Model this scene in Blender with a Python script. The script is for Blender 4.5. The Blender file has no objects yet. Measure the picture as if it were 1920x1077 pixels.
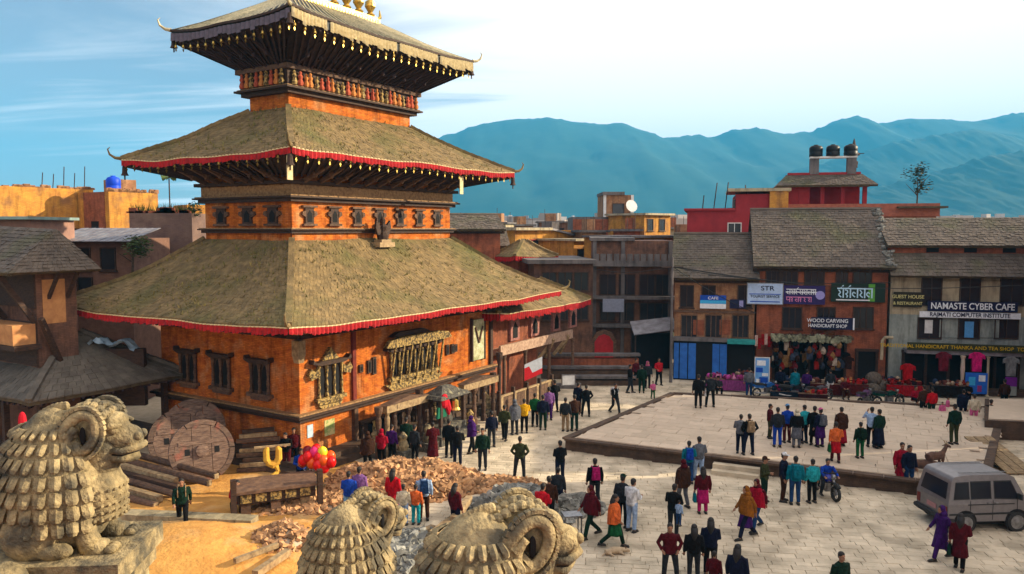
import bpy, bmesh, math, random
import numpy as np
from mathutils import Vector, Matrix, noise as mnoise
R = math.radians
rnd = random.Random(7)
scene = bpy.context.scene
COL = scene.collection

# ------------------------------------------------------------------ camera
CAM_Z, FPX, PITCH = 10.0, 1463.0, R(4.233)
cam_data = bpy.data.cameras.new('camera')
cam = bpy.data.objects.new('camera', cam_data); COL.objects.link(cam)
cam.location = (0, 0, CAM_Z)
cam.rotation_euler = (R(90) - PITCH, 0, 0)
cam_data.sensor_width = 36.0
cam_data.lens = 36.0 * FPX / 1920.0
cam_data.clip_start = 0.1
cam_data.clip_end = 30000
scene.camera = cam
scene.render.resolution_x, scene.render.resolution_y = 1024, 574

# ------------------------------------------------------------------ light
SUN_AZ = R(90 - 9)            # compass style: 0 = +Y, 90 = +X
SUN_EL = R(21)
sd = Vector((math.sin(SUN_AZ) * math.cos(SUN_EL), math.cos(SUN_AZ) * math.cos(SUN_EL), math.sin(SUN_EL)))
ld = bpy.data.lights.new('sun', 'SUN'); ld.energy = 5.0; ld.angle = R(0.6); ld.color = (1.0, 0.84, 0.58)
sun = bpy.data.objects.new('sun', ld); COL.objects.link(sun)
sun.rotation_euler = sd.to_track_quat('Z', 'Y').to_euler()
sun.location = (60, 10, 40)

world = bpy.data.worlds.new('World'); scene.world = world; world.use_nodes = True
wn = world.node_tree.nodes; wl = world.node_tree.links
wn.clear()
w_out = wn.new('ShaderNodeOutputWorld'); w_bg = wn.new('ShaderNodeBackground')
sky = wn.new('ShaderNodeTexSky'); sky.sky_type = 'NISHITA'; sky.sun_disc = False
sky.sun_elevation = SUN_EL; sky.sun_rotation = SUN_AZ; sky.altitude = 1300; sky.air_density = 1.3; sky.dust_density = 1.2; sky.ozone_density = 1.5
tc = wn.new('ShaderNodeTexCoord')
sep = wn.new('ShaderNodeSeparateXYZ'); wl.new(tc.outputs['Generated'], sep.inputs[0])
def wmath(op, a, b=None, clamp=False):
    n = wn.new('ShaderNodeMath'); n.operation = op; n.use_clamp = clamp
    for i, v in enumerate((a, b)):
        if v is None: continue
        if isinstance(v, (int, float)): n.inputs[i].default_value = v
        else: wl.new(v, n.inputs[i])
    return n.outputs[0]
# cirrus on a high plane: direction / (z + small)
den = wmath('ADD', wmath('MAXIMUM', sep.outputs[2], 0.0), 0.12)
cx_ = wmath('DIVIDE', sep.outputs[0], den); cy_ = wmath('DIVIDE', sep.outputs[1], den)
comb = wn.new('ShaderNodeCombineXYZ'); wl.new(cx_, comb.inputs[0]); wl.new(cy_, comb.inputs[1])
mp = wn.new('ShaderNodeMapping'); mp.inputs['Rotation'].default_value = (0, 0, R(38)); mp.inputs['Scale'].default_value = (0.40, 1.6, 1)
wl.new(comb.outputs[0], mp.inputs[0])
nz = wn.new('ShaderNodeTexNoise'); nz.inputs['Scale'].default_value = 0.95; nz.inputs['Detail'].default_value = 9; nz.inputs['Roughness'].default_value = 0.55; nz.inputs['Distortion'].default_value = 0.7
wl.new(mp.outputs[0], nz.inputs['Vector'])
# thin cloud gets denser on the side of the sun
sunside = wmath('ADD', wmath('MULTIPLY', sep.outputs[0], 1.25), 0.40)
cl = wmath('ADD', wmath('MULTIPLY', wmath('SUBTRACT', nz.outputs[0], 0.42), 1.9), wmath('ADD', sunside, 0.1))
veil = wn.new('ShaderNodeMapRange'); veil.inputs['From Min'].default_value = 0.0; veil.inputs['From Max'].default_value = 0.55
veil.interpolation_type = 'SMOOTHSTEP'
wl.new(cl, veil.inputs['Value'])
mixc = wn.new('ShaderNodeMix'); mixc.data_type = 'RGBA'
wl.new(wmath('ADD', wmath('MULTIPLY', veil.outputs[0], 0.86), 0.13), mixc.inputs['Factor'])
# clear sky a little tinted
tint = wn.new('ShaderNodeMix'); tint.data_type = 'RGBA'; tint.blend_type = 'MULTIPLY'; tint.inputs['Factor'].default_value = 1
tint.inputs['B'].default_value = (1.02, 0.98, 1.16, 1)
wl.new(sky.outputs[0], tint.inputs['A'])
wl.new(tint.outputs['Result'], mixc.inputs['A'])
CLOUD_L = 15.6
mixc.inputs['B'].default_value = (CLOUD_L * 1.12, CLOUD_L * 1.02, CLOUD_L * .97, 1)
wl.new(mixc.outputs['Result'], w_bg.inputs[0])
w_bg.inputs[1].default_value = 0.050
wl.new(w_bg.outputs[0], w_out.inputs[0])

scene.render.engine = 'CYCLES'
scene.view_settings.view_transform = 'Standard'
scene.view_settings.look = 'None'
scene.view_settings.exposure = 0.95
scene.view_settings.gamma = 1.0
scene.view_settings.use_curve_mapping = False
scene.cycles.volume_bounces = 1
scene.cycles.max_bounces = 6

# ------------------------------------------------------------------ picture geometry -> place
_c, _s = math.cos(PITCH), math.sin(PITCH)
def ray(px, py):
    a = (px - 960) / FPX; b = (538.5 - py) / FPX
    return Vector((a, _c + b * _s, -_s + b * _c))
def G(px, py, z=0.0):
    "point on the level z that the photograph shows at px, py"
    d = ray(px, py); t = (z - CAM_Z) / d.z
    return Vector((d.x * t, d.y * t, z))
def D(px, py, Y):
    "point at depth Y"
    d = ray(px, py); t = Y / d.y
    return Vector((d.x * t, Y, CAM_Z + d.z * t))

# ------------------------------------------------------------------ materials
_mats = {}
def lin(c):
    return tuple(((v / 12.92) if v <= 0.04045 else ((v + 0.055) / 1.055) ** 2.4) for v in c)
def mat(name, c1, c2=None, scale=3.0, rough=0.85, bump=0.2, island=0.0, metal=0.0, detail=6, bscale=None, stretch=(1, 1, 1), thr=(0.35, 0.65), brick=None, c3=None, c3thr=(0.6, 0.7), c3scale=0.4, spec=0.3, coord='pos', streak=0.0):
    if name in _mats: return _mats[name]
    m = bpy.data.materials.new(name); m.use_nodes = True
    nt = m.node_tree; N = nt.nodes; L = nt.links
    b = N['Principled BSDF']
    b.inputs['Roughness'].default_value = rough; b.inputs['Metallic'].default_value = metal
    b.inputs['Specular IOR Level'].default_value = spec
    if coord == 'pos':
        g = N.new('ShaderNodeNewGeometry'); src = g.outputs['Position']
    else:
        g = N.new('ShaderNodeTexCoord'); src = g.outputs['Object']
    mp = N.new('ShaderNodeMapping'); mp.inputs['Scale'].default_value = stretch; L.new(src, mp.inputs[0])
    n = N.new('ShaderNodeTexNoise'); n.inputs['Scale'].default_value = scale; n.inputs['Detail'].default_value = detail; n.inputs['Roughness'].default_value = 0.62
    L.new(mp.outputs[0], n.inputs['Vector'])
    r = N.new('ShaderNodeMapRange'); r.inputs['From Min'].default_value = thr[0]; r.inputs['From Max'].default_value = thr[1]; L.new(n.outputs[0], r.inputs['Value'])
    mx = N.new('ShaderNodeMix'); mx.data_type = 'RGBA'
    c2 = c2 or tuple(v * 0.6 for v in c1)
    mx.inputs['A'].default_value = (*c1, 1); mx.inputs['B'].default_value = (*c2, 1)
    L.new(r.outputs[0], mx.inputs['Factor'])
    out = mx.outputs['Result']
    hgt = n.outputs[0]
    if c3:
        n3 = N.new('ShaderNodeTexNoise'); n3.inputs['Scale'].default_value = c3scale; n3.inputs['Detail'].default_value = 5
        L.new(src, n3.inputs['Vector'])
        r3 = N.new('ShaderNodeMapRange'); r3.inputs['From Min'].default_value = c3thr[0]; r3.inputs['From Max'].default_value = c3thr[1]; L.new(n3.outputs[0], r3.inputs['Value'])
        m3 = N.new('ShaderNodeMix'); m3.data_type = 'RGBA'; L.new(r3.outputs[0], m3.inputs['Factor']); L.new(out, m3.inputs['A']); m3.inputs['B'].default_value = (*c3, 1)
        out = m3.outputs['Result']
    if brick:
        # brick = (rotation about z of the wall, brick scale)
        bt = N.new('ShaderNodeTexBrick'); bt.inputs['Scale'].default_value = 1.0
        bt.inputs['Brick Width'].default_value = 0.24; bt.inputs['Row Height'].default_value = 0.075; bt.inputs['Mortar Size'].default_value = 0.008
        bt.inputs['Color1'].default_value = (1, 1, 1, 1); bt.inputs['Color2'].default_value = (0.72, 0.66, 0.62, 1); bt.inputs['Mortar'].default_value = (0.5, 0.45, 0.4, 1)
        tco = N.new('ShaderNodeTexCoord'); sx = N.new('ShaderNodeSeparateXYZ'); L.new(tco.outputs['Object'], sx.inputs[0])
        ad = N.new('ShaderNodeMath'); ad.operation = 'ADD'; L.new(sx.outputs[0], ad.inputs[0]); L.new(sx.outputs[1], ad.inputs[1])
        cb = N.new('ShaderNodeCombineXYZ'); L.new(ad.outputs[0], cb.inputs[0]); L.new(sx.outputs[2], cb.inputs[1])
        L.new(cb.outputs[0], bt.inputs['Vector'])
        mb = N.new('ShaderNodeMix'); mb.data_type = 'RGBA'; mb.blend_type = 'MULTIPLY'; mb.inputs['Factor'].default_value = brick
        L.new(out, mb.inputs['A']); L.new(bt.outputs['Color'], mb.inputs['B']); out = mb.outputs['Result']
    if streak:
        ms_ = N.new('ShaderNodeMapping'); ms_.inputs['Scale'].default_value = (1.0, 1.0, 0.16); L.new(src, ms_.inputs[0])
        ns = N.new('ShaderNodeTexNoise'); ns.inputs['Scale'].default_value = 2.4; ns.inputs['Detail'].default_value = 6; ns.inputs['Roughness'].default_value = .7; L.new(ms_.outputs[0], ns.inputs['Vector'])
        rs_ = N.new('ShaderNodeMapRange'); rs_.inputs['From Min'].default_value = .48; rs_.inputs['From Max'].default_value = .68; rs_.inputs['To Min'].default_value = 1; rs_.inputs['To Max'].default_value = 1 - streak; L.new(ns.outputs[0], rs_.inputs['Value'])
        vs_ = N.new('ShaderNodeVectorMath'); vs_.operation = 'SCALE'; L.new(out, vs_.inputs[0]); L.new(rs_.outputs[0], vs_.inputs['Scale']); out = vs_.outputs[0]
    if island:
        oi = N.new('ShaderNodeObjectInfo')
        gi = N.new('ShaderNodeNewGeometry')
        ad = N.new('ShaderNodeMath'); ad.operation = 'ADD'; L.new(oi.outputs['Random'], ad.inputs[0]); L.new(gi.outputs['Random Per Island'], ad.inputs[1])
        fr = N.new('ShaderNodeMath'); fr.operation = 'FRACT'; L.new(ad.outputs[0], fr.inputs[0])
        mr = N.new('ShaderNodeMapRange'); mr.inputs['To Min'].default_value = 1 - island; mr.inputs['To Max'].default_value = 1 + island * 0.7
        L.new(fr.outputs[0], mr.inputs['Value'])
        vm = N.new('ShaderNodeVectorMath'); vm.operation = 'SCALE'; L.new(out, vm.inputs[0]); L.new(mr.outputs[0], vm.inputs['Scale'])
        out = vm.outputs[0]
    L.new(out, b.inputs['Base Color'])
    if bump:
        bp = N.new('ShaderNodeBump'); bp.inputs['Strength'].default_value = min(1, bump); bp.inputs['Distance'].default_value = 0.05
        if bscale:
            n2 = N.new('ShaderNodeTexNoise'); n2.inputs['Scale'].default_value = bscale; n2.inputs['Detail'].default_value = 4
            L.new(src, n2.inputs['Vector']); hgt = n2.outputs[0]
        L.new(hgt, bp.inputs['Height']); L.new(bp.outputs[0], b.inputs['Normal'])
    _mats[name] = m
    return m
def cloth(c):
    key = 'cloth_%02x%02x%02x' % tuple(int(v * 255) for v in c)
    l = lin(c)
    return mat(key, l, tuple(v * 0.45 for v in l), scale=7, rough=0.95, bump=1.0, bscale=11, coord='obj', stretch=(1.5, 1.5, .7), spec=.15)  # darker second tone paints fold shade into the cloth colour
def paint(name, c, rough=0.5, **k):
    l = lin(c)
    return mat(name, l, tuple(v * 0.8 for v in l), scale=6, rough=rough, bump=0.05, **k)

M = {}
M['orange'] = mat('orange_washed_brick', (0.72, 0.225, 0.038), (0.44, 0.11, 0.026), scale=2.4, stretch=(1, 1, 2.6), bump=0.5, brick=0.85, c3=(0.60, 0.30, 0.13), c3thr=(0.54, 0.72), c3scale=1.1, rough=0.95, streak=.55, spec=.1)
M['brick'] = mat('old_red_brick', (0.40, 0.125, 0.06), (0.22, 0.075, 0.042), scale=2, bump=0.3, brick=0.7, rough=0.95, streak=.45)
M['brick_tan'] = mat('tan_brick', (0.46, 0.26, 0.13), (0.30, 0.14, 0.075), scale=2, bump=0.3, brick=0.65, rough=0.95, streak=.5)
M['redpaint'] = mat('red_painted_plaster', (0.34, 0.028, 0.035), (0.25, 0.022, 0.028), scale=1.5, bump=0.1)
M['yellow'] = mat('yellow_plaster', (0.68, 0.34, 0.055), (0.50, 0.22, 0.045), scale=1.4, bump=0.3, brick=0.6, c3=(0.33, 0.16, 0.06), c3thr=(0.52, 0.66), c3scale=0.8, streak=.5)
M['cream'] = mat('cream_plaster', (0.50, 0.42, 0.27), (0.36, 0.30, 0.20), scale=1.2, bump=0.15, c3=(0.2, 0.17, 0.12), c3thr=(0.55, 0.75), c3scale=0.9, streak=.5)
M['greyplaster'] = mat('grey_green_plaster', (0.34, 0.37, 0.33), (0.22, 0.25, 0.23), scale=1.6, bump=0.15, streak=.5)
M['concrete'] = mat('grey_concrete', (0.17, 0.15, 0.145), (0.10, 0.09, 0.09), scale=1.1, bump=0.2, streak=.5)
M['darkwall'] = mat('dark_brown_brick', (0.23, 0.115, 0.070), (0.11, 0.06, 0.045), scale=1.6, bump=0.2, brick=0.6, streak=.5)  # dark brown brick with noise and vertical streaks
M['wood'] = mat('dark_carved_wood', (0.070, 0.036, 0.022), (0.030, 0.017, 0.013), scale=5, bump=0.5, stretch=(1, 1, 3), rough=0.7)
M['wood_soffit'] = mat('weathered_soffit_wood', (0.060, 0.035, 0.035), (0.028, 0.018, 0.022), scale=4, bump=0.4, rough=0.8)
M['wood_mid'] = mat('weathered_brown_wood', (0.17, 0.095, 0.055), (0.075, 0.042, 0.03), scale=5, bump=0.5, stretch=(1, 1, 2), rough=0.8, island=0.3)
M['wood_pale'] = mat('pale_worn_wood', (0.42, 0.30, 0.16), (0.20, 0.13, 0.07), scale=6, bump=0.5, rough=0.8, island=0.2)
M['wood_gilt'] = mat('gilt_painted_wood', (0.42, 0.28, 0.09), (0.065, 0.045, 0.022), scale=9, bump=0.8, rough=0.7, thr=(0.44, 0.56))
M['wood_band'] = mat('tan_carved_band', (0.42, 0.25, 0.11), (0.20, 0.11, 0.05), scale=8, bump=0.6, rough=0.8)
M['tile'] = mat('mossy_roof_tile', (0.27, 0.185, 0.082), (0.140, 0.100, 0.048), scale=2.6, bump=0.6, bscale=16, rough=0.95, island=0.18, c3=(0.115, 0.108, 0.036), c3thr=(0.50, 0.74), c3scale=0.42)
M['tile_grey'] = mat('grey_brown_roof_tile', (0.150, 0.118, 0.092), (0.095, 0.076, 0.062), scale=1.2, bump=0.5, bscale=14, rough=0.95, island=0.16, c3=(0.10, 0.095, 0.05), c3thr=(0.52, 0.7), c3scale=0.4)
M['tile_base'] = mat('roof_underlay_mud', (0.10, 0.075, 0.04), (0.05, 0.035, 0.02), scale=3, bump=0.4)
M['red_cloth'] = mat('red_valance_cloth', (0.46, 0.014, 0.018), (0.22, 0.01, 0.012), scale=5, bump=0.3, rough=0.9)
M['white_cloth'] = mat('off_white_cloth', (0.74, 0.62, 0.36), (0.50, 0.40, 0.21), scale=7, bump=0.4, rough=0.9)
M['gilt'] = mat('gilded_copper', (0.75, 0.52, 0.12), (0.35, 0.22, 0.06), scale=7, rough=0.35, metal=0.8, bump=0.3)
M['metal_roof'] = mat('tarnished_gilt_sheet', (0.045, 0.050, 0.050), (0.03, 0.038, 0.042), scale=4, rough=0.6, metal=0.0, bump=0.1, thr=(0.3, 0.7))
M['metal_rib'] = mat('tarnished_rib', (0.70, 0.60, 0.36), (0.36, 0.32, 0.20), scale=6, rough=0.5, metal=0.2, bump=0.1)
M['black'] = mat('painted_shade_black', (0.010, 0.009, 0.010), (0.006, 0.006, 0.007), scale=3, bump=0)  # flat black painted in for the shade inside openings and hollows
M['pane'] = mat('dark_window_glass', (0.020, 0.022, 0.028), (0.012, 0.013, 0.018), scale=1, bump=0, rough=0.15, spec=0.5)
M['stone'] = mat('carved_sandstone', (0.47, 0.36, 0.185), (0.20, 0.155, 0.085), scale=7, bump=0.6, bscale=26, rough=0.95, c3=(0.11, 0.095, 0.065), c3thr=(0.47, 0.62), c3scale=3.0, streak=.5)
M['stone_dark'] = mat('dark_carved_stone', (0.13, 0.12, 0.10), (0.05, 0.045, 0.04), scale=8, bump=0.9, bscale=30, rough=0.95, c3=(0.30, 0.27, 0.17), c3thr=(0.55, 0.7), c3scale=5)
M['paver'] = mat('pale_paving_stone', (0.66, 0.555, 0.405), (0.54, 0.45, 0.325), scale=1.1, bump=0.5, bscale=9, rough=0.95, island=0.11, c3=(0.40, 0.335, 0.24), c3thr=(0.46, 0.62), c3scale=0.8, spec=.1)
M['paver_pink'] = mat('pinkish_platform_paving', (0.58, 0.46, 0.34), (0.50, 0.40, 0.295), scale=2.2, bump=0.4, bscale=10, rough=0.9, island=0.10, c3=(0.44, 0.35, 0.25), c3thr=(0.5, 0.75), c3scale=0.25)
M['dust'] = mat('dusty_joint_soil', (0.56, 0.46, 0.33), (0.44, 0.36, 0.25), scale=3, bump=0.4)
M['soil'] = mat('orange_sandy_soil', (0.66, 0.34, 0.085), (0.48, 0.22, 0.05), scale=1.6, bump=0.9, bscale=7, rough=1, c3=(0.62, 0.40, 0.19), c3thr=(0.55, 0.75), c3scale=0.5)
M['earth'] = mat('valley_earth', (0.11, 0.12, 0.06), (0.07, 0.085, 0.05), scale=0.01, bump=0)
M['rubble'] = mat('broken_brick', (0.54, 0.31, 0.15), (0.34, 0.18, 0.085), scale=6, bump=0.5, rough=0.95, island=0.55)
M['rubble_grey'] = mat('grey_rubble_stone', (0.30, 0.29, 0.25), (0.15, 0.15, 0.135), scale=6, bump=0.5, rough=0.95, island=0.6)
M['platbrick'] = mat('dark_platform_brick', (0.115, 0.07, 0.045), (0.06, 0.04, 0.028), scale=3, bump=0.4, brick=0.5)
M['skin'] = mat('skin', (0.30, 0.15, 0.085), (0.25, 0.12, 0.07), scale=8, bump=0, rough=0.6, coord='obj')
M['hair'] = mat('black_hair', (0.012, 0.010, 0.010), (0.02, 0.016, 0.014), scale=20, bump=0.3, rough=0.6, coord='obj')
M['shoe'] = mat('dark_shoe', (0.02, 0.018, 0.016), (0.03, 0.026, 0.022), scale=9, bump=0, rough=0.6)
M['rubber'] = mat('black_rubber', (0.018, 0.018, 0.018), (0.028, 0.027, 0.026), scale=9, bump=0.1, rough=0.8)
M['steel'] = mat('worn_steel', (0.30, 0.30, 0.31), (0.16, 0.16, 0.17), scale=8, bump=0.1, rough=0.35, metal=0.8)
M['tin'] = mat('corrugated_tin', (0.30, 0.29, 0.31), (0.16, 0.14, 0.15), scale=2, bump=0.2, rough=0.5, metal=0.3)
M['white'] = mat('white_paint', (0.72, 0.72, 0.70), (0.55, 0.55, 0.53), scale=3, bump=0.05, rough=0.6)
M['leaf'] = mat('bush_leaf', (0.085, 0.125, 0.030), (0.04, 0.065, 0.018), scale=4, bump=0, rough=0.7, island=0.5)
M['leaf_dark'] = mat('dark_leaf', (0.035, 0.055, 0.025), (0.02, 0.032, 0.016), scale=4, bump=0, rough=0.7, island=0.5)
M['bark'] = mat('bark', (0.10, 0.07, 0.045), (0.05, 0.035, 0.025), scale=8, bump=0.5)
M['hill'] = mat('forested_hill', (0.008, 0.044, 0.036), (0.018, 0.055, 0.040), scale=0.012, bump=0, rough=1, thr=(0.4, 0.6))

# ------------------------------------------------------------------ mesh builder
class MB:
    def __init__(s): s.v = []; s.f = []; s.m = []; s.mi = 0; s.X = Matrix.Identity(4)
    def add(s, vs, fs, X=None):
        o = len(s.v); T = s.X @ X if X is not None else s.X
        s.v += [tuple(T @ Vector(p)) for p in vs]
        s.f += [tuple(i + o for i in f) for f in fs]; s.m += [s.mi] * len(fs)
        return s
    def box(s, x0, x1, y0, y1, z0, z1, X=None, tx=0, ty=0):
        # tx, ty: inset of the top
        vs = [(x0, y0, z0), (x1, y0, z0), (x1, y1, z0), (x0, y1, z0), (x0 + tx, y0 + ty, z1), (x1 - tx, y0 + ty, z1), (x1 - tx, y1 - ty, z1), (x0 + tx, y1 - ty, z1)]
        return s.add(vs, [(0, 3, 2, 1), (4, 5, 6, 7), (0, 1, 5, 4), (1, 2, 6, 5), (2, 3, 7, 6), (3, 0, 4, 7)], X)
    def cbox(s, c, sz, X=None, **k):
        return s.box(c[0] - sz[0] / 2, c[0] + sz[0] / 2, c[1] - sz[1] / 2, c[1] + sz[1] / 2, c[2] - sz[2] / 2, c[2] + sz[2] / 2, X, **k)
    def bar(s, a, b, w, h=None, up=(0, 0, 1)):
        "rectangular bar from a to b"
        a = Vector(a); b = Vector(b); h = h or w; d = (b - a); l = d.length
        if l < 1e-6: return s
        d.normalize(); u = Vector(up)
        if abs(d.dot(u)) > 0.98: u = Vector((1, 0, 0))
        r = d.cross(u).normalized(); u = r.cross(d)
        vs = []
        for p in (a, b):
            for i, j in ((-1, -1), (1, -1), (1, 1), (-1, 1)): vs.append(p + r * i * w / 2 + u * j * h / 2)
        return s.add(vs, [(0, 1, 2, 3), (7, 6, 5, 4), (0, 4, 5, 1), (1, 5, 6, 2), (2, 6, 7, 3), (3, 7, 4, 0)])
    def tube(s, pts, rs, n=8, cap=True, flat=1.0):
        pts = [Vector(p) for p in pts]
        if isinstance(rs, (int, float)): rs = [rs] * len(pts)
        o = []; prev = None
        for i, p in enumerate(pts):
            d = (pts[min(i + 1, len(pts) - 1)] - pts[max(i - 1, 0)]).normalized()
            if prev is None:
                u = Vector((0, 0, 1)) if abs(d.z) < 0.9 else Vector((0, 1, 0))
            else: u = prev
            r = d.cross(u).normalized(); u = r.cross(d).normalized(); prev = u
            for k in range(n):
                a = 2 * math.pi * k / n
                o.append(p + r * math.cos(a) * rs[i] * flat + u * math.sin(a) * rs[i])
        fs = []
        for i in range(len(pts) - 1):
            for k in range(n):
                a = i * n + k; b = i * n + (k + 1) % n
                fs.append((a, b, b + n, a + n))
        if cap:
            fs.append(tuple(range(n - 1, -1, -1))); fs.append(tuple(range((len(pts) - 1) * n, len(pts) * n)))
        return s.add(o, fs)
    def lathe(s, prof, n=12, c=(0, 0, 0), sx=1, sy=1, X=None):
        o = [];
        for r, z in prof:
            for k in range(n):
                a = 2 * math.pi * k / n
                o.append((c[0] + r * math.cos(a) * sx, c[1] + r * math.sin(a) * sy, c[2] + z))
        fs = []
        for i in range(len(prof) - 1):
            for k in range(n):
                a = i * n + k; b = i * n + (k + 1) % n
                fs.append((a, b, b + n, a + n))
        fs.append(tuple(range(n - 1, -1, -1))); fs.append(tuple(range((len(prof) - 1) * n, len(prof) * n)))
        return s.add(o, fs, X)
    def ball(s, c, r, n=10, m=6, X=None):
        if isinstance(r, (int, float)): r = (r, r, r)
        prof = [(math.sin(math.pi * i / m), -math.cos(math.pi * i / m)) for i in range(m + 1)]
        prof[0] = (0.02, -1); prof[-1] = (0.02, 1)
        o = []; fs = []
        for q, z in prof:
            for k in range(n):
                a = 2 * math.pi * k / n
                o.append((c[0] + q * math.cos(a) * r[0], c[1] + q * math.sin(a) * r[1], c[2] + z * r[2]))
        for i in range(m):
            for k in range(n):
                a = i * n + k; b = i * n + (k + 1) % n
                fs.append((a, b, b + n, a + n))
        fs.append(tuple(range(n - 1, -1, -1))); fs.append(tuple(range(m * n, (m + 1) * n)))
        return s.add(o, fs, X)
    def prism(s, poly, y0, y1, X=None):
        "polygon in xz, extruded along y"
        n = len(poly)
        vs = [(x, y0, z) for x, z in poly] + [(x, y1, z) for x, z in poly]
        fs = [tuple(range(n)), tuple(range(2 * n - 1, n - 1, -1))] + [(i, i + n, (i + 1) % n + n, (i + 1) % n) for i in range(n)]
        return s.add(vs, fs, X)
    def mesh(s, name, mats, smooth=False):
        me = bpy.data.meshes.new(name); me.from_pydata(s.v, [], s.f)
        if not isinstance(mats, (list, tuple)): mats = [mats]
        for m in mats: me.materials.append(m)
        if len(mats) > 1: me.polygons.foreach_set('material_index', s.m)
        if smooth: me.polygons.foreach_set('use_smooth', [True] * len(me.polygons))
        me.update()
        return me
    def build(s, name, mats, parent=None, smooth=False, loc=None, rz=0, **tags):
        return link(name, s.mesh(name, mats, smooth), parent, loc, rz, **tags)
def recalc(me):
    bm = bmesh.new(); bm.from_mesh(me); bmesh.ops.recalc_face_normals(bm, faces=bm.faces); bm.to_mesh(me); bm.free()
def link(name, me, parent=None, loc=None, rz=0, **tags):
    o = bpy.data.objects.new(name, me); COL.objects.link(o)
    if parent: o.parent = parent
    if loc is not None: o.location = loc
    if rz: o.rotation_euler = (0, 0, rz)
    for k, v in tags.items():
        if v is not None: o[k] = v
    return o
def thing(name, label, category, loc=(0, 0, 0), rz=0, group=None):
    return link(name, None, None, loc, rz, label=label, category=category, group=group)
def copy_tree(o, parent=None):
    c = o.copy(); COL.objects.link(c)
    if parent: c.parent = parent
    for ch in list(o.children): copy_tree(ch, c)
    return c
def text_mesh(body, size, mname, extrude=0.01, sx=1.0):
    cu = bpy.data.curves.new('lettering', 'FONT'); cu.body = body; cu.size = size; cu.extrude = extrude; cu.align_x = 'CENTER'; cu.align_y = 'CENTER'; cu.offset = size * 0.012
    o = bpy.data.objects.new('tmp', cu); COL.objects.link(o)
    dg = bpy.context.evaluated_depsgraph_get(); dg.update()
    me = bpy.data.meshes.new_from_object(o.evaluated_get(dg))
    bpy.data.objects.remove(o)
    for v in me.vertices:
        x, y, z = v.co; v.co = (x * sx, -z, y)
    me.materials.clear(); me.materials.append(mname)
    me.name = 'lettering'
    return me
# ================================================================== ground
g = MB(); g.box(-9000, 9000, -3000, 12000, -1.06, -0.06)
g.build('ground', M['earth'], kind='structure')
# dusty bed of the square (stone joints show it)
g = MB(); g.add([(-40, 12, -0.045), (45, 12, -0.045), (45, 60, -0.045), (-40, 60, -0.045)], [(0, 1, 2, 3)])
plaza = g.build('plaza', M['dust'], kind='structure')

# paving stones: running bond, the biggest in the picture are single objects
PLAT = [G(1060, 822, .55), G(1262, 737, .55), G(1880, 765, .55), G(1842, 915, .55)]   # raised platform outline, top
PLAT = [Vector((p.x, p.y, .55)) for p in PLAT]
def inside(x, y, poly):
    c = False; n = len(poly); j = n - 1
    for i in range(n):
        xi, yi, xj, yj = poly[i].x, poly[i].y, poly[j].x, poly[j].y
        if (yi > y) != (yj > y) and x < (xj - xi) * (y - yi) / (yj - yi) + xi: c = not c
        j = i
    return c
def slab_shape(w, d, h, seed):
    r = random.Random(seed); j = 0.014
    q = [(-w / 2, -d / 2), (w / 2, -d / 2), (w / 2, d / 2), (-w / 2, d / 2)]
    q = [(x + r.uniform(-j, j), y + r.uniform(-j, j)) for x, y in q]
    e = 0.014
    top = [(x - math.copysign(e, x), y - math.copysign(e, y), h + r.uniform(-.004, .004)) for x, y in q]
    mid = [(x, y, h - e) for x, y in q]
    bot = [(x, y, -0.05) for x, y in q]
    vs = bot + mid + top
    fs = [(8, 9, 10, 11)]
    for k in range(4):
        n = (k + 1) % 4
        fs += [(k, n, n + 4, k + 4), (k + 4, n + 4, n + 8, k + 8)]
    return vs, fs
def pave(parent, mtl, region, ang, W, Dp, z, n_obj, name='paving_stone'):
    ca, sa = math.cos(ang), math.sin(ang)
    rr = random.Random(3)
    stones = []
    v = -60.0; row = 0
    while v < 80:
        dd = Dp * rr.uniform(0.85, 1.15)
        u = -60.0 + rr.uniform(0, W)
        while u < 80:
            ww = W * rr.uniform(0.65, 1.3)
            cu, cv = u + ww / 2, v + dd / 2
            x, y = cu * ca - cv * sa, cu * sa + cv * ca
            if region(x, y): stones.append((x, y, ww, dd))
            u += ww
        v += dd; row += 1
    def vis(x, y):
        return y > 22.0 and abs(x) < 0.66 * y + .5
    stones.sort(key=lambda t: (not vis(t[0], t[1]), t[1]))
    meshes = []
    for k in range(14):
        b = MB(); vs, fs = slab_shape(1, 1, 0, k); b.add(vs, fs); meshes.append(b.mesh('paving_stone', mtl))
    rest = MB()
    for i, (x, y, w, d) in enumerate(stones):
        gp = 0.009
        tz = rr.uniform(-.008, .008)
        if i < n_obj:
            o = link(name, meshes[i % 14], parent, (x, y, z + tz), ang + rr.uniform(-.012, .012))
            o.scale = (w - gp, d - gp, 1)
        else:
            vs, fs = slab_shape(w - gp, d - gp, 0, i)
            rest.add(vs, fs, Matrix.Translation((x, y, z + tz)) @ Matrix.Rotation(ang, 4, 'Z'))
    if rest.v: rest.build('paving', mtl, parent, kind='stuff')
def lower_region(x, y):
    if y < 20 or y > 56: return False
    if x < -5.5 - 0.12 * (y - 22) and y < 34: return False
    if x < -2 and y > 34 and x < -2 + 0.6 * (y - 44): return False
    if x > 27 or inside(x, y, PLATG): return False
    return abs(x) < .7 * y + 2
PLATG = [Vector((p.x, p.y, 0)) for p in PLAT]
pave(plaza, M['paver'], lower_region, R(-8), 0.56, 0.30, 0.0, 300)

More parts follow.
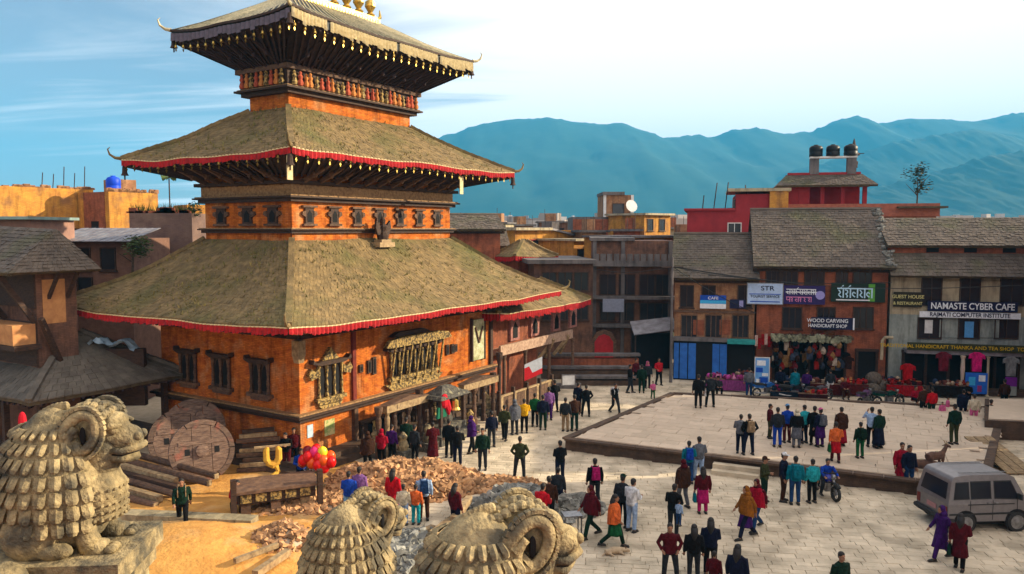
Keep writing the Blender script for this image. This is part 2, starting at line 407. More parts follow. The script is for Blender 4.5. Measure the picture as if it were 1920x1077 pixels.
# platform: brick sided, paved top
def offset_poly(P, d):
    c = sum(P, Vector()) / len(P)
    return [c + (p - c) * (1 - d / (p - c).length) for p in P]
b = MB(); n = 4
inner = offset_poly(PLAT, .0)
b.add([(p.x, p.y, -.05) for p in PLAT] + [(p.x, p.y, .48) for p in PLAT], [(7, 6, 5, 4)] + [(i, (i + 1) % 4, (i + 1) % 4 + 4, i + 4) for i in range(4)])
b.m[0] = 1
platform = b.build('platform', [M['platbrick'], M['paver_pink']], kind='structure')
recalc(platform.data)
ins = offset_poly(PLATG, .5)
pe = PLAT[3] - PLAT[0]
pang = math.atan2(pe.y, pe.x)
pave(platform, M['paver_pink'], lambda x, y: inside(x, y, ins), pang, 1.0, .62, .55, 0)
# edging kerb stones along the two visible sides
kst = [MB().box(-.5, .5, -.17, .17, 0, .09).mesh('kerb_stone', M['platbrick']) for _ in range(1)][0]
for a, c in ((0, 3), (0, 1), (1, 2), (2, 3)):
    A, B = PLAT[a], PLAT[c]; L = (B - A).length; nk = int(L / 1.02); an = math.atan2((B - A).y, (B - A).x)
    for i in range(nk):
        p = A + (B - A) * ((i + .5) / nk)
        o = link('kerb_stone', kst, platform, (p.x, p.y, .475 + rnd.uniform(0, .012)), an + rnd.uniform(-.01, .01)); o.scale = (L / nk * .985, 1, 1)
# steps on the front edge
def on_edge(px):
    A, B = PLAT[0], PLAT[3]
    best = min((abs((960 + FPX * (A + (B - A) * t).x / (A + (B - A) * t).y) - px), t) for t in [i / 400 for i in range(401)])
    return A + (B - A) * best[1]
e0, e1 = on_edge(1352), on_edge(1432)
for k in range(2):
    b = MB(); dn = Vector((math.sin(pang), -math.cos(pang), 0))
    m0 = (e0 + e1) / 2; L = (e1 - e0).length + .2
    b.box(-L / 2, L / 2, -.33, 0, -.05, .36 - k * .18)
    c = m0 + dn * (.17 + .33 * k)
    link('step', b.mesh('step', M['paver']), platform, (c.x, c.y, 0), pang)
# low platform at the far right with a dark parapet wall
Q = [G(1846, 800, .6), G(1846, 758, .6), G(2100, 765, .6), G(2100, 812, .6)]
b = MB(); b.add([(p.x, p.y, -.05) for p in Q] + [(p.x, p.y, .9) for p in Q], [(7, 6, 5, 4)] + [(i, (i + 1) % 4, (i + 1) % 4 + 4, i + 4) for i in range(4)])
o = b.build('stone_terrace', M['platbrick'], label='low dark brick terrace with pale top at the right edge of the square', category='terrace'); recalc(o.data)
b = MB(); b.add([(p.x, p.y, .9) for p in offset_poly(Q, .25)] + [(p.x, p.y, .96) for p in offset_poly(Q, .25)], [(7, 6, 5, 4)] + [(i, (i + 1) % 4, (i + 1) % 4 + 4, i + 4) for i in range(4)])
t_ = b.build('paved_top', M['paver_pink'], o); recalc(t_.data)
# little ramp of planks leaning at the platform's right end
rp = thing('plank_ramp', 'worn pale plank ramp beside the silver van at the platform corner', 'ramp', G(1850, 868, 0))
for i in range(3):
    b = MB(); b.bar((i * .42, -1.7, .06), (i * .42 + .3, 1.9, .62), .38, .05); b.build('plank', M['wood_pale'], rp)

# sandy building ground at the left foreground, uneven
def soil_h(x, y):
    h = 0.03 + 0.10 * (mnoise.noise(Vector((x * .35, y * .35, 3))) + .6) + .035 * mnoise.noise(Vector((x * 1.7, y * 1.7, 1)))
    for (cx, cy, r, a) in ((-9.6, 23.4, 2.6, .55), (-13, 22.6, 2.4, .35), (-6.6, 24.6, 1.3, .3), (-11.6, 26.4, 2.2, .12)):
        d = ((x - cx) ** 2 + (y - cy) ** 2) / (r * r); h += a * math.exp(-d * 1.4)
    e = min(1, max(0, (-4.0 - x) / 1.2)) * min(1, max(0, (33.5 - y) / 3.0)) * min(1, max(0, (y - 18) / 1))
    return -0.04 + h * e
b = MB(); nx, ny = 110, 80; x0, x1, y0, y1 = -24, -3.2, 17, 34
vs = [(x0 + (x1 - x0) * i / nx, y0 + (y1 - y0) * j / ny, 0) for j in range(ny + 1) for i in range(nx + 1)]
vs = [(x, y, soil_h(x, y)) for x, y, _ in vs]
fs = [(j * (nx + 1) + i, j * (nx + 1) + i + 1, (j + 1) * (nx + 1) + i + 1, (j + 1) * (nx + 1) + i) for j in range(ny) for i in range(nx)]
b.add(vs, fs); b.build('bare_ground', M['soil'], smooth=True, kind='structure')

# ================================================================== hills
def ridge(name, pts, Y, thick, base_z=-30, seed=0, rough_amp=1.0):
    "pts: (px,py) skyline of the photograph; a hill with real relief behind it, foot towards the town"
    xs = [p[0] for p in pts]
    def sky_y(px):
        for (a, b) in zip(pts[:-1], pts[1:]):
            if a[0] <= px <= b[0]:
                t = (px - a[0]) / (b[0] - a[0]); t = t * t * (3 - 2 * t) * .5 + t * .5
                return a[1] + (b[1] - a[1]) * t
        return pts[0][1] if px < xs[0] else pts[-1][1]
    nx = 420; ny = 46
    v = []; f = []
    for j in range(ny + 1):
        s = j / ny
        y = Y - thick + thick * 2 * s            # foot ... crest (s=.5) ... back
        for i in range(nx + 1):
            px = xs[0] + (xs[-1] - xs[0]) * i / nx
            P = D(px, sky_y(px), Y); X = P.x
            crest = P.z
            k = 1 - abs(s - .5) * 2
            k = k ** .85
            # spurs and gullies
            rr_ = mnoise.fractal(Vector((X * .0022, y * .0009 + seed, seed)), .7, 2.1, 5)
            gl = (1 - abs(mnoise.noise(Vector((X * .0028 + y * .0012, seed * 3.1, 0))))) * .22
            h = base_z + (crest - base_z) * max(0, k) * (1 + (rr_ * .22 - gl * .7 + .04) * (1 - k) * 1.3)
            if 0.42 < s < 0.62: h += rough_amp * 5 * mnoise.noise(Vector((X * .05, y * .02, 5)))
            h += rough_amp * (4 * mnoise.noise(Vector((X * .03, y * .03, 9))) + 2.5 * mnoise.noise(Vector((X * .1, y * .1, 9)))) * (0.3 + k)
            v.append((X, y, h))
    for j in range(ny):
        for i in range(nx):
            a = j * (nx + 1) + i; f.append((a, a + 1, a + nx + 2, a + nx + 1))
    b = MB(); b.add(v, f); return b.build(name, M['hill'], smooth=True, kind='structure')
ridge('hill', [(-700, 425), (-100, 415), (300, 395), (560, 350), (750, 285), (850, 250), (900, 233), (960, 224), (1030, 221), (1090, 230), (1130, 233), (1165, 230), (1200, 243), (1250, 259), (1310, 253), (1330, 258), (1380, 243), (1420, 240), (1470, 251), (1520, 247), (1570, 226), (1610, 217), (1650, 232), (1700, 223), (1760, 224), (1830, 228), (1900, 213), (2000, 205), (2150, 230), (2500, 300)], 3400, 1500, seed=2)
ridge('hill', [(1000, 430), (1250, 395), (1420, 340), (1520, 312), (1600, 290), (1700, 262), (1830, 243), (1930, 262), (2050, 240), (2300, 300), (2700, 400)], 2600, 800, seed=5)
ridge('hill', [(1350, 430), (1500, 400), (1640, 352), (1760, 320), (1860, 292), (1960, 276), (2100, 262), (2400, 330), (2800, 420)], 1900, 600, seed=8)

# distant town on the valley floor: too many and too small to count
b = MB(); rr = random.Random(11)
for i in range(1500):
    Y = 260 * (8.0 ** rr.random()); px = rr.uniform(600, 2100)
    X = (px - 960) / FPX * Y
    w, d, h = rr.uniform(7, 14), rr.uniform(7, 12), rr.uniform(8, 15)
    top = 10 + Y * rr.uniform(-.003, .016)
    if Y < 500: top = min(top, 13)
    z1 = max(h * .8, top)
    T = Matrix.Translation((X, Y, 0)) @ Matrix.Rotation(rr.uniform(-.6, .6), 4, 'Z')
    b.box(-w / 2, w / 2, -d / 2, d / 2, -2, z1, T)
    if rr.random() < .5: b.box(-w / 4, w / 4, -d / 4, d / 4, z1, z1 + 2.5, T)
b.build('distant_town', mat('far_houses', (0.55, 0.50, 0.45), (0.35, 0.25, 0.2), scale=.02, bump=0, island=.5), kind='stuff')
# ================================================================== pagoda temple
TAZ = math.radians(57.7)
temple = thing('pagoda_temple', 'three tiered brick pagoda temple with mossy tiled roofs and red eave cloth', 'temple', (-9.10, 40.83, 0), TAZ)
Tinv = (Matrix.Translation((-9.10, 40.83, 0)) @ Matrix.Rotation(TAZ, 4, 'Z')).inverted()
def TW(x, y, z=0):
    return Matrix.Translation((-9.10, 40.83, 0)) @ Matrix.Rotation(TAZ, 4, 'Z') @ Vector((x, y, z))

def side_frames(hu, hv, oy=0):
    "(origin, along, outward) for the sides -y, +x, +y, -x; along runs over [-1,1]"
    if oy: return [(o + Vector((0, oy, 0)), a) for o, a in side_frames(hu, hv)]
    return [(Vector((0, -hv, 0)), Vector((hu, 0, 0))), (Vector((hu, 0, 0)), Vector((0, hv, 0))),
            (Vector((0, hv, 0)), Vector((-hu, 0, 0))), (Vector((-hu, 0, 0)), Vector((0, -hv, 0)))]
def hip_surface(E, Tp, sag=.1, lift=.15, wob=.11):
    fe = side_frames(E[0], E[1], E[3] if len(E) > 3 else 0); ft = side_frames(Tp[0], Tp[1])
    def P(k, a, s, off=0.0):
        p = (fe[k][0] + fe[k][1] * a) * (1 - s) + (ft[k][0] + ft[k][1] * a) * s
        z = E[2] + (Tp[2] - E[2]) * s - sag * math.sin(math.pi * s) * (Tp[2] - E[2]) + lift * abs(a) ** 5 * (1 - s) ** 2 + wob * mnoise.noise(Vector((p.x * .45, p.y * .45, E[2])))
        return Vector((p.x, p.y, z + off))
    return P, fe
def hip_roof(parent, E, Tp, thick=.28, sag=.1, lift=.15, tile=(.30, .34), sides=(0, 1, 2, 3), mt=None, seed=1, soffit=None, caps=True, tiles=True, mt_base=None, grass=0):
    P, fe = hip_surface(E, Tp, sag, lift)
    mt = mt or M['tile']
    b = MB(); n, m = 16, 8
    for k in range(4):
        vs = [P(k, -1 + 2 * i / n, j / m) for j in range(m + 1) for i in range(n + 1)]
        b.add(vs, [(j * (n + 1) + i, j * (n + 1) + i + 1, (j + 1) * (n + 1) + i + 1, (j + 1) * (n + 1) + i) for j in range(m) for i in range(n)])
        # eave board
        vs = [P(k, -1 + 2 * i / n, 0, -thick * q) for q in (0, 1) for i in range(n + 1)]
        b.add(vs, [(i + n + 1, i + n + 2, i + 1, i) for i in range(n)])
    roof = b.build('roof', mt_base or M['tile_base'], parent)
    if soffit:
        b = MB()
        S, fs_ = hip_surface((E[0], E[1], E[2] - thick) + tuple(E[3:]), soffit, 0, lift)
        for k in range(4):
            vs = [S(k, -1 + 2 * i / n, j / 2) for j in range(3) for i in range(n + 1)]
            b.add(vs, [(j * (n + 1) + i, (j + 1) * (n + 1) + i, (j + 1) * (n + 1) + i + 1, j * (n + 1) + i + 1) for j in range(2) for i in range(n)])
        b.build('soffit', M['wood_soffit'], roof)
        b = MB()     # rafters
        for k in sides:
            L = fe[k][1].length * 2; q = int(L / .42)
            for i in range(q + 1):
                a = -1 + 2 * i / q
                p0 = S(k, a, 0.02); p1 = S(k, a, 1)
                b.bar(p0 - Vector((0, 0, .07)), p1 - Vector((0, 0, .07)), .09, .1)
        b.build('rafters', M['wood_soffit'], roof, kind='stuff')
    if tiles:
        rr = random.Random(seed); b = MB()
        for k in sides:
            L0 = fe[k][1].length * 2
            slope = (P(k, 0, 1) - P(k, 0, 0)).length
            rows = int(slope / tile[1])
            for j in range(rows):
                s0 = max(0, j / rows - .004) - (.012 if j == 0 else 0); s1 = (j + 1.25) / rows
                s1 = min(1.0, s1)
                Lr = (P(k, 1, s0) - P(k, -1, s0)).length
                q = max(2, int(Lr / tile[0])); off = rr.random() * .5
                aa = [-1] + [min(1, -1 + 2 * (i + off) / q) for i in range(1, q)] + [1]
                for a0, a1 in zip(aa[:-1], aa[1:]):
                    if a1 - a0 < 1e-4: continue
                    g = (a1 - a0) * .035; l = rr.uniform(.03, .055); l2 = rr.uniform(.0, .02)
                    if rr.random() < .02: l += .03
                    dl = rr.uniform(-.015, .015)
                    p = [P(k, a0 + g, s0, l + dl), P(k, a1 - g, s0, l - dl), P(k, a1 - g, s1, .015 + l2), P(k, a0 + g, s1, .015 + l2)]
                    d = [P(k, a0 + g, s0, -.01), P(k, a1 - g, s0, -.01)]
                    b.add(p + d, [(0, 1, 2, 3), (4, 5, 1, 0), (4, 0, 3), (5, 2, 1)])
        b.build('roof_tiles', mt, roof, kind='stuff')
    if grass:
        rr = random.Random(seed + 50); b = MB()
        for i in range(grass):
            k = rr.choice(sides); a = rr.uniform(-1, 1); s_ = rr.random() ** 1.3 * .98; p = P(k, a, s_, .05)
            if mnoise.noise(Vector((p.x * .5, p.y * .5, 7))) < rr.uniform(-.4, .3): continue
            for q_ in range(3):
                d = Vector((rr.uniform(-.09, .09), rr.uniform(-.09, .09), rr.uniform(.07, .2))); w = Vector((rr.uniform(-.03, .03), rr.uniform(-.03, .03), 0))
                b.add([p - w, p + w, p + d], [(0, 1, 2)])
        b.build('roof_grass', mat('dry_roof_grass', (.30, .22, .07), (.12, .13, .035), scale=1.5, bump=0, island=.4), roof, kind='stuff')
    if caps:
        for k in range(4):
            p = [P(k, 1, j / 14, .06) for j in range(15)]
            b = MB()
            for i in range(14):
                q = p[i] * .97 + p[i + 1] * .03
                b.bar(p[i], p[i + 1] + Vector((0, 0, .03)), .26, .16)
            b.build('hip_ridge', mt, roof)
    return roof, P, fe
def corner_horn(parent, p, out, mt):
    b = MB(); o = Vector(out).normalized()
    b.tube([p, p + o * .28 + Vector((0, 0, .03)), p + o * .5 + Vector((0, 0, .18)), p + o * .58 + Vector((0, 0, .42)), p + o * .48 + Vector((0, 0, .52))], [.1, .075, .055, .035, .015], n=6)
    return b.build('corner_finial', mt, parent)
def ring_band(b, hu, hv, z0, z1, t):
    "square frame band projecting t beyond the wall rectangle"
    b.box(-hu - t, hu + t, -hv - t, -hv, z0, z1); b.box(-hu - t, hu + t, hv, hv + t, z0, z1)
    b.box(-hu - t, -hu, -hv + .001, hv - .001, z0 + .001, z1 - .001); b.box(hu, hu + t, -hv + .001, hv - .001, z0 + .001, z1 - .001)
def cornice(parent, hu, hv, z, h, t, mt='wood', name='cornice', lip=True, mt2=None):
    b = MB(); ring_band(b, hu, hv, z, z + h * .55, t * .55); ring_band(b, hu, hv, z + h * .55 + .002, z + h * .82, t)
    o = b.build(name, M[mt], parent)
    if lip:
        b = MB(); ring_band(b, hu, hv, z + h * .82 + .002, z + h, t * .8); b.build('moulding', M[mt2 or 'wood_band'], o)
    return o
def valance(parent, P, fe, mt, E, drop=.24, top=-.2, sides=(0, 1, 2, 3), step=.22, trim=None, skip=None, name='valance', seed=2, outset=.03):
    rr = random.Random(seed)
    for k in sides:
        b = MB(); t = MB()
        L = fe[k][1].length * 2; n = int(L / step); out = Vector((0, -1, 0) if k == 0 else (1, 0, 0) if k == 1 else (0, 1, 0) if k == 2 else (-1, 0, 0)) * outset
        for i in range(n):
            a0 = -1 + 2 * i / n; a1 = -1 + 2 * (i + 1) / n
            if skip and skip(k, (a0 + a1) / 2): continue
            am = (a0 + a1) / 2; dz = drop * rr.uniform(.8, 1.15)
            p0 = P(k, a0, 0, top) + out; p1 = P(k, a1, 0, top) + out; pm = P(k, am, 0, top) + out * 2.6
            q0 = p0 - Vector((0, 0, dz * .86)); q1 = p1 - Vector((0, 0, dz * .86)); qm = pm - Vector((0, 0, dz)) + out * rr.uniform(0, 1)
            b.add([p0, pm, p1, q1, qm, q0], [(0, 5, 4, 1), (1, 4, 3, 2)])
            if trim:
                h = Vector((0, 0, .05))
                t.add([p0 + out * .1 + h, pm + out * .1 + h, p1 + out * .1 + h, p1 + out * .1, pm + out * .1, p0 + out * .1], [(0, 5, 4, 1), (1, 4, 3, 2)])
        o = b.build(name, mt, parent)
        if trim: t.build('cloth_trim', trim, o)

# ---- plinth and first storey
W1 = (7.13, 4.75)
b = MB(); ring = [(1.25, 0, .22), (.85, .22, .44)]
for t, z0, z1 in ring: b.box(-W1[0] - t, W1[0] + t, -W1[1] - t, W1[1] + t, z0 - .05, z1)
b.build('plinth', M['wood_mid'] if False else M['platbrick'], temple)
b = MB(); b.box(-W1[0], W1[0], -W1[1], W1[1], .40, 6.6)
b.build('wall', M['orange'], temple)
cornice(temple, *W1, 1.93, .34, .42, name='ledge')
b = MB(); b.box(-W1[0] + 3.4, W1[0] + .02, -W1[1] - .22, -W1[1], 1.12, 1.24); b.build('ledge', M['wood'], temple)
# beams under the first eave
for z, t in ((5.42, .16), (5.78, .30)):
    b = MB(); ring_band(b, *W1, z, z + .2, t); b.build('beam', M['wood'], temple)
b = MB(); ring_band(b, *W1, 5.63, 5.76, .22); b.build('beam', M['wood_band'], temple)
# vertical red posts and pale corner bracket
def wx(px):   # local x on the lit face for a picture column
    best = None
    for i in range(600):
        x = -W1[0] + 2 * W1[0] * i / 600; p = TW(x, -W1[1]); q = abs(960 + FPX * p.x / p.y - px)
        if best is None or q < best[0]: best = (q, x)
    return best[1]
xp = wx(658)
b = MB(); b.box(xp - .11, xp + .11, -W1[1] - .13, -W1[1], 2.30, 5.40); b.build('post', mat('oxblood_wood', (.20, .03, .02), (.12, .02, .015), scale=4), temple)
b = MB(); b.box(xp - .12, xp + .12, -W1[1] - .2, -W1[1], .42, 1.9); b.build('post', M['wood_mid'], temple)
b = MB(); b.box(-W1[0] - .28, -W1[0] + .12, -W1[1] - .28, -W1[1] + .12, 4.75, 5.4); b.box(-W1[0] - .22, -W1[0] + .06, -W1[1] - .22, -W1[1] + .06, 4.45, 4.75, tx=-.05, ty=-.05)
b.build('corner_bracket', M['wood_pale'], temple)
b = MB(); b.box(W1[0] - .1, W1[0] + .13, -W1[1] - .14, -W1[1], 2.3, 5.4); b.build('post', M['wood'], temple)

def carved_window(cx, z0, w, h, bays, y=-W1[1], face='y', cornice_w=1.6, rise=0, parent=None, name='carved_window', gilt=True):
    "a Newar carved window: bays painted shade-black, colonnettes, sill and a wide lintel with turned up ends"
    X = Matrix.Translation((cx, y, z0)) if face == 'y' else Matrix.Translation((y, cx, z0)) @ Matrix.Rotation(R(-90), 4, 'Z')
    parent = parent or temple
    b = MB(); b.X = X
    b.box(-w / 2, w / 2, -.06, 0, 0, h)
    o = b.build(name, M['wood'], parent)
    bw = w / bays
    for i in range(bays):
        c = -w / 2 + bw * (i + .5)
        q = MB(); q.X = X; q.prism([(c - bw * .3, h * .08), (c + bw * .3, h * .08), (c + bw * .3, h * .66), (c + bw * .15, h * .84), (c, h * .9), (c - bw * .15, h * .84), (c - bw * .3, h * .66)], -.075, -.05)
        q.build('opening', M['black'], o)  # black panel stands for the shade inside the bay
    for i in range(bays + 1):
        c = -w / 2 + bw * i
        q = MB(); q.X = X
        q.lathe([(.07, 0), (.09, .06), (.05, h * .2), (.075, h * .35), (.045, h * .55), (.075, h * .8), (.1, h)], n=6, c=(c, -.12, 0))
        q.build('column', M['wood_gilt'] if gilt else M['wood_mid'], o)
    q = MB(); q.X = X     # lintel with flared ends
    lw = w * cornice_w / 2
    q.prism([(-lw, h + .10), (-lw * .96, h + .28), (-lw * .8, h + .12), (-w / 2, h + .16), (w / 2, h + .16), (lw * .8, h + .12), (lw * .96, h + .28), (lw, h + .10), (w / 2, h - .02), (-w / 2, h - .02)], -.3, 0)
    q.build('lintel', M['wood'], o)
    q = MB(); q.X = X
    q.box(-w / 2 - .2, w / 2 + .2, -.24, 0, -.16, 0, tx=0); q.box(-w / 2, w / 2, -.16, 0, -.3, -.162, tx=-.06)
    q.build('sill', M['wood_gilt'] if gilt else M['wood_mid'], o)
    return o
# left bay: triple window with scroll wings
xc = wx(612)
o = carved_window(xc, 2.75, 1.35, 1.45, 3, cornice_w=1.7)
for sx in (-1, 1):
    q = MB(); q.X = Matrix.Translation((xc, -W1[1], 2.75))
    q.prism([(sx * .75, .95), (sx * 1.15, .85), (sx * 1.3, 1.1), (sx * 1.15, 1.35), (sx * .95, 1.2), (sx * .75, 1.3)][::(1 if sx > 0 else -1)], -.2, -.0)
    q.build('side_wing', M['wood_gilt'], o)
q = MB(); q.X = Matrix.Translation((xc, -W1[1], 2.75)); q.prism([(-.5, 1.62), (0, 2.15), (.5, 1.62)][::-1], -.18, 0); q.build('pediment', M['wood_gilt'], o)
q = MB(); q.X = Matrix.Translation((xc, -W1[1], 2.75)); q.prism([(-.7, -.34), (.7, -.34), (.35, -.62), (-.35, -.62)][::-1], -.14, 0); q.build('apron', M['wood_gilt'], o)
# main five bay window with gilt canopy
xm = wx(772); wm = wx(826) - wx(706)
o = carved_window(xm, 2.9, wm * .72, 1.25, 6, cornice_w=1.25)
q = MB(); q.X = Matrix.Translation((xm, -W1[1], 2.9))
q.prism([(-wm * .52, 1.55), (-wm * .46, 1.85), (-wm * .3, 1.95), (wm * .30, 1.95), (wm * .46, 1.85), (wm * .52, 1.55), (wm * .42, 1.5), (-wm * .42, 1.5)], -.55, -.31); q.build('canopy', M['wood_gilt'], o)
q = MB(); q.X = Matrix.Translation((xm, -W1[1], 2.9)); q.prism([(-wm * .40, 1.98), (wm * .2, 1.98), (wm * .1, 2.18), (-wm * .3, 2.18)], -.4, -.1); q.build('canopy_crest', M['wood'], o)
q = MB(); q.X = Matrix.Translation((xm, -W1[1], 2.9)); q.prism([(-wm * .45, -.32), (wm * .45, -.32), (wm * .36, -.62), (-wm * .36, -.62)][::-1], -.2, 0); q.build('apron', M['wood_gilt'], o)
for i in range(7):
    q = MB(); q.X = Matrix.Translation((xm - wm * .38 + wm * .127 * i, -W1[1], 2.9)); q.bar((0, -.18, -.35), (0, -.5, 1.5), .08); q.build('prop', M['wood_gilt'], o)
for px, hgt in ((688, .6), (697, .8), (836, .55), (846, .5), (672, .35), (852, .4)):
    x_ = wx(px); q = MB(); q.box(x_ - .12, x_ + .12, -W1[1] - .1, -W1[1], 3.3 - hgt / 2 + .35, 3.3 + hgt / 2 + .35); w_ = q.build('small_window', M['wood'], temple)
    q = MB(); q.box(x_ - .06, x_ + .06, -W1[1] - .12, -W1[1] - .1, 3.3 - hgt / 2 + .43, 3.3 + hgt / 2 + .27); q.build('opening', M['black'], w_)
# white carved panel
x_ = wx(893); q = MB(); q.box(x_ - .55, x_ + .55, -W1[1] - .14, -W1[1], 2.75, 5.0); w_ = q.build('carved_panel', mat('pale_lime_panel', (.62, .60, .40), (.30, .30, .14), scale=3, bump=.8, bscale=9), temple)
for s in (-1, 1):
    q = MB(); q.bar((x_ + s * .35, -W1[1] - .17, 4.6), (x_, -W1[1] - .17, 3.7), .09, .07); q.build('relief', M['wood_mid'], w_)
    q = MB(); q.box(x_ + s * .6 - .05, x_ + s * .6 + .05, -W1[1] - .18, -W1[1], 2.7, 5.1); q.build('frame', M['wood'], w_)
# rope and notice on the lower wall, electrical box, poster
x_ = wx(575); q = MB(); q.box(x_ - .16, x_ + .16, -W1[1] - .03, -W1[1], 1.15, 1.7); q.build('poster', paint('pale_blue_poster', (.72, .80, .86)), temple)
x_ = wx(612); q = MB(); q.box(x_ - .3, x_ + .3, -W1[1] - .02, -W1[1], 1.0, 1.7); q.build('wall_painting', mat('faded_mural', (.55, .45, .2), (.25, .32, .1), scale=5, thr=(.45, .55)), temple)
# lower row behind the shrine: black panels for shaded openings, with posts
for px in (690, 712, 736, 760, 790, 815, 850, 880, 905):
    x_ = wx(px); q = MB(); q.box(x_ - .32, x_ + .32, -W1[1] - .07, -W1[1], .45, 1.08); w_ = q.build('grille', M['wood'], temple)
    q = MB(); q.box(x_ - .24, x_ + .24, -W1[1] - .09, -W1[1] - .071, .52, 1.0); q.build('opening', M['black'], w_)
# dark timber arcade along the lower right part of the lit face
q = MB(); xa, xb = wx(668), W1[0] - .1; q.box(xa, xb, -W1[1] - .06, -W1[1], .445, 1.11); q.build('arcade_board', M['wood'], temple)
for i in range(15):
    x = xa + (xb - xa) * i / 14; q = MB(); q.lathe([(.1, 0), (.07, .12), (.09, .35), (.05, .5), (.1, .66)], n=6, c=(x, -W1[1] - .24, .45)); q.build('colonnette', M['wood_gilt'] if i % 3 == 1 else M['wood'], temple)
# windows in the shaded face
for yy in (-2.6, -.2, 2.4):
    o = carved_window(-yy, 2.9, 1.1, 1.35, 2, y=-W1[0], face='x', cornice_w=1.5, gilt=False)

# ---- roofs
E1 = (10.25, 8.1, 6.37, .44); T1 = (5.83, 3.03, 9.48)
roof1, P1, f1 = hip_roof(temple, E1, T1, .26, .07, .12, (.20, .22), grass=2600, seed=3, soffit=(W1[0] + .3, W1[1] + .3, 6.35))
valance(roof1, P1, f1, M['red_cloth'], E1, drop=.27, top=-.10, trim=M['white_cloth'], seed=3)
W2 = (5.76, 2.98)
b = MB(); b.box(-W2[0], W2[0], -W2[1], W2[1], 9.2, 13.0); b.build('wall', M['orange'], temple)
cornice(temple, *W2, 9.82, .24, .28, name='ledge'); cornice(temple, *W2, 11.22, .30, .42)
b = MB(); ring_band(b, *W2, 11.53, 11.98, .12); b.build('carved_band', M['wood_band'], temple)
b = MB(); ring_band(b, *W2, 11.99, 12.15, .35); b.build('beam', M['wood'], temple)
E2 = (8.19, 5.73, 13.15); T2 = (4.36, 1.35, 15.62)
roof2, P2, f2 = hip_roof(temple, E2, T2, .24, .05, .12, (.20, .22), grass=1300, seed=4, soffit=(W2[0] + .4, W2[1] + .4, 12.4))
valance(roof2, P2, f2, M['red_cloth'], E2, drop=.27, top=-.06, trim=M['white_cloth'], seed=5)
W3 = (4.33, 1.33)
b = MB(); b.box(-W3[0], W3[0], -W3[1], W3[1], 15.3, 19.0); b.build('wall', M['orange'], temple)
cornice(temple, *W3, 16.25, .34, .52, name='balcony_ledge')
b = MB(); ring_band(b, *W3, 16.62, 17.38, .30); b.build('frieze_board', M['wood'], temple)
b = MB(); ring_band(b, W3[0] + .3, W3[1] + .3, 17.30, 17.52, .16); b.build('beam', M['wood_mid'], temple)
# frieze: small carved figures and arches along the balcony, in gilt, ochre and red
rr = random.Random(5)
fig = MB(); fig.lathe([(.10, 0), (.13, .12), (.07, .3), (.11, .42), (.05, .52), (.07, .6), (.02, .68)], n=6)
figm = [fig.mesh('carved_figure', M['wood_gilt']), fig.mesh('carved_figure', mat('ochre_figure', (.62, .25, .06), (.4, .14, .04), scale=6)), fig.mesh('carved_figure', mat('red_figure', (.5, .1, .05), (.3, .06, .03), scale=6))]
for i in range(26):
    x = -W3[0] - .2 + (2 * W3[0] + .4) * (i + .5) / 26; link('carved_figure', figm[(i * 7 // 3) % 3], temple, (x + rr.uniform(-.05, .05), -W3[1] - .42, 16.60)).scale = (rr.uniform(1.0, 1.5), 1, rr.uniform(.8, 1.02))
for i in range(9):
    y = -W3[1] - .2 + (2 * W3[1] + .4) * (i + .5) / 9; link('carved_figure', figm[i % 3], temple, (-W3[0] - .42, y, 16.62)).scale = (1, 1.2, 1.02)
E3 = (6.54, 4.03, 19.10); T3 = (3.0, .12, 21.2)
roof3, P3, f3 = hip_roof(temple, E3, T3, .42, .02, .20, seed=5, soffit=(W3[0] + .32, W3[1] + .32, 17.6), tiles=False, caps=False, mt_base=M['metal_roof'])
for k in range(4):          # standing ribs of the gilt sheet roof
    L = f3[k][1].length * 2; n = int(L / .42)
    for i in range(n + 1):
        a = -1 + 2 * i / n
        bb = MB(); p = [P3(k, a, s / 4, .03) for s in range(5)]
        bb.tube(p, .030, n=6); bb.build('roof_rib', M['metal_rib'], roof3)
# fascia edge and cream cloth
bb = MB()
for k in range(4):
    o_ = f3[k][0].normalized() * .05
    for i in range(12):
        a0, a1 = -1 + i / 6, -1 + (i + 1) / 6
        bb.bar(P3(k, a0, 0, -.0) + o_, P3(k, a1, 0, -.0) + o_, .10, .10)
bb.build('eave_roll', M['wood'], roof3)
valance(roof3, P3, f3, M['white_cloth'], E3, drop=.52, top=-.07, sides=(0, 1), step=.20, skip=lambda k, a: (-.70 < a < -.66) or (.02 < a < .05) or (.5 < a < .53), seed=8, outset=.05)
valance(roof3, P3, f3, mat('shaded_cream_cloth', (.13, .11, .15), (.09, .08, .1), scale=6), E3, drop=.4, top=-.12, sides=(2, 3), step=.3, seed=9, outset=.05)  # same fringe on the unlit sides, shade painted in as grey-purple
# wind bells fringe under left half and lit side
bell = MB(); bell.lathe([(.015, .16), (.05, .12), (.06, .03), (.085, 0)], n=7); bell.bar((0, 0, .16), (0, 0, .3), .012); bell.prism([(-.05, -.1), (0, -.2), (.05, -.1), (0, 0)], -.004, .004)
bm_ = bell.mesh('wind_bell', M['gilt'])
for P_, f_, dz, n_ in ((P3, f3, -.80, (22, 14)), (P2, f2, -.42, (26, 18))):
    for k, n in ((0, n_[0]), (3, n_[1])):
        for i in range(n + 1):
            a = -1 + 2 * i / n; p = P_(k, a * .97, 0.02, dz); link('wind_bell', bm_, roof3 if P_ is P3 else roof2, p)
for P_, rf, mt in ((P1, roof1, 'tile'), (P2, roof2, 'tile'), (P3, roof3, 'metal_rib')):
    for k in range(4):
        p = P_(k, 1, 0, .02); corner_horn(rf, p, (p.x, p.y, 0), M[mt])
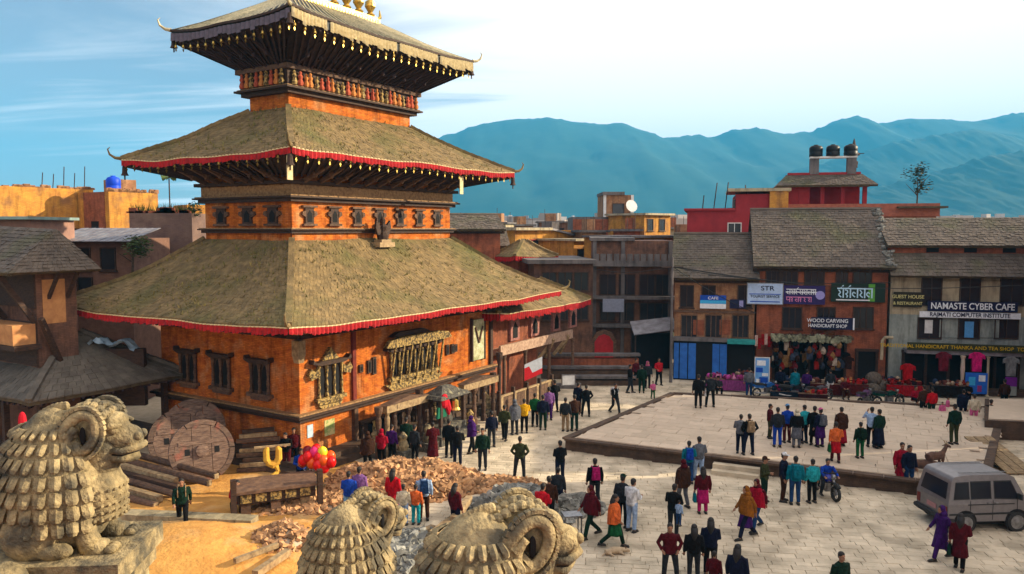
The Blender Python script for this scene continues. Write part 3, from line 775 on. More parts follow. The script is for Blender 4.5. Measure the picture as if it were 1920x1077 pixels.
# hanging corner bells
for P_, rf in ((P3, roof3), (P2, roof2)):
    for k in (0, 3, 2):
        p = P_(k, .985, 0, -.75); bb = MB(); bb.lathe([(.03, .5), (.1, .42), (.12, .12), (.18, 0)], n=8); bb.bar((0, 0, .4), (0, 0, .8), .02); bb.bar((0, 0, -.2), (0, 0, 0), .05)
        bb.build('corner_bell', M['wood'], rf, loc=p)
# gilded crest on the ridge (its upper part leaves the picture)
bb = MB(); bb.box(-3.05, 3.05, -.25, .25, 21.12, 21.42); bb.build('ridge_beam', M['gilt'], roof3)
for i in range(7):
    x = -2.7 + i * .9; bb = MB(); bb.lathe([(.2, 0), (.26, .12), (.12, .26), (.3, .55), (.26, .8), (.08, .95), (.1, 1.1), (.02, 1.5)], n=10, c=(x, 0, 21.42)); bb.build('gilt_pinnacle', M['gilt'], roof3)
for s in (-1, 1):
    bb = MB(); bb.tube([(s * 2.95, 0, 21.32), (s * 3.25, 0, 21.36), (s * 3.5, 0, 21.6), (s * 3.45, 0, 21.95)], [.14, .12, .09, .03], n=6); bb.build('crest_scroll', M['gilt'], roof3)
bb = MB()
for i in range(30):
    x = -2.95 + 5.9 * i / 29
    bb.prism([(x - .11, 21.3), (x + .11, 21.3), (x + .05, 21.0), (x, 20.88), (x - .05, 21.0)][::-1], -.42, -.3)
bb.build('gilt_leaves', M['gilt'], roof3)
for z, t, m_ in ((17.62, .50, 'wood_band'), (18.02, 1.02, 'wood_mid')):
    bb = MB(); ring_band(bb, W3[0] + t - .1, W3[1] + t - .1, z, z + (.42 if z < 17.8 else .08), .1); bb.build('soffit_board', M['wood_mid'] if z < 17.8 else M[m_], roof3)
# struts
def struts(W, z0, z1, out, n_long, n_short, mt, w=.16):
    for n, k in ((n_long, 0), (n_short, 3)):
        for i in range(n):
            a = -1 + 2 * (i + .5) / n
            if k == 0: p0 = Vector((a * W[0], -W[1], z0)); p1 = Vector((a * W[0], -W[1] - out, z1))
            else: p0 = Vector((-W[0], a * W[1], z0)); p1 = Vector((-W[0] - out, a * W[1], z1))
            bb = MB(); bb.bar(p0, p1, w, w * 1.2)
            m_ = (p0 + p1) / 2; bb.ball((m_.x, m_.y, m_.z), (.13, .13, .2), n=6, m=4)
            bb.build('strut', mt, temple)
struts((W1[0], W1[1]), 5.5, 6.1, 2.4, 11, 7, M['wood'])
struts((W2[0], W2[1]), 12.0, 12.85, 2.0, 12, 6, M['wood_mid'])
struts((W3[0] + .3, W3[1] + .3), 17.45, 18.4, 1.7, 11, 4, M['wood_soffit'], .12)
# pale hanging ribbons at tier two
for k, a in ((0, .42), (0, -.985)):
    p = P2(k, a, 0, -.35); bb = MB(); bb.box(-.14, .14, -.02, .02, -.95, 0); bb.build('hanging_ribbon', M['white_cloth'], roof2, loc=(p.x, p.y + .25, p.z))
# second storey windows: 7 on the lit face, 3 on the shaded one
def small_carved(cx, z0, w, h, y, face):
    X = Matrix.Translation((cx, y, z0)) if face == 'y' else Matrix.Translation((y, cx, z0)) @ Matrix.Rotation(R(-90), 4, 'Z')
    q = MB(); q.X = X; q.box(-w / 2, w / 2, -.09, 0, 0, h); o = q.build('window', M['wood'], temple)
    q = MB(); q.X = X; q.prism([(-w * .28, .08), (w * .28, .08), (w * .28, h * .6), (0, h * .85), (-w * .28, h * .6)], -.1, -.08); q.build('opening', M['black'], o)
    q = MB(); q.X = X; q.box(-w * .85, w * .85, -.16, 0, h, h + .1); q.box(-w * .8, w * .8, -.16, 0, -.1, 0); q.build('frame', M['wood_mid'], o)
    q = MB(); q.X = X
    for s in (-1, 1): q.prism([(s * w * .5, h * .4), (s * w * .9, h * .55), (s * w * .85, h * .75), (s * w * .5, h * .8)][::s], -.12, 0)
    q.build('side_wing', M['wood_mid'], o)
    return o
for i in range(7): small_carved(-W2[0] + 2 * W2[0] * (i + .62) / 7.4, 10.25, .5, .72, -W2[1], 'y')
for y in (-1.75, .1, 1.8): small_carved(-y, 10.25, .62, .72, -W2[0], 'x')
# bronze bird figure on a pale bracket sitting on the lower roof
px_, = [x for x in [0]]
bx = None
for i in range(400):
    x = -W2[0] + 2 * W2[0] * i / 400; p = TW(x, -W2[1] - .5)
    if abs(960 + FPX * p.x / p.y - 716) < 1.2: bx = x; break
gs = thing('bronze_figure', 'dark bronze winged figure on pale stone stand on the lowest temple roof', 'statue', TW(bx, -W2[1] - .62, 9.28), TAZ)
q = MB(); q.box(-.55, .55, -.3, .3, -.15, .08); q.box(-.35, .35, -.25, .25, .08, .22); q.build('stand', M['wood_pale'], gs)
q = MB(); q.lathe([(.26, .2), (.3, .42), (.17, .62), (.24, .85), (.12, 1.0), (.15, 1.16), (.05, 1.32)], n=8)
for s in (-1, 1): q.prism([(s * .15, .8), (s * .5, 1.15), (s * .55, .8), (s * .42, .45), (s * .2, .45)][::s], -.06, .06)
q.build('body', M['wood'], gs)

# ================================================================== side wing beyond the temple, carved balcony
WX0, WX1, WYF = 8.4, 13.2, -4.3
# roof: lean hip
def lx(px, y):
    best = None
    for i in range(1200):
        x = -10 + 30 * i / 1200; p = TW(x, y); q = abs(960 + FPX * p.x / p.y - px)
        if best is None or q < best[0]: best = (q, x)
    return best[1]
xr = lx(1108, WYF - 1.6)
cxw = (WX0 - 2 + xr) / 2; hw = (xr - WX0 + 2) / 2
wing = thing('temple_wing', 'small lower shrine wing with pink carved balcony windows and short red edged roof', 'shrine', TW(cxw, -.9, 0), TAZ)
def MBW():
    b = MB(); b.X = Matrix.Translation((-cxw, .9, 0)); return b
b = MBW(); b.box(WX0 - 1.2, WX1, WYF, 2.5, 0, 5.3); b.build('wall', M['brick'], wing)
rf, Pw, fw_ = hip_roof(wing, (hw, 5.0, 5.25), (hw - 2.0, 2.2, 6.75), .2, .04, .1, seed=9, soffit=(hw - 1.4, 3.2, 5.2))
valance(rf, Pw, fw_, M['red_cloth'], None, drop=.4, top=-.05, trim=M['white_cloth'], seed=6)
# balcony storey
for i, px in enumerate((962, 1000, 1040, 1072)):
    x = lx(px, WYF)
    q = MBW(); q.box(x - .5, x + .5, WYF - .16, WYF, 3.25, 4.55); w_ = q.build('window', mat('rosy_carved_wood', (.46, .20, .16), (.22, .09, .08), scale=7, bump=.6), wing)
    q = MBW(); q.prism([(x - .26, 3.4), (x + .26, 3.4), (x + .26, 4.05), (x, 4.4), (x - .26, 4.05)], WYF - .18, WYF - .16); q.build('opening', M['black'], w_)
q = MBW(); q.box(WX0 - .8, xr - 1.2, WYF - .9, WYF, 2.72, 3.0); q.box(WX0 - .8, xr - 1.2, WYF - .9, WYF - .75, 3.0, 3.3); q.build('balcony', mat('pale_rosy_ledge', (.50, .34, .24), (.28, .17, .12), scale=6, bump=.6), wing)
for px in (945, 985, 1030, 1075):
    x = lx(px, WYF - .8); q = MBW(); q.lathe([(.15, 0), (.12, .3), (.1, 2.4), (.17, 2.7)], n=8, c=(x, WYF - .8, 0)); q.build('pillar', M['wood_mid'], wing)
for px in (1020, 1048):
    x = lx(px, WYF - .5); q = MBW(); q.bar((x, WYF - .1, 1.7), (x + .5, WYF - 1.0, 3.0), .16, .2); q.bar((x + .9, WYF - .1, 1.7), (x + .4, WYF - 1.0, 3.0), .16, .2); q.build('strut', M['wood_pale'], wing)
# banner and signs hanging in front
def flat_sign(name, label, cat, P, w, h, base, rz=0, parts=(), tilt=0, group=None, frame=None, depth=.06):
    t = thing(name, label, cat, P, rz, group)
    q = MB(); q.box(-w / 2, w / 2, 0, depth, 0, h); q.build('board', base, t)
    if frame:
        q = MB(); f = .05; q.box(-w / 2 - f, w / 2 + f, -.012, depth + .01, -f, 0); q.box(-w / 2 - f, w / 2 + f, -.012, depth + .01, h, h + f); q.box(-w / 2 - f, -w / 2, -.012, depth + .01, 0, h); q.box(w / 2, w / 2 + f, -.012, depth + .01, 0, h); q.build('frame', frame, t)
    for (nm, x0, x1, z0, z1, m_) in parts:
        q = MB(); q.box(x0 * w / 2, x1 * w / 2, -.008, -.001, z0 * h, z1 * h); q.build(nm, m_, t)
    return t
pb = D(1000, 712, 42.5)
bn = thing('cloth_banner', 'red and white cloth banner hung slanting between shrine pillars', 'banner', pb, R(18))
q = MB(); q.add([(-.52, 0, -.05), (.52, 0, .32), (.52, 0, 1.25), (-.52, 0, .85), (-.52, .01, -.05), (.52, .01, .32), (.52, .01, 1.25), (-.52, .01, .85)], [(0, 1, 2, 3), (7, 6, 5, 4), (0, 4, 5, 1), (2, 6, 7, 3), (1, 5, 6, 2), (0, 3, 7, 4)]); q.build('cloth', paint('pale_grey_print', (.80, .82, .84)), bn)
q = MB(); q.add([(-.52, -.006, -.05), (.52, -.006, .32), (.52, -.006, .62), (-.05, -.006, .38), (-.25, -.006, .75), (-.52, -.006, .65)], [(0, 1, 2, 3, 4, 5)]); q.build('red_print', paint('banner_red', (.82, .12, .16)), bn)
flat_sign('notice_board', 'small white slanted notice board on a post left of the plaza lane', 'sign', D(1066, 722, 44), .72, .55, M['white'], R(12), frame=M['steel'])
# ================================================================== houses
def fx(A, ang, px):
    "distance along a facade line from A (direction ang) at picture column px"
    d = Vector((math.cos(ang), math.sin(ang), 0)); k = (px - 960) / FPX
    return (k * A.y - A.x) / (d.x - k * d.y)
def fz(A, ang, x, py):
    d = Vector((math.cos(ang), math.sin(ang), 0)); p = A + d * x
    px = 960 + FPX * p.x / p.y
    return D(px, py, p.y).z
def window(parent, x, z, w, h, frame='wood', pane='pane', y=0, bars=1, shutter=None, proud=.07, sill=True):
    f = MB(); t = .07
    f.box(x - w / 2 - t, x - w / 2, y - proud, y, z - t, z + h + t); f.box(x + w / 2, x + w / 2 + t, y - proud, y, z - t, z + h + t)
    f.box(x - w / 2, x + w / 2, y - proud, y, z + h, z + h + t); f.box(x - w / 2, x + w / 2, y - proud, y, z - t, z)
    if bars:
        for i in range(bars): xx = x - w / 2 + w * (i + 1) / (bars + 1); f.box(xx - .025, xx + .025, y - proud * .7, y - .02, z, z + h)
    if sill: f.box(x - w / 2 - .14, x + w / 2 + .14, y - proud - .06, y, z - t - .08, z - t - .001)
    o = f.build('window', M[frame] if isinstance(frame, str) else frame, parent)
    p = MB(); p.box(x - w / 2, x + w / 2, y - .02, y - .004, z, z + h); p.build('pane', M[pane] if isinstance(pane, str) else pane, o)
    if shutter:
        for s in (-1, 1):
            q = MB(); q.box(x + s * (w / 2 + .08) - (0 if s > 0 else w * .45), x + s * (w / 2 + .08) + (w * .45 if s > 0 else 0), y - .05, y - .005, z, z + h); q.build('shutter', shutter, o)
    return o
def tiled_slope(parent, poly, tile=(.24, .26), mt='tile_grey', seed=0, thick=.16, name='roof', lift=(.03, .07), back=None):
    "poly: eave left, eave right, ridge right, ridge left"
    a, b_, c, d = [Vector(p) for p in poly]
    n = (b_ - a).cross(d - a).normalized()
    q = MB(); q.add([a, b_, c, d] + [p - n * thick for p in (a, b_, c, d)], [(0, 1, 2, 3), (7, 6, 5, 4), (0, 4, 5, 1), (1, 5, 6, 2), (2, 6, 7, 3), (3, 7, 4, 0)])
    r = q.build(name, M['tile_base'], parent)
    rr = random.Random(seed); q = MB()
    rows = max(2, int((d - a).length / tile[1])); 
    for j in range(rows):
        s0 = j / rows - (.03 / (d - a).length if j == 0 else .004); s1 = min(1, (j + 1.2) / rows)
        L = (b_ - a).length; cnt = max(2, int(L / tile[0])); off = rr.random()
        ts = [0] + [(i + off) / (cnt + 1) for i in range(0, cnt + 1)] + [1]
        for t0, t1 in zip(ts[:-1], ts[1:]):
            if t1 - t0 < .3 / cnt * .3: continue
            l = rr.uniform(*lift); l2 = rr.uniform(.0, .02); g = (t1 - t0) * .03; dl = rr.uniform(-.012, .012)
            def S(t, s): return (a + (b_ - a) * t) * (1 - s) + (d + (c - d) * t) * s
            P = [S(t0 + g, s0) + n * (l + dl), S(t1 - g, s0) + n * (l - dl), S(t1 - g, s1) + n * (.012 + l2), S(t0 + g, s1) + n * (.012 + l2), S(t0 + g, s0) - n * .01, S(t1 - g, s0) - n * .01]
            q.add(P, [(0, 1, 2, 3), (4, 5, 1, 0), (4, 0, 3), (5, 2, 1)])
    q.build('roof_tiles', M[mt], r, kind='stuff')
    return r
def gable_house(name, label, A, ang, w, dep, ze, zr, wall, over=.7, rid=None, mt='tile_grey', seed=0, end_l=True, sideover=.35, cat='house', zwall=None, grp=None):
    t = thing(name, label, cat, A, ang, grp)
    q = MB(); rid = rid if rid is not None else dep / 2
    zt = zwall or ze + .1
    q.box(0, w, 0, dep, -.05, zt); q.build('wall', M[wall], t)
    k = (zr - ze) / (rid + over)
    q = MB(); q.prism([(0, 0), (0, 0)], 0, 0) if False else None
    for x0 in (0.0, w - .25):
        q.add([(x0, 0, zt), (x0 + .25, 0, zt), (x0 + .25, dep, zt), (x0, dep, zt), (x0, rid, zr - .2), (x0 + .25, rid, zr - .2)], [(0, 4, 5, 1), (3, 2, 5, 4), (0, 3, 4), (1, 5, 2)])
    q.build('gable', M[wall], t)
    tiled_slope(t, [(-sideover, -over, ze), (w + sideover, -over, ze), (w + sideover, rid, zr), (-sideover, rid, zr)], mt=mt, seed=seed)
    q = MB(); q.add([(-sideover, dep + over, ze), (w + sideover, dep + over, ze), (w + sideover, rid + .02, zr - .01), (-sideover, rid + .02, zr - .01)], [(3, 2, 1, 0)]); q.build('back_slope', M[mt], t)
    q = MB(); q.tube([(-sideover, rid, zr + .04), (w + sideover, rid, zr + .04)], .13, n=6); q.build('ridge', M[mt], t)
    q = MB()
    for i in range(int(w / .6) + 1): q.bar((i * .6 + .1, -over + .05, ze - .18), (i * .6 + .1, 0, ze - .18 + k * over * .6), .07, .1)
    q.box(-sideover, w + sideover, -.12, -.02, ze - .35, ze - .18); q.build('rafters', M['wood'], t, kind='stuff')
    return t

# ---- the shop row
FA = R(-13.8); A0 = Vector((11.1, 52.0, 0))
fd = Vector((math.cos(FA), math.sin(FA), 0)); fn = Vector((-math.sin(FA), math.cos(FA), 0))
X_ = lambda px, off=0: fx(A0 + fn * off, FA, px)
def Z_(px, py, off=0): return fz(A0 + fn * off, FA, X_(px, off), py)
def PF(px, off=0):
    x = X_(px, off); return A0 + fn * off + fd * x
def sub(px, off=0): return A0 + fd * X_(px) + fn * off

# house A, tan brick with blue shop
xa0, xa1 = X_(1266), X_(1418)
hA = gable_house('brick_house', 'small tan brick house with sagging grey tile roof above the blue shop', A0 + fd * xa0, FA, xa1 - xa0 - .03, 6.5, Z_(1330, 521), 9.65, 'brick_tan', rid=3.6, seed=21, sideover=.25)
def LX(px): return X_(px) - xa0
for px in (1289, 1330, 1398): window(hA, LX(px), Z_(px, 575), .78, Z_(px, 537) - Z_(px, 575), bars=1, shutter=None)
for px in (1294, 1340, 1391): window(hA, LX(px), Z_(px, 632), .95, Z_(px, 592) - Z_(px, 632), bars=2, frame='wood_mid')
q = MB(); q.box(0, xa1 - xa0, -.12, 0, Z_(1300, 586), Z_(1300, 582)); q.build('string_course', M['wood_mid'], hA)
for px, m_ in ((1312, 'brick'), (1362, 'brick')): 
    q = MB(); q.box(LX(px) - .35, LX(px) + .35, -.03, -.001, Z_(px, 628), Z_(px, 600)); q.build('brick_panel', M[m_], hA)
# patch of missing tiles
q = MB(); q.add([(1.1, .78, 8.05), (1.75, 1.5, 8.75), (2.05, 1.55, 8.8), (1.35, .8, 8.07)], [(0, 1, 2, 3)])
# house B, red brick
xb0, xb1 = X_(1421), X_(1668)
hB = gable_house('brick_house', 'wide red brick house with tall grey tile roof and hanging wares below', A0 + fd * xb0, FA, xb1 - xb0 - .03, 8.5, Z_(1540, 500), 11.35, 'brick', rid=4.6, seed=22, sideover=.3)
def LB(px): return X_(px) - xb0
for px, w in ((1452, .9), (1480, 1.0), (1528, 1.1), (1618, 1.0), (1580, .6)): window(hB, LB(px), Z_(px, 533), w, Z_(px, 508) - Z_(px, 533), bars=2)
for px, w in ((1488, 1.1), (1552, 1.0), (1622, 1.1)): window(hB, LB(px), Z_(px, 615), w, Z_(px, 578) - Z_(px, 615), bars=2)
# broken gable edge: loose stones along the roof joint
q = MB(); rr = random.Random(4)
ze = Z_(1540, 500)
for i in range(90):
    s = rr.random(); yy = -.7 + s * 5.3; zz = ze + (11.35 - ze) * s + .08
    q.box(-.1, .1, -.08, .08, -.05, .07, Matrix.Translation((xb1 - xb0 + rr.uniform(-.25, .3), yy, zz)) @ Matrix.Rotation(rr.uniform(0, 3), 4, 'Z') @ Matrix.Rotation(rr.uniform(-.5, .5), 4, 'X'))
q.build('loose_stones', M['rubble_grey'], hB, kind='stuff')
# house C, cafe
xc0 = X_(1672); xc1 = 19.8 + 4
hC = thing('cafe_house', 'long grey and cream plastered house with double tiled roof and cafe signs', 'house', A0 + fd * xc0, FA)
wC = 14.0
def LC(px): return X_(px) - xc0
zeC = Z_(1790, 517); 
q = MB(); q.box(0, wC, 0, 8, -.05, Z_(1790, 592)); q.build('wall', M['greyplaster'], hC)
q = MB(); q.box(0, wC, 0.02, 8, Z_(1790, 592) + .002, zeC); q.build('upper_wall', M['cream'], hC)
z1 = Z_(1790, 487)
tiled_slope(hC, [(-.2, -.8, zeC), (wC, -.8, zeC), (wC, .7, z1 + .35), (-.2, .7, z1 + .35)], seed=31)
q = MB(); q.box(-.1, wC, .72, 2, z1 + .1, z1 + .95); q.build('attic_wall', M['brick'], hC)
for px in (1754, 1826, 1900):
    q = MB(); x = LC(px); q.box(x - .35, x + .35, .66, .72, z1 + .42, z1 + .8); q.build('attic_vent', M['black'], hC)
zrC = 10.75
tiled_slope(hC, [(-.2, .35, z1 + .85), (wC, .35, z1 + .85), (wC, 4.2, zrC), (-.2, 4.2, zrC)], seed=32)
q = MB(); q.add([(-.2, 4.22, zrC - .01), (wC, 4.22, zrC - .01), (wC, 8.4, zeC), (-.2, 8.4, zeC)], [(0, 1, 2, 3)]); q.build('back_slope', M['tile_grey'], hC)
for px, w in ((1749, 1.05), (1821, 1.05), (1900, 1.2), (1940, 1)): window(hC, LC(px), Z_(px, 572), w, Z_(px, 522) - Z_(px, 572), bars=1, sill=False)
for px, w in ((1748, 1.25), (1822, 1.1), (1893, 1.2)): window(hC, LC(px), Z_(px, 634), w, Z_(px, 598) - Z_(px, 634), bars=1, sill=False)
q = MB(); x = LC(1822); q.box(x - .25, x + .25, -.1, -.075, Z_(1822, 633), Z_(1822, 603)); q.build('blue_shutter', paint('sky_blue_paint', (.35, .62, .85)), hC)
q = MB(); x = LC(1748); q.box(x - .3, x + .15, -.1, -.075, Z_(1748, 625), Z_(1748, 600)); q.build('pale_curtain', M['white'], hC)
for px in (1785, 1860):
    q = MB(); x = LC(px); q.box(x - .55, x + .55, -.05, 0.01, Z_(px, 573), Z_(px, 527)); q.build('cream_panel', M['cream'], hC)
    q = MB(); q.box(x - .55, x + .55, -.05, -.001, Z_(px, 633), Z_(px, 600)); q.build('grey_panel', M['greyplaster'], hC)
q = MB(); x0 = LC(1700); q.box(x0, wC, -.9, 0, Z_(1800, 662), Z_(1800, 655)); q.build('awning', M['tin'], hC)
q = MB(); q.box(x0, wC, -.98, -.91, Z_(1800, 655), Z_(1800, 641)); aw = q.build('fascia_board', mat('dark_green_board', (.05, .055, .02), (.03, .035, .015), scale=5), hC)
tm = text_mesh('TRADITIONAL HANDICRAFT THANKA AND TEA SHOP  TOURIST INFORMATION', .30, paint('sign_yellow', (.80, .66, .10)), .01, 1.0)
link('lettering', tm, aw, (LC(1830), -1.0, Z_(1800, 648)))
# shop openings at street level, flat black painted for their shade
def shop_front(parent, lx_, px0, px1, z1, m_open='black', posts=2, pm='wood'):
    q = MB(); x0, x1 = lx_(px0), lx_(px1); q.box(x0, x1, -.03, -.002, .15, z1); o = q.build('shop_opening_shade', M[m_open], parent)
    for i in range(posts + 1):
        x = x0 + (x1 - x0) * i / posts; q = MB(); q.box(x - .08, x + .08, -.16, -.031, .0, z1); q.build('post', M[pm], o)
    q = MB(); q.box(x0 - .1, x1 + .1, -.2, -.031, z1, z1 + .16); q.build('lintel', M[pm], o)
    return o
shop_front(hC, LC, 1700, 1918, Z_(1800, 664), posts=5)
q = MB(); q.box(-.2, wC, -1.2, -.2, -.05, .28); q.build('plinth', M['platbrick'], hC)
shop_front(hB, LB, 1455, 1590, Z_(1520, 640), posts=4)
shop_front(hB, LB, 1612, 1650, Z_(1520, 655), posts=1)
q = MB(); q.box(LB(1450), LB(1600), -1.1, -.02, Z_(1520, 632), Z_(1520, 627)); q.build('awning', M['wood_mid'], hB)
q = MB(); q.box(0, xb1 - xb0, -1.0, -.2, -.05, .25); q.build('plinth', M['platbrick'], hB)
# blue shop front
bs = thing('blue_shop_front', 'bright blue timber shop front with concrete lintel left of the square', 'shop front', A0 + fd * xa0 - fn * .55, FA)
bp = mat('bright_blue_paint', (.025, .15, .52), (.018, .10, .38), scale=3, rough=.6, bump=.1)
zt = Z_(1320, 640, -.5); x1 = LX(1366)
q = MB(); q.box(0, x1, 0, .5, 0, zt); q.build('recess_shade', M['black'], bs)  # solid black block paints the shade behind the shutters
for i, (a, b2) in enumerate(((1267, 1276), (1278, 1292), (1294, 1308), (1339, 1352), (1353, 1366))):
    q = MB(); q.box(LX(a), LX(b2), -.07, -.005, .1, zt - .15); p_ = q.build('shutter_panel', bp, bs)
    q = MB(); q.box(LX(a) + .1, LX(b2) - .1, -.085, -.071, .25, zt * .45); q.box(LX(a) + .1, LX(b2) - .1, -.085, -.071, zt * .5, zt - .3); q.build('raised_field', bp, p_)
q = MB(); q.box(-.15, x1 + .15, -.16, .5, zt, zt + .22); q.build('lintel', M['concrete'], bs)
q = MB(); q.box(LX(1366) + .05, LX(1418), .2, .5, 0, zt); q.build('bay_shade', M['black'], bs)  # black block paints the shade under the teal awning
q = MB(); q.prism([(LX(1366), zt - .05), (LX(1418), zt - .05), (LX(1418), zt + .2), (LX(1366), zt + .2)], -.5, .3); q.build('green_awning', mat('teal_awning', (.03, .32, .30), (.02, .2, .2), scale=4), bs)

# ---- signs on the row
def rowsign(px0, px1, py0, py1, name, label, base, off=-.25, parts=(), frame=None):
    pxm = (px0 + px1) / 2; p = sub(pxm, off); x = X_(pxm, off); p = A0 + fn * off + fd * x
    w = X_(px1, off) - X_(px0, off); z0 = fz(A0 + fn * off, FA, x, py1); z1 = fz(A0 + fn * off, FA, x, py0)
    return flat_sign(name, label, 'sign', Vector((p.x, p.y, z0)), w, z1 - z0, base, FA, parts, frame=frame), w, z1 - z0
navy = paint('sign_navy', (.05, .08, .24)); wht = paint('sign_white', (.92, .94, .96)); lb = paint('sign_pale_blue', (.70, .80, .93)); cyan = paint('sign_cyan', (.25, .70, .92)); blue = paint('sign_blue', (.05, .30, .72))
s, w, h = rowsign(1403, 1469, 532, 570, 'shop_sign', 'pale blue and white sign board with dark lettering, leftmost of the upper three', lb, -.3, parts=(('stripe', -.9, .9, .46, .5, blue), ('stripe', -.85, .85, .08, .13, blue)), frame=M['steel'])
link('lettering', text_mesh('STR', .42, navy, .01, 1.2), s, (.15, -.012, h * .76))
link('lettering', text_mesh('TOURIST SERVICE', .24, navy, .008, .95), s, (0, -.012, h * .36))
s, w, h = rowsign(1471, 1549, 536, 571, 'shop_sign', 'dark blue and purple sign board with white and pink lettering', paint('sign_violet', (.16, .10, .36)), -.28, parts=(('stripe', -.9, .7, .62, .68, wht),))
def devanagari(parent, x0, z0, w, h, n, m_, y=-.012, seed=1):
    "letters that hang from a head line"
    rr = random.Random(seed); q = MB(); cw = w / n; t = h * .13
    q.box(x0, x0 + w, y - .012, y, z0 + h - t, z0 + h)
    for i in range(n):
        x = x0 + cw * i; st = x + cw * .78
        if rr.random() < .85: q.box(st, st + t, y - .0125, y, z0, z0 + h - t)
        k = rr.randrange(4)
        pts = {0: [(.1, .8), (.45, .75), (.5, .5), (.2, .4), (.5, .2), (.35, .02)], 1: [(.6, .45), (.3, .6), (.12, .35), (.4, .15), (.55, .1)], 2: [(.15, .85), (.15, .4), (.5, .35), (.75, .5)], 3: [(.2, .8), (.5, .55), (.2, .3), (.6, .05)]}[k]
        for a, b3 in zip(pts[:-1], pts[1:]):
            q.bar((x + a[0] * cw, y - .006, z0 + a[1] * h), (x + b3[0] * cw, y - .006, z0 + b3[1] * h), t * .85, .012, up=(0, 1, 0))
        if rr.random() < .3: q.bar((x + cw * .5, y - .006, z0 + h), (x + cw * .9, y - .006, z0 + h * 1.25), t * .8, .012, up=(0, 1, 0))
    return q.build('lettering', m_, parent)
devanagari(s, -w / 2 + .15, h * .52, w * .72, h * .3, 7, wht, seed=3)
devanagari(s, -w / 2 + .15, h * .12, w * .62, h * .28, 6, paint('sign_pink', (.90, .55, .75)), seed=5)
q = MB(); q.lathe([(.02, -.012), (.28, -.01), (.28, 0)], n=14, X=Matrix.Translation((w * .38, -.012, h * .5)) @ Matrix.Rotation(R(90), 4, 'X')); q.build('emblem', paint('sign_lilac', (.62, .60, .85)), s)
s, w, h = rowsign(1560, 1662, 531, 567, 'shop_sign', 'dark green sign board with large white script lettering, rightmost of the upper three', paint('sign_dark_green', (.04, .16, .12)), -.28, parts=(('green_field', .38, .62, .05, .95, paint('sign_leaf', (.35, .62, .22))),))
devanagari(s, -w / 2 + .35, h * .22, w * .66, h * .52, 5, paint('sign_ice', (.75, .90, .98)), seed=8)
q = MB(); q.box(-w / 2 + .3, w * .22, -.02, -.008, h * .08, h * .14); q.build('underline', wht, s)
s, w, h = rowsign(1314, 1363, 554, 579, 'shop_sign', 'small bright blue sign board fading to white on the tan brick house', blue, -.2, parts=(('lower_field', -1, 1, 0, .36, wht), ('middle_field', -1, 1, .37, .62, cyan)), frame=None)
link('lettering', text_mesh('CAFE', .26, wht, .01, 1.1), s, (0, -.014, h * .78))
s, w, h = rowsign(1370, 1400, 562, 579, 'shop_sign', 'small navy sign board with lilac mark between two upper windows', navy, -.2, parts=(('mark', .2, .7, .15, .9, paint('sign_lilac2', (.6, .6, .8))),))
s, w, h = rowsign(1524, 1606, 596, 618, 'shop_sign', 'black and white sign board hanging over the wares of the red brick house', navy, -.6, parts=(('white_bar', .93, 1, 0, 1, wht),))
link('lettering', text_mesh('WOOD CARVING', .32, wht, .01, .95), s, (-w * .12, -.014, h * .72))
link('lettering', text_mesh('HANDICRAFT SHOP', .30, wht, .01, .85), s, (-w * .12, -.014, h * .28))
s, w, h = rowsign(1678, 1732, 548, 576, 'shop_sign', 'dark sign board with two lines of cream lettering at the cream wall', paint('sign_olive', (.16, .15, .10)), -.12)
link('lettering', text_mesh('GUEST HOUSE', .30, paint('sign_cream', (.85, .82, .55)), .01, .95), s, (0, -.014, h * .68))
link('lettering', text_mesh('& RESTAURANT', .26, paint('sign_cream', (.85, .82, .55)), .01, .9), s, (0, -.014, h * .24))
s, w, h = rowsign(1742, 1912, 566, 585, 'shop_sign', 'navy sign board reading NAMASTE CYBER CAFE in white capitals', navy, -.35)
link('lettering', text_mesh('NAMASTE CYBER CAFE', .56, wht, .012, .80), s, (0, -.014, h * .5))
s, w, h = rowsign(1727, 1918, 586, 597, 'shop_sign', 'long white strip sign reading COMPUTER INSTITUTE under the cyber cafe sign', wht, -.3)
link('lettering', text_mesh('RAJMATI COMPUTER INSTITUTE', .36, navy, .01, 0.86), s, (0, -.014, h * .5))

# ---- behind the row: red house, roof pavilion with water tanks, orange parapet
FR = R(-13.8)
def block(name, label, px0, px1, pyt, Y, dep, wall, ang=0, z0=-.05, cat='house', ztop=None, group=None):
    A = D(px0, 430, Y); A.z = 0; w = fx(A, ang, px1)
    zt = ztop if ztop is not None else D((px0 + px1) / 2, pyt, (A + Vector((math.cos(ang), math.sin(ang), 0)) * w / 2).y).z
    t = thing(name, label, cat, A, ang, group)
    q = MB(); q.box(0, w, 0, dep, z0, zt); q.build('wall', M[wall] if isinstance(wall, str) else wall, t)
    return t, A, w, zt
t, A, w, zt = block('red_house', 'deep red painted flat roofed house behind the tile roofs', 1288, 1440, 395, 64, 9, 'redpaint', FR)
ww = fx(A, FR, 1392)
q = MB(); q.box(ww - .6, w, .02, 8, zt, zt + 1.3); q.build('stair_block', M['redpaint'], t)
q = MB(); q.box(-.25, ww - .62, -.2, 9.1, zt, zt + .18); q.build('roof_edge', M['redpaint'], t)
window(t, fx(A, FR, 1376), D(1376, 437, 62).z, .95, .75, frame='white')
q = MB(); q.box(w, w + 1.4, -.3, 6, 0, zt + 1.5); q.build('side_tower', M['yellow'], t)
q = MB(); q.box(w - 3.2, w + 1.6, -.4, 6.2, zt + 1.5, zt + 1.75); q.build('parapet', M['cream'], t)
for i in range(5): 
    q = MB(); x = 1.2 + i * .9; q.tube([(x, 1, zt + .1), (x + rnd.uniform(-.3, .3), 1.1, zt + rnd.uniform(1.2, 2.6))], .04, n=4); q.build('iron_rod', M['wood'], t)
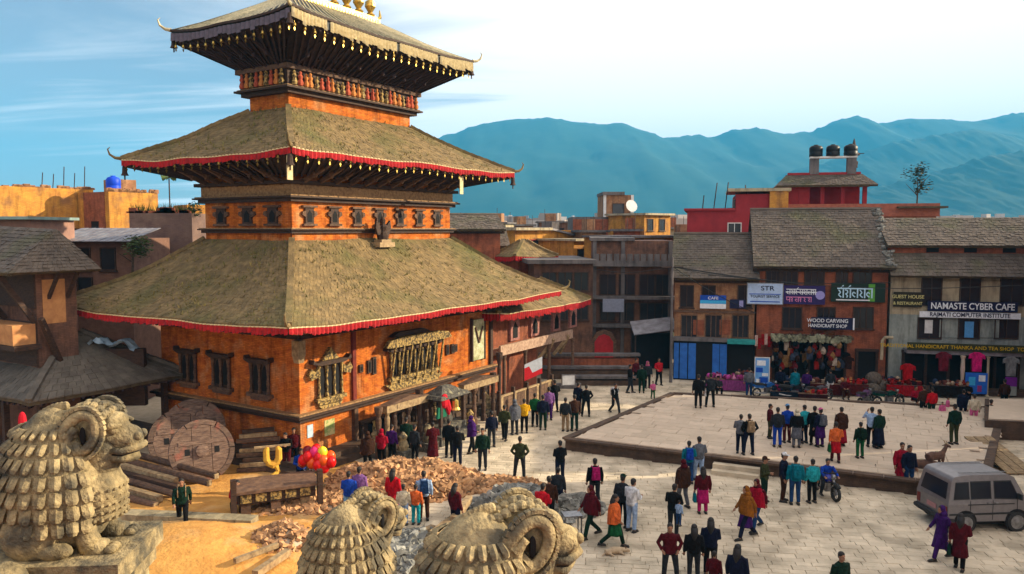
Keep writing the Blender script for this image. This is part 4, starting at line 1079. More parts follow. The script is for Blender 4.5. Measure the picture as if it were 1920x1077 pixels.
q = MB(); q.box(3.6, 4.6, 1, 1.1, zt + .2, zt + .9); q.tube([(3.6, 1, zt + .2), (3.2, 1.4, zt + .2)], .04, n=4); q.build('solar_panel', M['pane'], t)
t, A, w, zt = block('roof_terrace_house', 'brick house with orange parapet terrace and tiled roof pavilion', 1462, 1752, 386, 66, 8, 'brick', FR)
q = MB(); q.box(-.2, w + .2, -.25, .1, zt - .9, zt + .15); q.build('parapet', mat('salmon_parapet', (.40, .13, .08), (.28, .09, .06), scale=3, brick=.4), t)
q = MB(); q.box(w - 3.0, w + .6, -1.0, 4, zt - .25, zt - .1); q.build('eave_slab', M['tile_base'], t)
Pv = thing('roof_pavilion', 'small red roof pavilion with tiled hip roof standing on the orange terrace', 'pavilion', A + Vector((math.cos(FR), math.sin(FR), 0)) * fx(A, FR, 1545), FR)
zb = zt; pw = 3.1
for x in (-pw, -1.9, -.2, 1.4, pw):
    q = MB(); q.box(x - .16, x + .16, .5, .8, zb, zb + 1.75); q.build('post', M['redpaint'], Pv)
q = MB(); q.box(-pw, pw, 2.8, 3.0, zb, zb + 1.7); q.build('back_wall', M['redpaint'], Pv)
q = MB(); q.box(-pw, -1.2, .55, .75, zb, zb + 1.7); q.build('side_panel', M['redpaint'], Pv)
roofP = link('roof_group', None, None)
bpy.data.objects.remove(roofP)
tiled_slope(Pv, [(-3.9, -.4, zb + 1.7), (3.9, -.4, zb + 1.7), (3.0, 1.6, zb + 2.7), (-3.0, 1.6, zb + 2.7)], seed=41)
q = MB(); q.add([(-3.9, 3.8, zb + 1.7), (3.9, 3.8, zb + 1.7), (3.0, 1.62, zb + 2.7), (-3.0, 1.62, zb + 2.7), (-3.9, -.4, zb + 1.69), (3.9, -.4, zb + 1.69)], [(3, 2, 1, 0), (4, 3, 0), (1, 2, 5)]); q.build('back_slope', M['tile_grey'], Pv)
q = MB(); q.box(-2.9, 2.9, 1.4, 1.8, zb + 2.66, zb + 2.86); q.build('ridge_beam', M['redpaint'], Pv)
ft = thing('tank_frame', 'pale concrete frame carrying the water tanks above the roof pavilion', 'stand', (0, 0, 0))
fo = A + Vector((math.cos(FR), math.sin(FR), 0)) * fx(A, FR, 1567)
ft.location = (fo.x, fo.y + 1.4, zb + 2.7); ft.rotation_euler = (0, 0, FR)
for x in (-1.35, 1.6):
    q = MB(); q.box(x - .35, x + .35, .0, .7, 0, 1.35); q.build('pier', M['concrete'], ft)
q = MB(); q.box(-1.7, 2.0, -.05, .75, 1.35, 1.5); q.build('slab', M['white'], ft)
tank = MB(); tank.lathe([(.5, 0), (.52, .05), (.52, .4), (.5, .42), (.52, .46), (.52, .8), (.4, .95), (.18, 1.0), (.18, 1.06)], n=14)
tkm = tank.mesh('water_tank', paint('black_plastic', (.05, .07, .08)), True)
for i, x in enumerate((-1.15, .2, 1.6)):
    d = Vector((math.cos(FR), math.sin(FR), 0))
    p = Vector((fo.x, fo.y + 1.4, zb + 4.2)) + d * x + Vector((0, .35, 0))
    link('water_tank', tkm, None, p, 0, label=('left', 'middle', 'right')[i] + ' one of three black water tanks on the pavilion frame', category='water tank', group='black water tanks on the roof pavilion').scale = (1.05, 1.05, .95)
p = D(1600, 315, 68); sp = thing('temple_spire', 'small dark metal spire beside the right water tank', 'spire', p)
q = MB(); q.lathe([(.35, 0), (.4, .5), (.15, .7), (.3, 1.0), (.55, 1.1), (.1, 1.6), (.2, 1.8), (.03, 2.5)], n=8); q.build('shaft', M['wood'], sp)
q = MB(); q.box(-.9, .9, -.02, .02, 1.2, 1.26); q.box(-.03, .03, -.02, .02, -2.2, 0); q.build('cross_bar', M['wood'], sp)
# water tank on the other roofs
def tree(name, label, p, h, crown, mt='leaf', n=900, leaf=.16, trunk_r=.08, seed=1, spread=1.0, lumps=7, group=None):
    rr = random.Random(seed)
    t = thing(name, label, 'tree' if h > 2 else 'bush', p, 0, group)
    q = MB(); q.tube([(0, 0, 0), (.05, .02, h * .4), (0, 0, h * .8)], [trunk_r, trunk_r * .7, trunk_r * .3], n=6)
    for i in range(5):
        a = rr.uniform(0, 6.3); z0 = h * rr.uniform(.3, .6); q.tube([(0, 0, z0), (math.cos(a) * crown * .35, math.sin(a) * crown * .35, z0 + h * .15), (math.cos(a) * crown * .7, math.sin(a) * crown * .7, z0 + h * .3)], [trunk_r * .5, trunk_r * .35, .01], n=5)
    q.build('trunk', M['bark'], t)
    cs = [(Vector((rr.uniform(-1, 1) * crown * .6, rr.uniform(-1, 1) * crown * .6, h * .7 + rr.uniform(-.5, .5) * h * .5 * spread)), crown * rr.uniform(.3, .55)) for _ in range(lumps)]
    q = MB()
    for i in range(n):
        c, r = cs[rr.randrange(lumps)]
        d = Vector((rr.gauss(0, 1), rr.gauss(0, 1), rr.gauss(0, 1))).normalized() * r * rr.uniform(.5, 1.08)
        P = c + d; X = Matrix.Translation(P) @ Matrix.Rotation(rr.uniform(0, 6.3), 4, 'Z') @ Matrix.Rotation(rr.uniform(-1.2, 1.2), 4, 'X')
        s = leaf * rr.uniform(.6, 1.3)
        q.add([(-s * .5, 0, 0), (0, -s * .2, s * .08), (s * .5, 0, 0), (0, s * .2, s * .08)], [(0, 1, 2, 3)], X)
    q.build('crown', M[mt], t)
    return t
tree('small_tree', 'small rooftop tree with sparse layered crown behind the right roofs', Vector((D(1719, 380, 64).x, 64, D(1719, 392, 64).z)), 3.2, 1.25, 'leaf_dark', 380, .3, seed=4, spread=1.3)

# ---- the middle distance
t, A, w, zt = block('brick_tower', 'tall unfinished brick stair tower rising over grey apartment block', 1131, 1186, 366, 88, 6, 'brick_tan', 0)
q = MB(); q.box(-.1, w - 1.0, -.3, 6, zt, zt + .35); q.build('cap_slab', M['concrete'], t)
for x in (0, w - .25): 
    q = MB(); q.box(x, x + .3, -.12, .0, 0, zt); q.build('concrete_column', M['white'], t)
window(t, w * .5, zt - 2.4, 1.2, 1.4, frame='wood', bars=0)
t2 = thing('dish_antenna', 'round white dish beside the brick stair tower top', 'antenna', D(1182, 388, 87)); t2.scale = (.7,) * 3
q = MB(); q.lathe([(.05, 0), (.6, .15), (.95, .4), (1.0, .42)], n=14, X=Matrix.Rotation(R(70), 4, 'X') @ Matrix.Rotation(R(20), 4, 'Y')); q.build('dish', M['white'], t2)
q = MB(); q.tube([(0, 0, -1.6), (0, 0, 0)], .07, n=6); q.build('mast', M['steel'], t2)
t, A, w, zt = block('apartment_block', 'long grey apartment block with brick bands behind the dark houses', 1074, 1252, 407, 84, 8, 'concrete', 0)
q = MB(); q.box(.0, w, -.06, -.002, zt - 2.0, zt - .25); q.build('brick_band', M['brick'], t)
for i in range(6): window(t, 1.2 + i * (w - 2.4) / 5, zt - 4.2, 1.1, 1.3, frame='concrete', bars=1)
t, A, w, zt = block('yellow_block', 'sunlit cream roof room at the right end of the apartment block', 1208, 1256, 404, 80, 5, 'yellow', R(40))
for px in (1218, 1240): window(t, fx(A, R(40), px), D(px, 432, 80).z, .8, 1.1, frame='wood', bars=0)
q = MB(); q.box(-.3, w + .3, -.4, 5.3, zt, zt + .2); q.build('slab', M['cream'], t)
# sunlit yellow house with openings
t, A, w, zt = block('yellow_house', 'sunlit yellow flat roofed house with dark doorways right of the pagoda', 966, 1076, 432, 74, 7, 'yellow', R(42))
for px in (985, 1006, 1030, 1055):
    window(t, fx(A, R(42), px), D(px, 482, 78).z, 1.2, 1.7, frame='redpaint', bars=0, sill=False)
q = MB(); q.box(-.4, w * .55, -.6, 7.2, zt, zt + .25); q.build('roof_slab', M['cream'], t)
q = MB(); q.prism([(w * .5, zt + .1), (w + .6, zt - .7), (w + .6, zt - .55), (w * .5, zt + .3)], -.5, 6); q.build('tin_slope', M['tin'], t)
t, A, w, zt = block('orange_house', 'low sunlit orange house with arched openings under the brick tower', 1076, 1118, 452, 72, 6, 'yellow', R(38))
q = MB(); q.box(-.2, w + .2, -.5, 6, zt, zt + .2); q.build('roof_slab', M['cream'], t)
window(t, w * .35, zt - 2.3, 1.0, 1.5, frame='wood', bars=0); window(t, w * .78, zt - 2.3, 1.0, 1.5, frame='wood', bars=0)
t, A, w, zt = block('terrace_room', 'sunlit orange terrace rooms above the dark four storey house', 1182, 1256, 446, 66, 6, 'yellow', R(35))
for px in (1198, 1218, 1240): window(t, fx(A, R(35), px), D(px, 478, 68).z, .8, 1.3, frame='wood', bars=0)
q = MB(); q.box(-.3, w + .4, -.4, 6, zt, zt + .18); q.build('roof_slab', M['concrete'], t)
# dark four storey house in the middle with balconies
t, A, w, zt = block('dark_brick_house', 'dark four storey brick house with concrete balconies facing the square', 1112, 1262, 452, 60, 9, 'darkwall', R(-5))
ang = R(-5)
for py, hh in ((499, 10), (560, 6), (612, 6)):
    z = D(1180, py, 60).z; q = MB(); q.box(-.2, w + .2, -.7, -.001, z, z + hh * .041); q.build('balcony_slab', M['concrete'], t)
for i in range(12):
    z = D(1180, 499, 60).z; q = MB(); x = w * (i + .5) / 12; q.box(x - .2, x + .2, -.7, -.62, z + .41, z + .95); q.build('baluster', M['concrete'], t)
for px in (1140, 1176, 1215, 1243):
    window(t, fx(A, ang, px), D(px, 552, 60).z, 1.15, 1.5, bars=1); window(t, fx(A, ang, px), D(px, 600, 60).z, 1.05, 1.3, bars=1)
for px in (1115, 1168, 1257): 
    x = fx(A, ang, px); q = MB(); q.box(x - .14, x + .14, -.2, -.002, 0, zt); q.build('concrete_column', M['concrete'], t)
q = MB(); x = fx(A, ang, 1150); z = D(1150, 583, 60).z; q.box(x - .8, x + .8, -.78, -.72, z, z + 1.0); q.build('hung_washing', paint('washing_grey', (.55, .58, .66)), t)
q = MB(); q.box(-.2, w * .52, -.3, 9, zt, zt + .25); q.build('roof_slab', M['concrete'], t)
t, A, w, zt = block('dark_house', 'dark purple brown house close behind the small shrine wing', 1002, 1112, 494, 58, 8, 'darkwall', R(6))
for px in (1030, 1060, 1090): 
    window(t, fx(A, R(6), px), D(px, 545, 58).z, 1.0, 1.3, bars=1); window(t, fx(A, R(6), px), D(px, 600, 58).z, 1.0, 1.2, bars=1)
q = MB(); q.box(-.6, w + .1, -.8, 8, zt, zt + .3); q.build('roof_slab', M['concrete'], t)
# ground level between: red doorway, low wall, fountain slabs, awning
t = thing('red_doorway', 'crimson arched doorway in the dark wall at the back lane', 'door', D(1132, 674, 58.5)); t.location.z = 0
q = MB(); q.prism([(-.95, 0), (.95, 0), (.95, 1.6), (.6, 2.2), (0, 2.45), (-.6, 2.2), (-.95, 1.6)], 0, .25); q.build('arch_frame', M['wood_mid'], t)
q = MB(); q.prism([(-.7, 0), (.7, 0), (.7, 1.5), (.4, 1.95), (0, 2.1), (-.4, 1.95), (-.7, 1.5)], -.04, 0); q.build('door_leaf', mat('crimson_door', (.42, .02, .03), (.3, .015, .02), scale=4), t)
t = thing('tin_awning', 'grey tin awning with a black block for its shade beside the blue shop', 'awning', D(1228, 612, 55)); t.location.z = 0
za = D(1228, 612, 55).z
q = MB(); q.add([(-1.6, -.9, za - .5), (1.5, -.9, za - .1), (1.5, 1.2, za + .55), (-1.6, 1.2, za + .2)], [(0, 1, 2, 3)]); 
q.add([(-1.6, -.9, za - .55), (1.5, -.9, za - .15), (1.5, 1.2, za + .5), (-1.6, 1.2, za + .15)], [(3, 2, 1, 0)]); q.build('tin_sheet', M['tin'], t)
for x, y, z in ((-1.5, -.8, za - .5), (1.4, -.8, za - .15), (-1.5, 1.1, za + .1), (1.4, 1.1, za + .4)):
    q = MB(); q.tube([(x, y, 0), (x, y, z)], .05, n=6); q.build('post', M['wood'], t)
q = MB(); q.box(-1.5, 1.4, .6, 1.0, 0, za - .6); q.build('stall_shade', M['black'], t)  # black block paints the shade beneath the tin sheet
# stepped basin: slabs
t = thing('stepped_basin', 'low stone basin of stepped slabs and dark brick wall at the end of the lane', 'basin', D(1115, 700, 50)); t.location.z = 0
for i, (x0, x1, y0, y1, z1, m_) in enumerate(((-3.4, 3.4, 3.4, 3.9, 1.25, 'brick'), (-3.5, 3.5, 3.3, 4.0, 1.42, 'concrete'), (-3.4, 3.2, 1.6, 2.0, .75, 'platbrick'), (-3.5, 3.3, 1.5, 2.1, .85, 'concrete'), (-2.0, 3.0, -.6, -.1, .5, 'platbrick'), (-2.1, 3.1, -.7, 0, .62, 'concrete'), (-3.2, -1.0, -1.6, -1.2, .3, 'concrete'))):
    q = MB(); zlo = 0 if i % 2 == 0 else z1 - .16; q.box(x0, x1, y0, y1, zlo, z1 - (.165 if i % 2 == 0 and i < 6 else 0)); q.build('stone_slab' if i % 2 else 'basin_wall', M[m_], t)
# roofs just right of the pagoda
t = gable_house('tiled_house', 'dark tiled roof house just right of the pagoda middle storey', Vector((D(850, 430, 62).x - 1, 62, 0)), R(12), 4.8, 6, 10.0, 11.2, 'brick', seed=51)
t = gable_house('tiled_house', 'low pale tiled house with red trim behind the pagoda lower roof', Vector((D(868, 430, 66).x, 66, 0)), R(8), 3.6, 6, 8.6, 10.4, 'brick_tan', seed=52)
sh = thing('small_pagoda', 'little two tier shrine roof with red eave cloth in front of the yellow house', 'shrine', Vector((D(982, 480, 63).x, 63, 0)), R(30))
q = MB(); q.box(-1.3, 1.3, -1.3, 1.3, 0, 8.2); q.build('wall', M['brick'], sh)
rf, Ps, fs_ = hip_roof(sh, (2.0, 2.0, D(982, 487, 61).z + .2), (.2, .2, D(982, 452, 61).z), .15, .06, .1, tile=(.3, .3), seed=77, sides=(0, 3))
valance(rf, Ps, fs_, M['red_cloth'], None, drop=.4, top=-.02, sides=(0, 3), seed=12)
tree('dark_tree', 'dark green tree squeezed between pagoda and the little shrine roof', Vector((D(936, 470, 66).x, 66, 3)), 6.2, 1.5, 'leaf_dark', 900, .3, trunk_r=.15, seed=9, spread=.9)

for (px0, px1, py, Y, wl, an, lab) in ((862, 900, 428, 78, 'brick', 20, 'narrow dark brick house beside the pagoda in the far roofs'), (902, 948, 420, 96, 'cream', -10, 'pale cream flat house far behind the dark tree'), (952, 1000, 424, 104, 'brick_tan', 15, 'tan flat roofed house behind the yellow house'), (1010, 1066, 418, 112, 'darkwall', 0, 'dark brown block far behind the yellow house roof'), (1030, 1072, 440, 80, 'brick', 30, 'red brick terrace wall between yellow and orange houses'), (1092, 1136, 436, 76, 'brick_tan', 10, 'brown brick roof room left of the unfinished tower'), (1150, 1200, 434, 74, 'brick', -8, 'reddish brick terrace wall in front of the apartment block'), (1256, 1292, 430, 86, 'cream', 20, 'pale small house seen between apartment block and red house'), (1262, 1300, 446, 76, 'darkwall', 5, 'dark low house wall left of the red house')):
    t, A, w, zt = block('far_house', lab, px0, px1, py, Y, 6, wl, R(an))
    q = MB(); q.box(-.3, w + .3, -.4, 6.2, zt, zt + .22); q.build('roof_slab', M['concrete'], t)
    n = max(1, int(w / 1.6))
    for i in range(n): window(t, w * (i + .5) / n, zt - 1.9, .75, 1.1, bars=0)
    q = MB(); x = w * rnd.uniform(.2, .6); q.box(x, x + w * .35, 1, 3, zt + .22, zt + 1.3); q.build('roof_hut', M[rnd.choice(['brick', 'brick_tan', 'concrete'])], t)
    for i in range(3):
        q = MB(); x = w * rnd.random(); q.tube([(x, .4, zt), (x, .4, zt + rnd.uniform(.9, 2.0))], .03, n=4); q.build('iron_rod', M['wood'], t)
# wires and a pole
pole = thing('utility_pole', 'grey utility pole with cross arm at the blue shop corner', 'pole', D(1262, 430, 50.5).xy.to_3d())
q = MB(); q.tube([(0, 0, 0), (0, 0, 8.2)], [.11, .07], n=8); q.build('shaft', M['concrete'], pole)
q = MB(); q.box(-.7, .7, -.05, .05, 7.5, 7.6); q.build('cross_arm', M['wood'], pole)
pb_ = Vector((pole.location.x, pole.location.y, 7.6))
for i, (e, lab) in enumerate(((D(1421, 522, 49.6), 'black cable from the pole to the red brick house eave'), (D(1672, 530, 47.6), 'long sagging black cable along the upper shop signs'), (D(1925, 535, 44.5), 'longest sagging cable reaching the cafe house'), (D(1418, 588, 50.2), 'low black cable across the tan brick house'), (D(1115, 505, 58.5), 'black cable from the pole to the dark balcony house'))):
    t = thing('power_cable', lab, 'cable', pb_, 0, 'power cables along the shop row'); d = e - pb_; d.z += 0
    q = MB(); q.tube([d * (k / 14) - Vector((0, 0, math.sin(math.pi * k / 14) * d.length * .035)) for k in range(15)], .022, n=4); q.build('wire', M['rubber'], t)
# ---- houses on the left
UA = TAZ   # direction of the temple's long side
def Lb(px, Y): return Vector((D(px, 430, Y).x, Y, 0))
# long yellow wall
A = Lb(-60, 52); 
t = thing('yellow_building', 'long sunlit yellow building with worn flat top at the far left', 'house', A, UA)
w = fx(A, UA, 180); zt = D(60, 352, 56).z
q = MB(); q.box(0, w, 0, 8, 0, zt); q.build('wall', M['yellow'], t)
rr = random.Random(9); q = MB()
for i in range(44): q.box(-.2, .2, -.12, .12, 0, rr.uniform(.05, .3), Matrix.Translation((w * rr.random(), .15, zt)))
q.build('broken_coping', M['brick_tan'], t, kind='stuff')
q = MB(); q.box(0, w, -.12, 0, zt - 3.1, zt - 2.9); q.build('ledge', M['wood_mid'], t)
q = MB()
for i in range(30): q.box(-.25, .25, -.35, .0, 0, rr.uniform(.06, .25), Matrix.Translation((w * rr.random(), -.02, zt - 2.89)))
q.build('rubble_line', M['rubble'], t, kind='stuff')
for i in range(5):
    q = MB(); x = w * (.6 + .09 * i); q.tube([(x, .6, zt), (x + .1, .6, zt + rr.uniform(1, 2.2))], .035, n=4); q.build('iron_rod', M['wood'], t)
A = Lb(206, 56); w = fx(A, UA, 300)
t = thing('yellow_brick_house', 'orange yellow house with dark brown end wall and blue tank on top', 'house', A, UA); zt = D(225, 362, 58).z
q = MB(); q.box(0, w, 0, 4.0, 0, zt); q.build('wall', M['yellow'], t)
q = MB(); q.box(-.05, 0, .5, 3.2, 0, zt); q.build('end_wall', M['brick'], t)
q = MB(); q.box(-.1, -.051, 1.3, 2.2, zt - 3.4, zt - 2.1); q.build('opening', M['black'], t)
q = MB()
for i in range(40): q.box(-.15, .15, -.1, .1, 0, rr.uniform(.04, .3), Matrix.Translation((w * rr.random(), .12, zt)))
q.build('broken_coping', M['brick_tan'], t, kind='stuff')
q = MB(); q.box(.4 * w, .75 * w, 1.2, 3.2, zt, zt + 1.0); q.build('roof_hut', M['brick_tan'], t)
p = A + Vector((math.cos(UA), math.sin(UA), 0)) * .6 + Vector((-.8, 1.2, zt + .02))
p = Vector((D(212, 330, 57.4).x, 57.4, zt + .0))
link('water_tank', tank.mesh('water_tank', paint('blue_plastic', (.02, .28, .85)), True), None, p, 0, label='bright blue water tank on the roof left of the pagoda', category='water tank').scale = (.95, .95, 1.15)
t = thing('small_pylon', 'thin pole with green leaves on the far roof left of the pagoda', 'pole', D(318, 372, 60)); q = MB(); q.tube([(0, 0, -1), (0, 0, 1.7)], .05, n=5); q.build('shaft', M['wood'], t)
q = MB()
for i in range(7): a = i * .9; q.add([(0, 0, 1.6), (math.cos(a) * .6, math.sin(a) * .6, 1.75), (math.cos(a + .3) * .5, math.sin(a + .3) * .5, 1.3)], [(0, 1, 2)])
q.build('leaves', M['leaf'], t)
# unlit brick wall block
A = Lb(243, 50); t = thing('grey_brick_house', 'bare grey brown brick house with weeds along its roof edge', 'house', A, R(0)); w = fx(A, 0, 362); zt = D(300, 400, 50).z
q = MB(); q.box(0, w, 0, 6, 0, zt); q.build('wall', mat('grey_brown_brick', (.22, .14, .11), (.14, .09, .08), scale=1.5, brick=.5, c3=(.28, .2, .15), c3thr=(.5, .7)), t)
q = MB(); rr = random.Random(19)
for i in range(380):
    x = rr.uniform(0, w); q.add([(x, .2, zt), (x + .05, .2, zt), (x + rr.uniform(-.2, .2), .2 + rr.uniform(-.2, .2), zt + rr.uniform(.15, .75))], [(0, 1, 2)])
q.build('weeds', M['leaf'], t, kind='stuff')
q = MB()
for i in range(24): q.box(-.25, .25, -.12, .12, 0, rr.uniform(.05, .4), Matrix.Translation((w * rr.random(), .15, zt)))
q.build('broken_coping', M['brick'], t, kind='stuff')
A = Lb(352, 54); t = thing('lit_wall_house', 'narrow sunlit orange wall piece touching the pagoda middle storey', 'house', A, R(40)); w = fx(A, R(40), 388); zt = D(370, 384, 54).z
q = MB(); q.box(0, w, 0, 3, 0, zt); q.build('wall', M['yellow'], t)
window(t, w * .5, D(370, 430, 54).z, .7, .8, bars=0)
# tin roofed brick house
A = Lb(108, 44); t = thing('tin_roof_house', 'brick house with rusty tin roof and two dark window rows at left', 'house', A, R(0)); w = fx(A, 0, 246); zt = D(180, 448, 44).z
q = MB(); q.box(0, w, 0, 5, 0, zt); q.build('wall', mat('dusky_brick', (.24, .13, .09), (.15, .08, .06), scale=2, brick=.5), t)
for px in (156, 203): window(t, fx(A, 0, px), D(px, 505, 44).z, .75, 1.15, bars=0)
window(t, fx(A, 0, 158), D(158, 548, 44).z, .75, .8, bars=0)
for i in range(11):
    q = MB(); x0 = -.3 + (w + .7) * i / 11; x1 = -.3 + (w + .7) * (i + .96) / 11; q.add([(x0, -.9, zt - .12), (x1, -.9, zt - .12 + .02), (x1, 3, zt + .62), (x0, 3, zt + .6), (x0, -.9, zt - .15), (x1, -.9, zt - .15), (x1, 3, zt + .58), (x0, 3, zt + .58)], [(0, 1, 2, 3), (7, 6, 5, 4), (0, 4, 5, 1), (2, 6, 7, 3), (1, 5, 6, 2), (0, 3, 7, 4)]); q.build('tin_sheet', M['tin'], t)
tree('leafy_bush', 'yellow green bush growing above the lower pagoda roof at left', Vector((D(248, 500, 43).x, 43, D(248, 512, 43).z)), 1.9, 1.15, 'leaf', 700, .22, seed=3, spread=.9)
tree('leafy_bush', 'small dark weed bush on top of the grey brick house', Vector((D(345, 400, 49).x, 50.5, zt + 1.2)), .9, .8, 'leaf_dark', 250, .2, seed=6)
# timber house at far left, with struts
HA = Vector((D(62, 430, 33).x, 33, 0))
t = thing('timber_house', 'old timber house with sagging tile roof and slanted struts at the left edge', 'house', HA, UA)
we = 1.7; zh = D(60, 508, 33).z
q = MB(); q.box(0, we, 0, 9, 0, zh); q.build('wall', M['darkwall'], t)
q = MB(); q.box(.25, 1.2, -.03, -.001, zh - 2.3, zh - .4); q.build('painted_sun_patch', mat('sun_toned_mud_wall', (.55, .27, .10), (.4, .18, .07), scale=3), t)  # sunlit patch put into the wall as a brighter mud colour
q = MB(); q.box(-.08, -.002, 0, 9, zh - 1.6, zh); q.box(-.08, -.002, 0, 9, zh - 4.1, zh - 2.2); q.build('dark_screen', M['wood'], t)
q = MB(); q.box(-1.0, -.085, 0, 9, zh - 3.1, zh - 2.25); q.build('balcony_front', mat('sun_toned_mud_wall', (.55, .27, .10), (.4, .18, .07), scale=3), t)  # sunlight put into the balcony front's orange mud colour
q = MB(); q.box(-1.1, 0, -.3, 9, zh - 3.3, zh - 3.105); q.build('balcony_beam', M['wood'], t)
for y in (.1, 2.6, 5): 
    q = MB(); q.bar((-.05, y, zh - 2.2), (-1.4, y, zh - .1), .16, .2); q.build('strut', M['wood'], t)
for x in (.5, 1.3):
    q = MB(); q.bar((x, -.02, zh - 1.2), (x, -.9, zh - .1), .12, .14); q.build('strut', M['wood'], t)
q = MB(); q.bar((.9, -.1, zh - 4.2), (-.1, -.5, zh - 2.0), .2, .2); q.build('strut', M['wood'], t)
tiled_slope(t, [(-1.6, 9, zh), (-1.6, -1.2, zh), (1.0, .3, zh + 1.75), (1.0, 9, zh + 2.0)], seed=61, mt='tile_grey')
tiled_slope(t, [(-1.6, -1.2, zh), (we + .6, -1.0, zh), (1.0 + .1, .3, zh + 1.75), (1.0, .3, zh + 1.75)], seed=62, mt='tile_grey')
q = MB(); q.add([(we + .6, -1.0, zh), (we + .6, 9, zh), (1.0, 9, zh + 2), (1.0, .3, zh + 1.75)], [(0, 1, 2, 3)]); q.build('back_slope', M['tile'], t)
for i, px in enumerate((20, 50)):
    pass
A = Lb(-40, 40); t = thing('pink_house', 'small pinkish plaster house with green tin edge behind the timber house', 'house', A, 0); w = fx(A, 0, 60); zt = D(20, 412, 40).z
q = MB(); q.box(0, w, 0, 4, 0, zt); q.build('wall', mat('dull_pink', (.36, .2, .15), (.25, .14, .11), scale=2), t)
q = MB(); q.box(-.2, w + .3, -.7, 4, zt, zt + .15); q.build('tin_sheet', mat('green_tin', (.25, .36, .33), (.18, .25, .24), scale=2), t)
window(t, fx(A, 0, 12), zt - 1.8, .8, 1.2, bars=1)
# low rest house roof in front of the temple's shaded side
RN = Vector((-19.3, 31.0, 0)); ud = Vector((math.cos(UA), math.sin(UA), 0)); vd = Vector((-math.sin(UA), math.cos(UA), 0))
RC = RN + ud * 3.4 + vd * 3.6
rh = thing('rest_house', 'low open rest house with dull grey hipped roof left of the pagoda', 'pavilion', RC, UA)
rf, Pr, fr_ = hip_roof(rh, (3.7, 3.9, 3.15), (.35, .5, 5.3), .18, .03, .0, tile=(.34, .36), seed=71, sides=(0, 3), mt=mat('dusty_grey_tile', (.15, .13, .105), (.10, .085, .07), scale=2, bump=.5, bscale=14, island=.2), soffit=(2.8, 3.0, 3.0))
for x, y in ((-2.8, -3), (2.8, -3), (0, -3), (-2.8, 0), (-2.8, 3), (2.8, 3)):
    q = MB(); q.box(x - .12, x + .12, y - .12, y + .12, 0, 3.0); q.build('post', M['wood'], rh)
q = MB(); q.box(-3, 3, -3.2, 3.2, 0, .55); q.build('plinth', M['platbrick'], rh)
q = MB(); q.box(-2.6, 2.7, 1.5, 2.9, .55, 3.0); q.build('back_wall', M['darkwall'], rh)
t = thing('plastic_sheet', 'crumpled pale blue plastic sheet under the dark eave at left', 'sheet', D(215, 640, 35.5))
q = MB(); rr = random.Random(2); n = 12
vs = [((i / n - .5) * 2.1, (j / 5 - .5) * .8, .12 * rr.uniform(-1, 1) + .18 * math.sin(i * .9) - abs(i / n - .4) * .35) for j in range(6) for i in range(n + 1)]
q.add(vs, [(j * (n + 1) + i, j * (n + 1) + i + 1, (j + 1) * (n + 1) + i + 1, (j + 1) * (n + 1) + i) for j in range(5) for i in range(n)])
q.build('sheet', paint('pale_plastic', (.62, .72, .80), rough=.3), t)
q = MB(); q.box(-1.3, 1.3, .0, .3, -3, -.35); q.build('rack', M['wood'], t)
# houses out of the picture on the right: they really shade the square
def shade_house(x, y, w, d, h, label):
    t = thing('brick_house', label, 'house', (x, y, 0))
    q = MB(); q.box(0, w, 0, d, 0, h); q.build('wall', M['brick'], t)
    for k in range(3):
        for j in range(max(1, int(d / 2.6))):
            q = MB(); q.box(-.08, -.002, 1 + j * 2.5, 2 + j * 2.5, .9 + k * 2.9, 2.2 + k * 2.9); q.build('window', M['pane'], t)
    q = MB(); q.box(-.6, w + .6, -.05, d + .05, h, h + .25); q.build('roof', M['tile_grey'], t)
shade_house(25.2, 13.5, 9, 20.4, 10.4, 'brick house right of the square whose shadow lies over the front paving')
shade_house(32.0, 36.5, 9, 10.5, 11.6, 'brick house right of the square standing beside the cafe row')
# ================================================================== chariot wheels and timbers
def wheel_mesh(r=1.2, th=.28):
    parts = []
    # solid wheel of three planks: z up disc, axis along y
    def disc_piece(x0, x1):
        n = 10; pts = []
        xs = [x0 + (x1 - x0) * i / n for i in range(n + 1)]
        rr_ = r * .84
        up = [(x, math.sqrt(max(0, rr_ * rr_ - x * x))) for x in xs]
        return [(x, -z) for x, z in up] + [(x, z) for x, z in reversed(up)]
    for a, b in ((-r * .839, -r * .30), (-r * .285, r * .285), (r * .30, r * .839)):
        q = MB(); q.prism(disc_piece(a, b), -th * .42, th * .42); parts.append(('plank', q))
    for k in range(6):
        q = MB(); a0 = k * math.pi / 3 + .02; a1 = (k + 1) * math.pi / 3 - .02; n = 5
        inn = [(math.cos(a0 + (a1 - a0) * i / n) * r * .845, math.sin(a0 + (a1 - a0) * i / n) * r * .845) for i in range(n + 1)]
        out = [(math.cos(a0 + (a1 - a0) * i / n) * r, math.sin(a0 + (a1 - a0) * i / n) * r) for i in range(n + 1)]
        q.prism(inn + out[::-1], -th * .5, th * .5); parts.append(('felloe', q))
    q = MB(); q.lathe([(.12, -th * .9), (.24, -th * .8), (.26, 0), (.24, th * .8), (.12, th * .9)], n=12, X=Matrix.Rotation(R(90), 4, 'X')); parts.append(('hub', q))
    for x in (-.45, .45):
        q = MB(); q.box(x * r - .09, x * r + .09, -th * .45, -th * .43, -.12, .12); parts.append(('peg_hole', q))
    q = MB(); q.box(-r * .7, r * .7, -th * .52, -th * .43, .26, .42); parts.append(('batten', q))
    return parts
wheel_wood = mat('grey_wheel_wood', (.22, .145, .105), (.09, .055, .045), scale=3.5, bump=.8, stretch=(1, 1, 5), rough=.9, island=.3, c3=(.28, .10, .07), c3thr=(.6, .75), c3scale=2)
